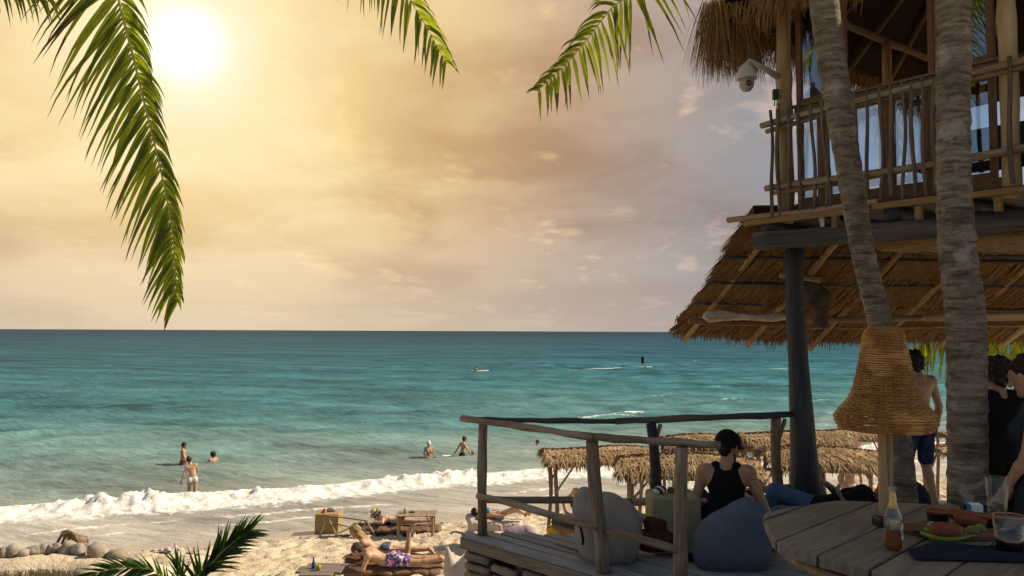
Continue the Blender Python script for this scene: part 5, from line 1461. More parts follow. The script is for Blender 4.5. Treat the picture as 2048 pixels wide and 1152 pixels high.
# ---- people in the sea
def wade(px, py, Y_water, h, yaw, label, depth, **k):
    """stand on the sea bed so that the water reaches depth metres up the body at the pixel"""
    p = onz(px, py, 0.0); p.z = -depth
    J = k.pop('J'); return person(label, J, stand_matrix(p, yaw, h), vox=.016, **k)
c_red = cloth('red_shorts', (.30, .07, .07)); c_dark = cloth('dark_shorts', (.03, .035, .04)); c_white = cloth('white', (.72, .70, .68)); c_black = cloth('black', (.012, .012, .014))
c_tan = cloth('pale_bikini', (.62, .62, .58)); c_pat = cloth('patterned_bikini', (.5, .36, .33))
def sea_people():
    wade(366, 927, 0, 1.78, -70, 'bare chested man in red shorts standing hip deep facing the curly haired swimmer', .90, J=pose('m', elR=(.26, .05, 1.16), wrR=(.14, .27, 1.12), elL=(-.24, .06, 1.15), wrL=(-.10, .28, 1.10), head=(0, .03, 1.62)), sk='tan', hair='dark', wear=[('swim_shorts', 'shorts', c_red)])
    wade(426, 921, 0, 1.70, 60, 'curly haired swimmer with only head and shoulders above the water', 1.33, J=pose('m'), sk='tan', hair='dark', hairstyle='curly', hands=False, feet=False)
    wade(384, 987, 0, 1.66, 28, 'woman in pale bikini bottoms wading knee deep out through the surf, arms swinging', .40,
         J=pose('f', pelvis=(.03, 0, .94), waist=(.01, .02, 1.10), chest=(-.03, .06, 1.28), neck=(-.06, .10, 1.44), head=(-.10, .17, 1.58), shR=(.11, .05, 1.42), shL=(-.20, .07, 1.36), elR=(.20, .16, 1.22), wrR=(.12, .30, 1.32), elL=(-.30, .02, 1.10), wrL=(-.36, .10, .86), knL=(-.10, .06, .50)), sex='f', sk='gold', hair='dark', hairstyle='bun', wear=[('bikini_bottom', 'bikini_bottom', c_tan), ('bikini_top', 'bikini_top', c_tan)])
    _, c = wade(857, 913, 0, 1.66, -150, 'woman in a white cap and bikini standing waist deep in the sea', .98, J=pose('f', elR=(.25, .0, 1.16), wrR=(.14, .17, 1.05), elL=(-.27, -.02, 1.15), wrL=(-.24, .2, 1.06)), sex='f', sk='tan', hair='brown', wear=[('bikini_top', 'bikini_top', c_pat), ('bikini_bottom', 'bikini_bottom', c_pat)])
    cap_hat(c, c_white)
    wade(925, 914, 0, 1.82, -60, 'slim man in dark trunks striding hip deep with both arms trailing in the water', .90, J=pose('m', chest=(0, .04, 1.29), neck=(0, .05, 1.46), head=(0, .10, 1.61), elR=(.28, .13, 1.16), wrR=(.30, .27, .98), elL=(-.29, -.10, 1.17), wrL=(-.42, -.20, .95)), sk='gold', hair='brown', thick=.92, wear=[('swim_shorts', 'shorts', c_dark)])
    wade(946, 911, 0, 1.60, -40, 'fair haired swimmer, only the head above water, beside the striding man', 1.40, J=pose('f'), sex='f', sk='gold', hair='blonde', hands=False, feet=False)
    wade(1075, 890, 0, 1.75, 150, 'lone dark haired swimmer, only the head above water, seaward of the shades', 1.50, J=pose('m'), sk='tan', hair='dark', hands=False, feet=False)
    # paddle boarder, far out
    p = onz(1285, 735, 0.0)
    bd = MB(); n = 24; vs = []
    for z in (.0, .10):
        for i in range(n): a = 2 * PI * i / n; vs.append((p.x + 1.5 * math.cos(a), p.y + .38 * math.sin(a) * (1 - .1 * math.cos(a)), z + .06 * abs(math.cos(a)) ** 3))
    bd.add(vs, [tuple(range(n - 1, -1, -1)), tuple(range(n, 2 * n))] + [(i, (i + 1) % n, n + (i + 1) % n, n + i) for i in range(n)])
    tag(bd.obj('paddle_board', m_white), 'long white paddle board under the standing rider far out', 'paddle board')
    person('small dark figure standing on a paddle board far out at sea', pose('m', elR=(.24, .10, 1.2), wrR=(.10, .26, 1.25), elL=(-.24, .08, 1.15), wrL=(-.08, .25, 1.0)), stand_matrix((p.x, p.y, .10), -30, 1.78), vox=.03, sk='brown', hair='dark', wear=[('wetsuit', 'tee', c_black), ('wetsuit_legs', 'long_shorts', c_black)])
    a = Vector((p.x + .12, p.y, 1.6)); o = MB(); o.tube([a, (a.x + .25, a.y - .35, .1)], .018, 6); o.box((a.x + .28, a.y - .39, -.05), (.2, .03, .4)); tag(o.obj('paddle', m_black), 'black paddle held by the standing board rider', 'paddle')
    # surfer lying on a white board
    q = onz(957, 744, 0); bd = MB(); vs = []
    for z in (.02, .16):
        for i in range(n): a = 2 * PI * i / n; vs.append((q.x + 1.35 * math.cos(a), q.y + .34 * math.sin(a), z + .12 * abs(math.cos(a)) ** 3))
    bd.add(vs, [tuple(range(n - 1, -1, -1)), tuple(range(n, 2 * n))] + [(i, (i + 1) % n, n + (i + 1) % n, n + i) for i in range(n)])
    tag(bd.obj('surfboard', m_white), 'white surfboard floating flat with a surfer leaning on it', 'surfboard')
    person('surfer in the water leaning on a floating white board', pose('m', elR=(.28, .25, 1.42), wrR=(.25, .45, 1.40), elL=(-.28, .25, 1.42), wrL=(-.25, .45, 1.40)), stand_matrix((q.x - .35, q.y - .28, -1.0), 10, 1.75), vox=.03, sk='tan', hair='dark')
sea_people()
# ------------------------------------------------------------------ people on the sand
PRONE = Matrix(((0, 0, -1, 0), (1, 0, 0, 0), (0, -1, 0, 0), (0, 0, 0, 1)))     # head towards -X, face down
def lie(p, h=1.75, yaw=0.0): return Matrix.Translation(p) @ Matrix.Rotation(R(yaw), 4, 'Z') @ PRONE @ Matrix.Scale(h / 1.75, 4)
def blob(name, label, cat, caps, mat, vox=.02, noise=.006, freq=14, parent=None, group=None, cuts=(), fold=1.2):
    S_ = SDF()
    for c in caps: S_.cap(*c)
    for c in cuts: S_.cut(*c)
    ph = random.random() * 7
    nz = lambda P: noise * (np.sin(P[..., 0] * freq + ph) * np.sin(P[..., 2] * freq * .8 + P[..., 1] * freq * .6) + .6 * np.sin(P[..., 1] * freq * 1.7 + P[..., 0] * freq * .9 + ph) + fold * (1 - np.abs(np.sin(P[..., 0] * freq * 1.1 + P[..., 2] * freq * .45 + 1.5 * np.sin(P[..., 2] * freq * .5 + ph) + ph))) ** 4)
    o = sdf_obj(name, [S_.build(vox, 0, nz)], mat, parent)
    if label: tag(o, label, cat, group)
    return o
def floral():
    m = bpy.data.materials.new('floral_swim_cloth'); m.use_nodes = True; T = NT(m.node_tree); MATS['floral'] = m
    tc = T.n('ShaderNodeTexCoord').outputs['Object']
    v = T.n('ShaderNodeTexVoronoi', {'Vector': tc, 'Scale': 22.0, 'Randomness': 1.0})
    n = T.n('ShaderNodeTexNoise', {'Vector': tc, 'Scale': 16.0, 'Detail': 3.0}).outputs[0]
    c = T.ramp(v.outputs['Color'], [(.0, (.07, .05, .16)), (.35, (.20, .12, .35)), (.55, (.62, .52, .66)), (.75, (.55, .16, .24)), (1.0, (.12, .14, .36))], 'CONSTANT')
    c = T.mix(T.smooth(n, .52, .6), c, (.03, .025, .05))
    p = T.n('ShaderNodeBsdfPrincipled', {'Base Color': c, 'Roughness': .85}); out = T.n('ShaderNodeOutputMaterial'); T.t.links.new(p.outputs[0], out.inputs[0]); return m
m_floral = floral()
m_brown_mat = cloth('brown_mattress', (.20, .125, .08), (.13, .08, .05))
def beach_people():
    # the couple
    p = sand(893, 1146); Y = p.y; z0 = p.z
    x0, x1 = at(655, 1140, Y).x, at(912, 1140, Y).x
    c = Vector(((x0 + x1) / 2, Y + .28, z0))
    mat_ = thing('sunbathing_mat', 'brown padded mat under the prone couple', 'mat', c)
    for k, dy in enumerate((-.34, .34)):
        blob('mat_pad', None, None, [((x0 + .28, c.y + dy, z0 + .07), (x1 - .28, c.y + dy, z0 + .09), .30, .30, .03, (0, 1, 0), (.075, .075))], m_brown_mat, .03, .012, 9, mat_)
    zb = z0 + .255
    J = pose('m', chest=(0, -.07, 1.27), neck=(0, -.17, 1.42), head=(0, -.17, 1.575), shR=(.18, -.12, 1.37), shL=(-.18, -.12, 1.37), elR=(.22, .10, 1.44), elL=(-.22, .10, 1.44), wrR=(.06, .12, 1.66), wrL=(-.08, .12, 1.66),
             anR=(.12, .0, .09), anL=(-.10, -.04, .08), toeR=(.13, .10, -.04), toeL=(-.11, .06, -.06), knR=(.11, .02, .5), knL=(-.11, .02, .5))
    person('dark haired man in purple floral swim shorts lying on his front, chin over his arms', J, lie((at(893, 1140, Y - .06).x, Y - .06, zb), 1.76, 2), sk='gold', hair='brown', hairstyle='short', vox=.011, face=(-.75, 0, -.65), head_up=(-.65, 0, .75), wear=[('swim_shorts', 'shorts', m_floral)])
    J = pose('f', chest=(0, -.10, 1.25), neck=(0, -.24, 1.38), head=(0, -.34, 1.50), shR=(.15, -.17, 1.34), shL=(-.15, -.17, 1.34), elR=(.20, .08, 1.42), elL=(-.20, .08, 1.42), wrR=(.06, .10, 1.62), wrL=(-.08, .10, 1.62),
             knL=(-.10, .03, .50), anL=(-.10, -.38, .47), toeL=(-.10, -.50, .36), anR=(.12, .02, .09), toeR=(.12, .12, -.02))
    person('blonde woman in a bikini lying on her front beside the man, one foot raised', J, lie((at(868, 1130, Y + .56).x, Y + .56, zb), 1.70, 2), sex='f', sk='gold', hair='blonde', hairstyle='long', vox=.012, face=(-.8, .3, -.4), head_up=(-.3, 0, .95), wear=[('bikini_bottom', 'bikini_bottom', cloth('teal_bikini', (.10, .13, .20))), ('bikini_top', 'bikini_top', c_black)])
    # low round table with drinks and a hat by their heads
    q = sand(640, 1150); zt = q.z + .30; cc = at(640, 1138, 11.0); zt = cc.z
    t = thing('low_table', 'low grey plank table beside the couple holding two drinks', 'table', (cc.x, cc.y, sandz(cc.x, cc.y)))
    for k in range(4):
        m = MB(); w = [.22, .30, .30, .22][k]; m.box((cc.x, cc.y - .21 + .14 * k, zt - .012), (w * 2, .134, .025)); m.obj('plank', m_table, t, smooth=False)
    for dx in (-.17, .17):
        for dy in (-.14, .14): log('leg', (cc.x + dx, cc.y + dy, sandz(cc.x + dx, cc.y + dy) - .1), (cc.x + dx, cc.y + dy, zt - .026), .022, .02, m_pale_wood, t, 8)
    a = at(627, 1128, 11.02); a.z = zt
    m = MB(); m.lathe([(.028, 0), (.030, .01), (.026, .06), (.014, .10), (.009, .14), (.009, .155)], 14, a); tag(m.obj('bottle', M('blue_plastic', (.03, .12, .28), rough=.3)), 'slim blue bottle on the low plank table', 'bottle')
    a = at(637, 1130, 10.95); a.z = zt
    m = MB(); m.lathe([(.026, 0), (.032, .005), (.036, .075), (.033, .075), (.030, .06), (.0, .06)], 16, a); tag(m.obj('drink', M('yellow_drink', (.55, .36, .05), rough=.15, spec=.5)), 'yellow drink in a short tumbler on the low plank table', 'drink')
    a = at(676, 1150, 10.8); a.z = sandz(a.x, a.y) + .37
    hat('straw_hat', a, Vector((.1, -.2, 1)), 'cream straw hat in front of the prone man', .14)
    blob('bag', 'dark beach bag standing below the straw hat', 'bag', [((a.x - .1, a.y, a.z - .25), (a.x + .1, a.y, a.z - .22), .10, .10, .03), ((a.x - .08, a.y, a.z - .1), (a.x + .08, a.y, a.z - .1), .08, .08, .04)], cloth('dark_bag', (.05, .04, .04)), .02)
    # sunbather with a hat on the long mattress, by the surf side
    g = sand(790, 1072)
    Y = g.y; zs = g.z
    xa, xb = at(700, 1060, Y).x, at(884, 1060, Y).x
    l = thing('sun_lounger', 'low lounger with long brown mattress under the sunbather in the hat', 'sun lounger', ((xa + xb) / 2, Y, zs))
    blob('mattress', None, None, [((xa + .1, Y, zs + .22), (xb - .1, Y, zs + .20), .30, .30, .03, (0, 1, 0), (.10, .10)), ((xa + .6, Y - .1, zs + .20), (xb - .4, Y - .1, zs + .2), .3, .3, .03, (0, 1, 0), (.09, .1))], m_brown_mat, .025, .01, 11, l)
    for x in (xa + .2, (xa + xb) / 2, xb - .2): 
        m = MB(); m.box((x, Y, zs + .06), (.07, .55, .16)); m.obj('bearer', m_grey_wood, l, smooth=False)
    J = pose('f', chest=(0, -.02, 1.29), neck=(0, -.08, 1.45), head=(0, -.10, 1.60), elR=(.30, .02, 1.40), elL=(-.30, .02, 1.40), wrR=(.14, .04, 1.62), wrL=(-.14, .04, 1.62), anR=(.12, 0, .09), toeR=(.12, .10, -.02), anL=(-.10, 0, .09), toeL=(-.1, .1, -.02))
    _, c = person('sunbather in a black bikini and straw hat lying face down on the lounger', J, lie((at(868, 1050, Y).x, Y, zs + .42), 1.64, 0), sex='f', sk='fair', hair='brown', hairstyle='lowbun', vox=.015, face=(-.9, 0, -.3), wear=[('bikini_bottom', 'bikini_bottom', c_black), ('bikini_top', 'bikini_top', c_black)])
    hd = Vector(tuple(c['hd'])); hat('straw_hat', hd + Vector((-.06, -.02, .09)), Vector((-.75, -.35, .75)), 'straw hat with a black band on the sunbather lying by the side table', .17, True)
    # canvas cube, towel, bag
    q = sand(658, 1064); Y2 = q.y; sz = 46 / (FPX / Y2)
    m = MB(); m.box((q.x, q.y, q.z + sz * .42), (sz, sz, sz * .88)); cube = m.obj('canvas_cube', cloth('khaki', (.36, .27, .13), (.27, .20, .09)), smooth=False)
    bv = cube.modifiers.new('b', 'BEVEL'); bv.width = .02; bv.segments = 2
    tag(cube, 'khaki canvas cube table at the head of the folding chair', 'side table')
    zt = q.z + sz * .86
    blob('cloth', 'crumpled red cloth on the canvas cube', 'cloth', [((q.x - .13, q.y - .12, zt + .03), (q.x - .10, q.y - .14, zt + .09), .045, .03, .02), ((q.x - .17, q.y - .15, zt - .02), (q.x - .1, q.y - .2, zt + .02), .035, .03, .02)], cloth('red', (.55, .06, .05)), .012, .006, 40)
    st = bpy.data.materials.new('striped_cloth'); st.use_nodes = True; T = NT(st.node_tree)
    wv = T.n('ShaderNodeTexWave', {'Vector': T.n('ShaderNodeTexCoord').outputs['Object'], 'Scale': 8.0, 'Distortion': .4}, bands_direction='DIAGONAL').outputs[0]
    pb = T.n('ShaderNodeBsdfPrincipled', {'Base Color': T.mix(T.smooth(wv, .45, .55), (.03, .03, .035), (.75, .73, .7)), 'Roughness': .9}); T.t.links.new(pb.outputs[0], T.n('ShaderNodeOutputMaterial').inputs[0]); MATS['striped'] = st
    blob('bag', 'black and white striped bag on the canvas cube', 'bag', [((q.x - .02, q.y, zt + .04), (q.x + .14, q.y, zt + .04), .05, .05, .03), ((q.x + .0, q.y, zt + .08), (q.x + .10, q.y, zt + .08), .04, .04, .03)], st, .012, .004, 30)
    # folding sling chair
    K = FPX / Y
    ch = thing('folding_chair', 'folding wooden sling chair with crossed legs between the canvas cube and the lounger', 'chair', sand(690, 1078))
    def pp(x, y, dy=0.0):
        v = at(620 + x / 6.827, 1000 + y / 6.827, Y - .45 + dy); return v
    def fl(x, dy=0.0): v = pp(x, 500, dy); v.z = sandz(v.x, v.y) - .03; return v
    for dy in (0, .52):
        log('leg', fl(118, dy), pp(232, 205, dy), .022, .02, m_pale_wood, ch, 8, .006); log('leg', fl(385, dy), pp(225, 200, dy), .02, .02, m_pale_wood, ch, 8, .006)
        log('leg', fl(650, dy), pp(770, 280, dy), .024, .022, m_pale_wood, ch, 8, .006); log('leg', fl(928, dy), pp(768, 285, dy), .024, .022, m_pale_wood, ch, 8, .006)
        log('arm_rail', pp(200, 205, dy), pp(790, 285, dy), .02, .02, m_pale_wood, ch, 8, .006)
        log('seat_rail', pp(330, 320, dy), pp(860, 440, dy), .016, .016, m_grey_wood, ch, 8, .006); log('seat_rail', pp(390, 455, dy), pp(700, 300, dy), .016, .016, m_grey_wood, ch, 8, .006)
    for x, y in ((228, 205), (770, 283), (330, 320), (860, 440)): log('cross_bar', pp(x, y, -.04), pp(x, y, .56), .016, .016, m_pale_wood, ch, 8, .004)
    m = MB(); n = 14; vs = []
    for i in range(n):
        t_ = i / (n - 1)
        for dy in (.04, .48):
            v = pp(330 + 530 * t_, 320 + 120 * t_ + 70 * math.sin(PI * t_), dy); vs.append(v)
    m.add(vs, [(2 * i, 2 * i + 1, 2 * i + 3, 2 * i + 2) for i in range(n - 1)])
    o = m.obj('sling', cloth('sling', (.10, .075, .03), (.42, .30, .06), scale=9), ch); sd = o.modifiers.new('s', 'SOLIDIFY'); sd.thickness = .012
    # slatted side table
    q = at(833, 1027, Y - .55); K = FPX / (Y - .55); wx = 78 / K
    t = thing('side_table', 'rough wooden side table with braced legs in front of the brown mattress', 'table', (q.x, q.y, sandz(q.x, q.y)))
    for k in range(4):
        m = MB(); m.box((q.x, q.y - .24 + .16 * k, q.z), (wx, .15, .028)); m.obj('slat', m_grey_wood, t, smooth=False)
    for sx in (-.42, .42):
        for sy in (-.22, .22):
            a = Vector((q.x + sx * wx * 1.02, q.y + sy, q.z - .015)); b = Vector((a.x, a.y, sandz(a.x, a.y) - .05)); log('leg', b, a, .034, .034, m_pale_wood, t, 9, .006)
            log('brace', a.lerp(b, .6), Vector((a.x - math.copysign(.16, sx), a.y, a.z)), .016, .016, m_pale_wood, t, 7, .006)
    a = Vector((q.x - wx * .28, q.y, q.z + .014)); m = MB(); m.lathe([(.045, 0), (.05, .006), (.05, .10), (.044, .115), (.0, .117)], 16, a); tag(m.obj('can', M('can_metal', (.65, .63, .6), rough=.3)), 'pale metal can on the slatted side table', 'can')
    a = Vector((q.x - wx * .12, q.y + .05, q.z + .028)); m = MB(); m.box(a, (.13, .09, .022)); o = m.obj('book', m_black, smooth=False); tag(o, 'small dark book lying on the slatted side table', 'book')
    a = Vector((q.x - .12, q.y + .02, sandz(q.x, q.y))); blob('bag', 'black and white bag standing under the slatted side table', 'bag', [((a.x, a.y, a.z + .08), (a.x, a.y, a.z + .24), .10, .08, .03)], st, .016, .006, 30)
    # lounger shaped like a tub, beyond the deck corner
    g = sand(985, 1064); Y = g.y; K = FPX / Y
    xl, xr = at(932, 1050, Y).x, at(1046, 1050, Y).x; zs = g.z
    m_pale_bag = cloth('pale_bag', (.50, .44, .37), (.42, .36, .30), scale=6)
    blob('bean_lounger', 'pale canvas bean lounger with a sunbather, beyond the deck corner', 'lounger', [((xl + .18, Y, zs + .10), (xr - .1, Y, zs + .10), .36, .34, .05, (0, 1, 0), (.14, .12)), ((xl + .16, Y, zs + .26), (xr - .1, Y, zs + .22), .34, .3, .06, (0, 1, 0), (.12, .10)), ((xl + .1, Y, zs + .36), (xl + .2, Y, zs + .30), .12, .14, .05)], m_pale_bag, .022, .008, 12)
    J = pose('f', chest=(0, .02, 1.28), neck=(0, .05, 1.43), head=(0, .10, 1.57), knR=(.12, .22, .52), anR=(.12, .02, .22), toeR=(.12, .16, .12), knL=(-.11, .10, .5), anL=(-.11, 0, .12), toeL=(-.11, .14, .05), elR=(.26, .06, 1.12), elL=(-.26, .06, 1.12))
    SUP = Matrix(((0, 0, -1, 0), (-1, 0, 0, 0), (0, 1, 0, 0), (0, 0, 0, 1)))
    person('dark haired sunbather in a blue bikini lying back on the pale bean lounger', J, Matrix.Translation((xr + .28, Y, zs + .44)) @ SUP @ Matrix.Scale(.95, 4), sex='f', sk='gold', hair='dark', hairstyle='lowbun', vox=.016, wear=[('bikini_bottom', 'bikini_bottom', cloth('blue_bikini', (.08, .28, .48))), ('bikini_top', 'bikini_top', cloth('blue_bikini', (.08, .28, .48)))], face=(0, 0, 1))
    # lilac bean bag behind the deck, cream ones at the foot of the deck
    c = sand(1035, 1116); zs = sandz(c.x, c.y)
    blob('bean_bag', 'lilac bean bag just behind the far edge of the deck', 'bean bag', [((c.x - .20, c.y, zs + .20), (c.x + .22, c.y, zs + .22), .26, .28, .08), ((c.x - .08, c.y, zs + .42), (c.x + .18, c.y, zs + .46), .22, .21, .12)], cloth('lilac', (.36, .27, .30), (.30, .22, .26), scale=5), .024, .010, 10)
    c = sand(916, 1190); zs = sandz(c.x, c.y)
    blob('bean_bag', 'cream bean bag with a pointed corner on the sand below the deck', 'bean bag', [((c.x + .05, c.y, zs + .22), (c.x + .36, c.y + .1, zs + .26), .22, .28, .08), ((c.x - .10, c.y, zs + .36), (c.x - .17, c.y, zs + .70), .13, .025, .08), ((c.x + .2, c.y, zs + .44), (c.x + .40, c.y, zs + .72), .20, .12, .1)], m_pale_bag, .022, .006, 9)
    c = sand(948, 1208); zs = sandz(c.x, c.y)
    blob('bean_bag', 'cream bean bag wedged against the log cladding of the deck', 'bean bag', [((c.x, c.y, zs + .26), (c.x + .1, c.y + .1, zs + .36), .22, .24, .08), ((c.x - .02, c.y, zs + .66), (c.x + .10, c.y, zs + .74), .13, .13, .1)], m_pale_bag, .022, .006, 9)
    # person with hands behind the head, seated behind the deck
    c = sand(1150, 1132); zs = c.z
    lg = thing('sun_lounger', 'dark lounger with raised back and a yellow towel behind the beige bean bag', 'sun lounger', (c.x, c.y, zs))
    blob('mattress', None, None, [((c.x - .1, c.y - .1, zs + .26), (c.x + .5, c.y + .95, zs + .26), .3, .3, .04, (1, -.3, 0), (.08, .08))], m_brown_mat, .03, .006, 9, lg)
    blob('backrest', None, None, [((c.x - .14, c.y - .22, zs + .30), (c.x - .26, c.y - .46, zs + .74), .30, .29, .04, (1, -.3, 0), (.06, .06))], m_brown_mat, .03, .006, 9, lg)
    for dx, dy in ((-.1, -.1), (.35, .75)):
        m = MB(); m.box((c.x + dx, c.y + dy, zs + .08), (.5, .08, .24)); m.obj('bearer', m_grey_wood, lg, smooth=False)
    blob('towel', 'yellow towel hanging over the raised back of the dark lounger', 'towel', [((c.x - .40, c.y - .40, zs + .70), (c.x - .37, c.y - .54, zs + .50), .12, .12, .04, (1, -.3, 0), (.085, .075))], cloth('yellow', (.62, .36, .03)), .018, .008, 22)
    J = pose('f', pelvis=(0, 0, .42), waist=(0, -.04, .56), chest=(0, -.08, .75), neck=(0, -.10, .92), head=(0, -.08, 1.07), shR=(.15, -.09, .87), shL=(-.15, -.09, .87), elR=(.26, -.02, 1.10), elL=(-.26, -.02, 1.10), wrR=(.10, -.10, 1.28), wrL=(-.06, -.10, 1.28), hipR=(.1, .03, .40), hipL=(-.1, .03, .40), knR=(.13, .45, .44), knL=(-.13, .45, .44), anR=(.13, .85, .40), anL=(-.13, .85, .40), toeR=(.13, .95, .48), toeL=(-.13, .95, .48))
    person('sunbather stretching both hands over the head behind the beige bean bag', J, stand_matrix((c.x + .05, c.y + .05, zs - .04), -25, 1.74), sex='f', sk='gold', hair='dark', hairstyle='bun', vox=.014, wear=[('bikini_top', 'bikini_top', c_black), ('bikini_bottom', 'bikini_bottom', c_black)])
    # woman in a bikini under the long fringed shelter
    c = at(1700, 960, 18.3); zs = sandz(c.x, c.y)
    person('woman in a white bikini top standing on the sand half hidden by a thatched fringe', pose('f', elR=(.28, .02, 1.14), wrR=(.30, .16, .95), elL=(-.27, .0, 1.14), wrL=(-.22, .1, .92)), stand_matrix((c.x, c.y, zs), 185, 1.70), sex='f', sk='gold', hair='brown', hairstyle='long', vox=.016, wear=[('bikini_top', 'bikini_top', c_white), ('bikini_bottom', 'bikini_bottom', c_white)])
    # loungers between the posts of the shelters
    for px, py, Y, rot, lab in ((1672, 985, 16.5, .1, 'pale lounger under the long fringed shelter'), (1880, 990, 15.5, -.1, 'pale lounger beyond the legs of the shirtless man'), (1560, 985, 15.5, .2, 'pale lounger behind the tarred post')):
        c = at(px, py, Y); zs = sandz(c.x, c.y)
        l = thing('sun_lounger', lab, 'sun lounger', (c.x, c.y, zs), 'loungers under the shelters', rot)
        m = MB(); m.box((0, 0, .38), (1.9, .66, .13)); o = m.obj('mattress', cloth('pale_bag', (.5, .44, .37)), l, W[l], smooth=False); bv = o.modifiers.new('b', 'BEVEL'); bv.width = .05; bv.segments = 3
        m = MB(); m.box((0, 0, .285), (1.95, .70, .05)); m.obj('frame', m_pale_wood, l, W[l], smooth=False)
        for sx in (-.85, .85):
            for sy in (-.3, .3):
                m = MB(); m.box((sx, sy, .08), (.07, .07, .36)); m.obj('leg', m_pale_wood, l, W[l], smooth=False)
def hat(name, p, up, label, r, band=False):
    q = up.normalized().to_track_quat('Z', 'Y').to_matrix()
    m = MB(); k = r / .17
    m.lathe([(.17 * k, .0), (.14 * k, .006), (.092 * k, .010), (.088 * k, .05 * k), (.082 * k, .085 * k), (.06 * k, .105 * k), (.0, .108 * k)], 26, p, q, .03)
    ms = M('hat_straw', (.62, .50, .30), (.42, .32, .17), stretch=(1, 1, 8), scale=14, bump=.5, rough=.9)
    o = m.obj(name, ms); tag(o, label, 'hat')
    if band:
        m = MB(); m.lathe([(.0945 * k, .012), (.0915 * k, .042 * k)], 26, p, q); m.obj('hat_band', m_black, o)
    return o
beach_people()

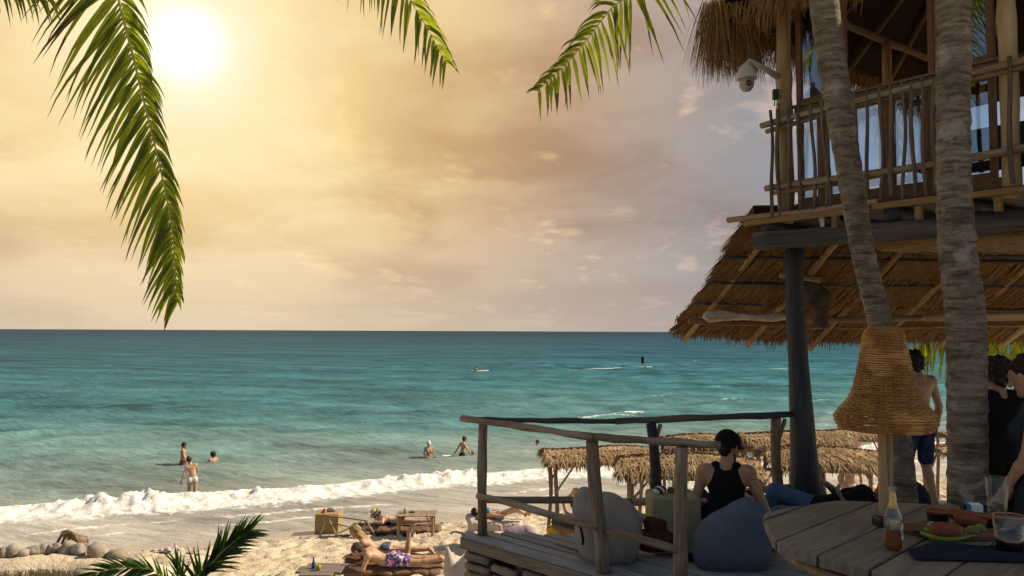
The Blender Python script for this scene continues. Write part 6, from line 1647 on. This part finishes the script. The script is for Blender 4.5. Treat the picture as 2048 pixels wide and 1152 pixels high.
# ------------------------------------------------------------------ on the deck
def deck_people():
    # seated man in a black tank top and cap
    c = at(1452, 930, 6.95)
    J = pose('m', pelvis=(0, 0, .19), waist=(0, -.03, .35), chest=(0, -.01, .54), neck=(0, .01, .715), head=(.02, .05, .865), shR=(.185, -.01, .665), shL=(-.185, .0, .665), elR=(.31, -.03, .37), wrR=(.19, .17, .43), elL=(-.25, .05, .40), wrL=(-.16, .27, .36),
             hipR=(.10, .03, .17), hipL=(-.10, .03, .17), knR=(.22, .44, .40), knL=(-.22, .44, .40), anR=(.16, .74, .07), anL=(-.16, .74, .07), toeR=(.18, .90, .03), toeL=(-.18, .90, .03))
    _, h = person('man in a black tank top and black cap sitting with his back turned', J, stand_matrix((c.x, c.y, ZD + .02), -12, 1.80), sk='tan', hair='dark', hairstyle='cap', vox=.009, face=(.75, .62, -.12), wear=[('tank_top', 'tank', c_black), ('shorts', 'long_shorts', cloth('navy', (.02, .025, .05)))])
    cap_hat(h, c_black)
    hd, fd, hu, k = h['hd'], h['fd'], h['hu'], h['k']
    B = SDF(); B.cap(hd + fd * .045 * k - hu * .085 * k, hd + fd * .07 * k - hu * .098 * k, .046 * k, .032 * k, .01); B.cap(hd + fd * .02 * k - hu * .05 * k, hd + fd * .045 * k - hu * .085 * k, .058 * k, .050 * k, .01); B.cut(hd + fd * .16 * k - hu * .02 * k, hd + fd * .16 * k, .085 * k, .085 * k)
    sdf_obj('beard', [B.build(.007, 0)], HAIR['brown'], h['body'])
    m = MB(); m.tube([Vector(hd + fd * .105 * k + hu * .014 * k + h['hr'] * .06 * k), Vector(hd + fd * .02 * k + hu * .014 * k + h['hr'] * .095 * k)], .004, 6); m.obj('glasses_arm', m_black, h['body'])
    # low cushion he sits on
    blob('floor_cushion', 'dark floor cushion under the man in the cap', 'cushion', [((c.x - .2, c.y, ZD + .07), (c.x + .2, c.y + .1, ZD + .07), .26, .26, .03, (0, 1, 0), (.07, .07))], cloth('dark_cushion', (.03, .03, .035)), .02, .005)
    # big beige bean bag
    g = onz(1215, 1116, ZD); K = FPX / g.y; X = lambda px: at(px, 1050, g.y).x; Zp = lambda py: at(1215, py, g.y).z
    bb = blob('bean_bag', 'large beige bean bag standing by the middle rail post', 'bean bag',
         [((X(1200), g.y, ZD + .14), (X(1232), g.y, ZD + .14), .20, .21, .05, (1, 0, 0), (.24, .24)), ((X(1196), g.y + .02, ZD + .30), (X(1230), g.y + .02, ZD + .27), .185, .215, .08, (1, 0, 0), (.22, .22)),
          ((X(1172), g.y + .02, Zp(1020)), (X(1168), g.y + .03, Zp(1000)), .115, .095, .09), ((X(1220), g.y + .03, Zp(1024)), (X(1240), g.y + .03, Zp(1030)), .15, .13, .09), ((X(1276), g.y, Zp(1036)), (X(1288), g.y - .02, Zp(1032)), .04, .022, .06)],
         cloth('beige_bag', (.36, .31, .265), (.30, .255, .215), scale=6), .016, .010, 15)
    m = MB(); a = at(1163, 1062, g.y - .262); m.tube([a + Vector((-.012, .02, .05)), a + Vector((.0, -.012, .0)), a + Vector((.012, -.015, -.07)), a + Vector((.012, .02, -.11))], .012, 6); m.obj('handle', m_black, bb)
    # blue grey bean bag
    g = onz(1462, 1132, ZD); X = lambda px: at(px, 1080, g.y).x; Zp = lambda py: at(1462, py, g.y).z
    blob('bean_bag', 'blue grey bean bag behind the man in the cap, by the railing end', 'bean bag',
         [((X(1432), g.y, ZD + .14), (X(1490), g.y, ZD + .14), .21, .21, .06, (1, 0, 0), (.22, .22)), ((X(1450), g.y + .02, ZD + .24), (X(1490), g.y + .03, ZD + .28), .19, .20, .09, (1, 0, 0), (.2, .2)), ((X(1488), g.y + .04, Zp(1052)), (X(1497), g.y + .05, Zp(1038)), .17, .155, .10)],
         cloth('blue_bag', (.125, .14, .185), (.10, .115, .15), scale=6), .016, .008, 10)
    # reclining man in jeans
    hip = at(1640, 1008, 7.45); hip.z = ZD + .26
    ez_ = Vector((.93, -.05, .20)).normalized(); ey_ = Vector((-.28, -.35, .9)); ey_ = (ey_ - ez_ * ey_.dot(ez_)).normalized(); ex_ = ey_.cross(ez_)
    MW = Matrix((ex_, ey_, ez_)).transposed().to_4x4(); MW.translation = hip - ez_ * .95
    J = pose('m', knR=(.14, .22, .60), anR=(.14, -.22, .42), toeR=(.14, -.16, .27), knL=(-.13, .16, .54), anL=(-.13, -.18, .22), toeL=(-.13, -.06, .14), elR=(.32, -.10, 1.26), wrR=(.22, .14, 1.10), elL=(-.30, -.08, 1.2), wrL=(-.14, .17, 1.12), head=(.0, .10, 1.60))
    _, h = person('man in blue jeans and black shirt reclining on a dark mattress, blue sunglasses', J, MW, sk='brown', hair='dark', vox=.011, face=(-.75, -.2, .45), wear=[('jeans', 'jeans', cloth('denim', (.10, .17, .27), (.06, .11, .19), scale=7)), ('shirt', 'tee', c_black)])
    hd, fd, hu, hr, k = h['hd'], h['fd'], h['hu'], h['hr'], h['k']
    m = MB()
    for s_ in (-1, 1): m.lathe([(.0, -.008), (.026, -.004), (.026, .004), (.0, .008)], 12, Vector(hd + fd * .112 * k + hu * .014 * k + hr * .034 * s_ * k), Vector(fd).to_track_quat('Z', 'Y').to_matrix())
    m.obj('sunglasses', M('blue_lens', (.02, .12, .6), rough=.1, spec=.8), h['body'])
    mt = thing('floor_mattress', 'dark floor mattress under the reclining man in jeans', 'mattress', (hip.x + .35, hip.y, ZD))
    for k_, dx in enumerate((-.62, .05, .72)):
        m = MB(); m.box((hip.x + .1 + dx, hip.y + .05, ZD + .09), (.65, .85, .16)); o = m.obj('pad', cloth('dark_cushion', (.03, .03, .035)), mt, smooth=False); bv = o.modifiers.new('b', 'BEVEL'); bv.width = .05; bv.segments = 3
    blob('cushion', 'dark back cushion propping up the reclining man', 'cushion', [((hip.x + .62, hip.y, ZD + .26), (hip.x + .82, hip.y + .02, ZD + .36), .18, .2, .05)], cloth('dark_cushion', (.03, .03, .035)), .02)
    # cream cube with a beer and a striped pouch
    c = at(1345, 1000, 7.15); top_z = at(1345, 986, 7.15).z; sz = .42
    m = MB(); m.box((c.x, c.y, (ZD + top_z) / 2 + .003), (sz, sz, top_z - ZD - .006)); o = m.obj('canvas_cube', cloth('cream_cube', (.33, .30, .17), (.27, .245, .13)), smooth=False); bv = o.modifiers.new('b', 'BEVEL'); bv.width = .025; bv.segments = 3
    tag(o, 'cream canvas cube serving as a drinks table beside the seated man', 'side table')
    beer_bottle(Vector((c.x - .02, c.y - .05, top_z)), 'clear beer bottle standing on the cream canvas cube', .32)
    blob('pouch', 'striped pouch beside the bottle on the cream cube', 'pouch', [((c.x - .14, c.y - .04, top_z + .03), (c.x - .09, c.y - .02, top_z + .04), .035, .035, .02)], MATS['striped'], .01, .003, 40)
    rb = at(1308, 1080, 6.95)
    blob('bag', 'dark red woven bag on the deck boards beside the beige bean bag', 'bag', [((rb.x - .05, rb.y, ZD + .13), (rb.x + .07, rb.y, ZD + .13), .12, .12, .04, (1, 0, 0), (.10, .10)), ((rb.x - .02, rb.y, ZD + .26), (rb.x + .05, rb.y, ZD + .25), .07, .07, .04)], cloth('red_weave', (.16, .035, .02), (.03, .03, .03), scale=30), .014, .008, 30)
    blob('sandals', 'pair of dark sandals left beside the red bag', 'shoes', [((rb.x + .18, rb.y - .05, ZD + .02), (rb.x + .36, rb.y - .1, ZD + .02), .035, .04, .01, (0, 1, 0), (.02, .02)), ((rb.x + .2, rb.y - .16, ZD + .02), (rb.x + .38, rb.y - .2, ZD + .02), .035, .04, .01, (0, 1, 0), (.02, .02))], c_black, .01, .002)
    # shirtless man at the far side of the deck
    navy = cloth('navy_pattern', (.012, .02, .055), (.05, .075, .14), scale=10)
    c = at(1838, 900, 8.8)
    person('shirtless man in long navy patterned shorts walking away past the palm', pose('m', elR=(.27, -.01, 1.14), wrR=(.30, .07, .90), elL=(-.26, -.02, 1.13), wrL=(-.25, .10, .9), head=(-.03, .03, 1.62), knL=(-.10, .10, .50), anL=(-.10, .06, .085), toeL=(-.11, .22, .04), anR=(.10, -.10, .085), toeR=(.12, .06, .03)), stand_matrix((c.x, c.y, ZD), 14, 1.70), sk='tan', hair='dark', hairstyle='curly', vox=.010, thick=1.03, wear=[('board_shorts', 'long_shorts', navy)])
    c = at(1998, 900, 6.4)
    person('man in a black shirt with his back turned, standing beside the straight palm', pose('m'), stand_matrix((c.x, c.y, ZD), 5, 1.70), sk='brown', hair='dark', hairstyle='curly', vox=.011, wear=[('shirt', 'tee', c_black), ('trousers', 'jeans', c_black)])
    c = at(2080, 900, 5.0)
    _, h = person('woman with hair in a bun and dark grey sleeveless dress looking down', pose('f', head=(0, .05, 1.615), elL=(-.20, .04, 1.14), wrL=(-.17, .17, .92), elR=(.2, .05, 1.13), wrR=(.2, .18, .9), neck=(0, .0, 1.47)), stand_matrix((c.x, c.y, ZD), 48, 1.78), sex='f', sk='tan', hair='dark', hairstyle='lowbun', vox=.008, face=(-.93, .15, -.36), wear=[('dress', 'dress', cloth('grey_dress', (.035, .043, .05), (.028, .034, .04)))])
    hd, hu, hr, fd, k = h['hd'], h['hu'], h['hr'], h['fd'], h['k']
    m = MB()
    for s_ in (1, -1):
        m.lathe([(0, -.006), (.006, 0), (0, .006)], 10, Vector(hd + hr * .088 * s_ * k - hu * .045 * k)); 
    m.obj('earring', M('pearl', (.8, .78, .74), rough=.2), h['body'])

m_glass = glass('clear_glass', thin=True, tint=(.93, .96, .95), refl=.05)
def beer_bottle(p, label, k=1.0, s=1.0):
    t = thing('beer_bottle', label, 'bottle', p)
    pr = [(.0, .003), (.030, .002), (.0345, .008), (.0345, .118), (.032, .133), (.022, .155), (.0165, .175), (.0135, .215), (.0130, .226), (.0150, .228), (.0150, .238), (.0125, .240), (.0105, .236), (.0105, .215), (.0140, .175), (.0195, .155), (.0295, .132), (.032, .117), (.032, .010), (.0, .009)]
    m = MB(); m.lathe([(r * s, z * s) for r, z in pr], 32, p); m.obj('glass_body', m_glass, t)
    beer = M('beer_amber', (.55, .22, .015), (.45, .17, .01), rough=.1, spec=.5, bump=0, rand=0)
    lq = M('beer', (.33, .14, .018), (.28, .11, .012), rough=.12, spec=.5, bump=0, rand=0, trans=(2.2, 1.9, 1.2))
    h = .117 * k
    m = MB(); m.lathe([(.0, .0105 * s), (.031 * s, .0105 * s), (.0314 * s, .02 * s), (.0314 * s, (.02 + h) * s), (.0, (.02 + h) * s)], 28, p); m.obj('beer', lq, t)
    return t
deck_people()
# ------------------------------------------------------------------ dining table
TZ = ZT + .75
def on_table(px, py): return onz(px, py, TZ)
def clip_half(poly, p, n):
    out = []
    for i in range(len(poly)):
        a, b = poly[i], poly[(i + 1) % len(poly)]; da, db = (a - p).dot(n), (b - p).dot(n)
        if da >= 0: out.append(a)
        if (da >= 0) != (db >= 0): out.append(a + (b - a) * (da / (da - db)))
    return out
def dining_table():
    c = Vector((1.735, 3.30)); r = .70
    poly = []
    for i in range(48):          # rounded octagon
        a = 2 * PI * i / 48 + R(11); k = 1 / max(abs(math.cos(((a - R(11)) % (PI / 4)) - PI / 8)), .01) * .96
        rr = r * min(1.0, k * .985); poly.append(c + Vector((math.cos(a), math.sin(a))) * rr)
    t = thing('dining_table', 'round weathered plank table with a wicker lamp standing through it', 'table', (c.x, c.y, ZT))
    d = Vector((.70, .714)).normalized(); n = Vector((-d.y, d.x)); w = .205
    for k in range(-4, 4):
        o0 = c + n * (k * w + .02); o1 = c + n * ((k + 1) * w + .02)
        q = clip_half(clip_half(poly, o0 + n * .005, n), o1 - n * .005, -n)
        if len(q) < 3: continue
        L = [((p - c).dot(d), (p - c).dot(n)) for p in q]
        m = MB(); m.prism(L, -.042, random.uniform(-.002, .002)); o = m.obj('plank', m_table, t, Matrix.Translation((c.x, c.y, TZ)) @ Matrix.Rotation(math.atan2(d.y, d.x), 4, 'Z'), smooth=False)
        bv = o.modifiers.new('b', 'BEVEL'); bv.width = .004; bv.segments = 2; bv.limit_method = 'ANGLE'
    for k in (-.36, .36):
        p = c + d * k
        m = MB(); m.box((0, 0, 0), (.08, .95, .06)); m.obj('bearer', m_grey_wood, t, Matrix.Translation((p.x, p.y, TZ - .075)) @ Matrix.Rotation(math.atan2(d.y, d.x), 4, 'Z'), smooth=False)
    for a in (20, 110, 200, 290):
        p = c + Vector((math.cos(R(a)), math.sin(R(a)))) * .52; m = MB(); m.box((p.x, p.y, (ZT + TZ - .107) / 2), (.085, .085, TZ - .107 - ZT)); m.obj('leg', m_pale_wood, t, smooth=False)
    m = MB(); n_ = 60; pts = [(c.x + (.60) * math.cos(2 * PI * i / n_), c.y + .60 * math.sin(2 * PI * i / n_), TZ - .085) for i in range(n_ + 1)]
    m.tube(pts, .022, 6, caps=False); m.obj('rim_band', m_pale_wood, t)
dining_table()

def wicker_lamp():
    b = on_table(1774, 1048); Y = b.y; K = FPX / Y
    t = thing('wicker_lamp', 'bell shaped wicker lampshade on a wooden pole at the table', 'lamp', (b.x, b.y, TZ))
    log('pole', (b.x - .012, b.y, TZ - .03), (b.x - .012, b.y, 5.50), .019, .019, m_pale_wood, t, 10, .002)
    log('pole', (b.x + .020, b.y + .012, TZ - .03), (b.x + .020, b.y + .012, 5.50), .015, .015, m_pale_wood, t, 10, .002)
    m = MB(); m.box((b.x - .02, b.y - .03, TZ + .018), (.085, .085, .036)); o = m.obj('base_block', m_black, t, smooth=False); bv = o.modifiers.new('b', 'BEVEL'); bv.width = .006; bv.segments = 2
    cx = b.x + .002
    prof_ = [(655, 22), (658, 30), (668, 36), (690, 40), (720, 45), (750, 51), (775, 57), (795, 65), (810, 76), (822, 87), (832, 93), (842, 94), (850, 90), (856, 84)]
    zs = [at(1774, y, Y).z for y, _ in prof_]; rs = [r / K for _, r in prof_]
    # arc length parametrisation
    al = [0]
    for i in range(1, len(zs)): al.append(al[-1] + math.hypot(zs[i] - zs[i - 1], rs[i] - rs[i - 1]))
    nr = 50; nrib = 40; seg = nrib * 3
    mw_ = M('wicker_cane', (.34, .155, .04), (.17, .072, .017), scale=26, bump=.2, rough=.55, spec=.3, c3=(.46, .25, .08), rand=0)
    V = []; Fc = []; o = 0; hr_ = al[-1] / nr
    for k in range(nr + 1):
        s = al[-1] * k / nr; z = np.interp(s, al, zs); r = np.interp(s, al, rs)
        th = np.linspace(0, 2 * PI, seg, endpoint=False)
        wv = .0032 * np.cos(nrib / 2 * th + PI * (k % 2)) + .0010 * np.sin(th * 5 + k)
        rad = hr_ * (.49 if k < nr else .8) * (1 + .15 * math.sin(k * 2.3))
        cen = np.stack([cx + (r + wv) * np.cos(th), Y + (r + wv) * np.sin(th), np.full(seg, z) + .0012 * np.sin(th * 3 + k * 1.7)], -1)
        er = np.stack([np.cos(th), np.sin(th), np.zeros(seg)], -1); ns = 6
        for q in range(ns):
            a = 2 * PI * q / ns; V.append(cen + rad * (er * math.cos(a) + np.array([0, 0, math.sin(a)])))
        i = np.arange(seg); j = (i + 1) % seg
        for q in range(ns):
            q2 = (q + 1) % ns
            Fc.append(np.stack([o + q * seg + i, o + q * seg + j, o + q2 * seg + j, o + q2 * seg + i], -1))
        o += ns * seg
    V = np.concatenate(V); Fc = np.concatenate(Fc); cc = np.array([cx, Y, zs[-1]])
    me = npmesh('weave', V - cc, Fc, mw_); sh = stuff(link('shade', me, t, Matrix.Translation(tuple(cc))))
    for k in range(nrib):
        a = 2 * PI * (k + .5) / nrib
        m = MB(); m.tube([(cx + r * math.cos(a), Y + r * math.sin(a), z) for r, z in zip(rs, zs)], .0026, 5); m.obj('rib', mw_, sh)
    m = MB(); m.lathe([(.0, zs[0] + .002), (rs[0], zs[0] + .001), (rs[0], zs[0] - .004)], 20, (cx, Y, 0)); m.obj('shade_top', mw_, t)
wicker_lamp()

def table_things():
    p = on_table(1787, 1100)
    bt = beer_bottle(p, 'clear glass beer bottle with a little beer on the dining table', .42)
    # neck band paints the background's amber reflection, white paper label with the letter M
    m = MB(); m.lathe([(.0, .158), (.0190, .158), (.0135, .178), (.0102, .214), (.0, .214)], 24, p); m.obj('neck_reflection', M('amber_neck', (.80, .42, .05), (.7, .33, .03), rough=.25, rand=0), bt)
    def arc(m, a0, a1, z0, z1, r, n=8):
        vs = []
        for i in range(n + 1):
            a = a0 + (a1 - a0) * i / n
            for z in (z0, z1): vs.append((p.x + r * math.cos(a), p.y + r * math.sin(a), p.z + z))
        m.add(vs, [(2 * i, 2 * i + 2, 2 * i + 3, 2 * i + 1) for i in range(n)])
    a_l = R(-62)
    m = MB(); arc(m, a_l, a_l + R(75), .045, .100, .0349); lb = m.obj('label', M('paper_label', (.62, .62, .62), (.56, .56, .56), bump=.02, rand=0), bt)
    m = MB(); am = a_l + R(26); 
    def stroke(u0, v0, u1, v1, w=.0028):
        vs = []
        for u, v in ((u0, v0), (u1, v1)):
            for s_ in (-w, w): a = am + (u + s_) / .0352; vs.append((p.x + .0352 * math.cos(a), p.y + .0352 * math.sin(a), p.z + .072 + v))
        m.add(vs, [(0, 1, 3, 2)])
    stroke(-.010, -.014, -.010, .014); stroke(.010, -.014, .010, .014); stroke(-.010, .014, 0, -.004); stroke(.010, .014, 0, -.004)
    m.obj('letter_m', m_black, lb, smooth=False)
    terra = M('terracotta', (.23, .065, .03), (.16, .042, .02), scale=10, bump=.2, rough=.5); blackg = M('black_glaze', (.02, .016, .015), (.012, .01, .01), rough=.35, spec=.5)
    salsa = M('salsa', (.06, .015, .01), (.025, .01, .006), scale=60, bump=.9, rough=.4)
    # chopping board
    c = on_table(1905, 1068); 
    m = MB(); pts = []
    for i in range(28):
        a = 2 * PI * i / 28; pts.append((.20 * math.cos(a) * (1 + .05 * math.cos(2 * a)), .115 * math.sin(a)))
    m.prism(pts, 0, .016); bd = m.obj('chopping_board', M('board_wood', (.17, .085, .04), (.10, .05, .022), stretch=GX, scale=6, bump=.3), None, Matrix.Translation((c.x, c.y, TZ + .003)) @ Matrix.Rotation(R(-8), 4, 'Z'), smooth=False)
    tag(bd, 'oval wooden chopping board carrying the terracotta bowls', 'board')
    ZB = TZ + .0192
    def bowl(px, py, r, h, label, out=terra, flare=1.15, fill=salsa, z=None):
        q = onz(px, py, z or ZB)
        t = thing('bowl', label, 'bowl', q)
        m = MB(); m.lathe([(.0, .0), (r * .82, .0), (r * .9, h * .2), (r, h * .8), (r * flare * .92, h), (r * flare * .85, h), (r * .86, h * .75), (r * .7, h * .25), (.0, h * .2)], 30, q); m.obj('bowl_body', out, t)
        m = MB(); m.lathe([(r * flare * .935, h - .006), (r * flare * .95, h), (r * flare * .90, h + .003), (r * flare * .84, h)], 30, q); m.obj('rim', terra, t)
        m = MB(); m.lathe([(.0, h * .52), (r * .79, h * .50)], 22, q, None, .04); m.obj('salsa', fill, t)
        return q, t
    bowl(1876, 1046, .046, .052, 'black glazed bowl with a red rim beyond the chopping board lime', blackg, z=TZ + .002)
    q, t = bowl(1893, 1075, .058, .046, 'terracotta bowl with a stamped X pattern at the front of the board', terra, 1.0)
    m = MB()
    for k in range(4):        # stamped crosses round the front
        a0 = R(-150 + k * 12)
        for s_ in (-1, 1):
            pts = []
            for u in (-1, 1):
                a = a0 + u * .055; rr = .0595; pts.append((q.x + rr * math.cos(a), q.y + rr * math.sin(a), q.z + .024 + s_ * u * .009))
            m.tube(pts, .001, 4)
    m.obj('stamped_pattern', M('stamp', (.42, .16, .08), rand=0), t)
    bowl(1942, 1050, .066, .034, 'wide shallow terracotta bowl at the back of the board', terra, 1.05)
    bowl(1984, 1052, .046, .042, 'small dark bowl with a red rim beside the shallow bowl', blackg)
    bowl(1925, 1035, .06, .02, 'flat black dish behind the shallow bowl', blackg, 1.2, blackg, z=TZ + .002)
    # cigarette packet
    q = onz(1948, 1022, TZ + .002); 
    pk = thing('cigarette_packet', 'white blue and black cardboard packet lying beside the tall glass', 'packet', q)
    rot = Matrix.Rotation(R(-14), 3, 'Z')
    for nm, x, w, mt in (('end_panel', -.045, .012, m_black), ('blue_panel', -.029, .019, M('blue_card', (.05, .30, .5), rand=0, bump=.02)), ('white_panel', .006, .049, m_white), ('end_panel', .040, .017, M('navy_card', (.02, .03, .08), rand=0, bump=.02))):
        m = MB(); m.box(Vector(q) + rot @ Vector((x, 0, .017)), (w, .058, .032), rot); m.obj(nm, mt, pk, smooth=False)
    # limes, chilli, knife
    lime_s = M('lime_skin', (.16, .28, .03), (.10, .2, .02), scale=40, bump=.2, rough=.4); lime_f = M('lime_flesh', (.50, .58, .28), (.40, .5, .2), scale=50, bump=.3, rough=.35)
    def wedge(px, py, s, rz, label, ry=0.0):
        q = onz(px, py, ZB); t = thing('lime_wedge', label, 'lime', q)
        n = 12; m = MB(); vs = [(0, -s, 0), (0, s, 0)]
        Rm = Matrix.Translation(q + Vector((0, 0, .004))) @ Matrix.Rotation(rz, 4, 'Z') @ Matrix.Rotation(ry, 4, 'Y')
        arc_ = []
        for j in range(7):
            b = PI * j / 6; row = []
            for i in range(6): a = -.2 + 1.3 * i / 5; row.append(Rm @ Vector((s * math.sin(b) * math.cos(a), -s * math.cos(b), s * math.sin(b) * math.sin(a))))
            arc_.append(row)
        flat = [v for r_ in arc_ for v in r_]; m.add(flat, [(j * 6 + i, j * 6 + i + 1, (j + 1) * 6 + i + 1, (j + 1) * 6 + i) for j in range(6) for i in range(5)]); m.obj('peel', lime_s, t)
        for i in (0, 5):
            m = MB(); m.add([arc_[j][i] * .995 + q * .005 for j in range(7)], [tuple(range(7)) if i else tuple(range(6, -1, -1))]); m.obj('flesh', lime_f, t, smooth=False)
    wedge(1946, 1066, .026, R(70), 'lime wedge lying on its side at the front of the board', R(-60)); wedge(1962, 1062, .026, R(20), 'lime wedge standing on end beside the other wedge', R(-100)); wedge(1857, 1066, .020, R(150), 'squeezed lime wedge left of the stamped bowl', R(-50)); wedge(1864, 1055, .022, R(40), 'pale lime half behind the squeezed wedge', R(-20))
    a, b_, c_ = [onz(x, y, ZB + .010) for x, y in ((1842, 1066), (1890, 1080), (1950, 1071))]
    sp = spline([a, b_, c_], 16); m = MB(); m.tube(sp, [.003 + .009 * math.sin(PI * min(1, .12 + i / 17)) for i in range(17)], 9); tag(m.obj('chilli', M('green_chilli', (.15, .23, .03), (.10, .17, .02), rough=.3)), 'long curved green chilli along the front of the chopping board', 'chilli')
    a, b_ = onz(1828, 1063, TZ + .022), onz(1888, 1076, TZ + .026); kn = thing('knife', 'table knife resting on the edge of the chopping board', 'knife', a)
    d = (b_ - a); L = d.length; mw = axis_matrix(a, b_)
    m = MB(); m.box((0, 0, L * .72), (.014, .0022, L * .56)); m.obj('knife_blade', M('steel', (.6, .6, .62), rough=.25, metal=1.0, rand=0, bump=.02), kn, mw, smooth=False); m = MB(); m.box((0, 0, L * .22), (.015, .009, L * .44)); m.obj('knife_handle', m_black, kn, mw, smooth=False)
    # tall glass and short tumbler
    q = onz(1995, 1026, TZ + .001); t = thing('tall_glass', 'empty tall clear glass at the far edge of the table', 'glass', q)
    m = MB(); m.lathe([(.0, .0), (.036, .0), (.038, .006), (.050, .165), (.0475, .165), (.036, .014), (.0, .012)], 32, q); m.obj('glass_body', m_glass, t)
    q = onz(2019, 1108, TZ + .001); t = thing('tumbler', 'short tumbler of dark iced drink with a salted rim', 'glass', q)
    m = MB(); m.lathe([(.0, .0), (.042, .0), (.046, .006), (.053, .140), (.0505, .140), (.044, .018), (.0, .016)], 32, q); m.obj('glass_body', m_glass, t)
    m = MB(); m.lathe([(.0, .0165), (.0435, .0185), (.0478, .080), (.0, .080)], 28, q); m.obj('drink', M('dark_drink', (.045, .008, .006), (.03, .005, .004), rough=.1, spec=.6, bump=0, rand=0), t)
    m = MB(); m.tube([(q.x + .0518 * math.cos(i * PI / 16), q.y + .0518 * math.sin(i * PI / 16), q.z + .141) for i in range(33)], .0034, 6, .3, False); m.obj('chilli_rim', M('chilli_salt', (.36, .10, .06), (.5, .3, .22), scale=300, rough=.9), t)
    for dx, dy, s_ in ((.016, -.012, .016), (-.018, .006, .014), (.006, .02, .015)):
        m = MB(); m.box((q.x + dx, q.y + dy, q.z + .084), (s_ * 1.5, s_ * 1.4, s_ * 1.3), Euler((dx * 20, dy * 30, 1)).to_matrix()); o = m.obj('ice_cube', m_glass, t, smooth=False)
    # dark cloth in the foreground
    n1, n2 = 30, 14; m = MB(); vs = []
    a, b_ = onz(1812, 1100, TZ), onz(2090, 1096, TZ); c_ = onz(1830, 1122, TZ); d_ = onz(2090, 1128, TZ)
    for j in range(n2):
        for i in range(n1):
            u, v = i / (n1 - 1), j / (n2 - 1); q = a.lerp(b_, u).lerp(c_.lerp(d_, u), v)
            e = min(u, 1, v * 2, (1 - v) * 2)
            vs.append((q.x, q.y, TZ + .004 + .026 * min(1, e * 5) * (.55 + .3 * math.sin(v * 7 + u * 3) + .25 * math.sin(u * 9 - v * 4)) + .003))
    m.add(vs, [(j * n1 + i, j * n1 + i + 1, (j + 1) * n1 + i + 1, (j + 1) * n1 + i) for j in range(n2 - 1) for i in range(n1 - 1)])
    o = m.obj('cloth', cloth('navy_napkin', (.022, .024, .042), (.015, .016, .03))); tag(o, 'folded dark navy cloth along the near side of the table', 'cloth')
table_things()
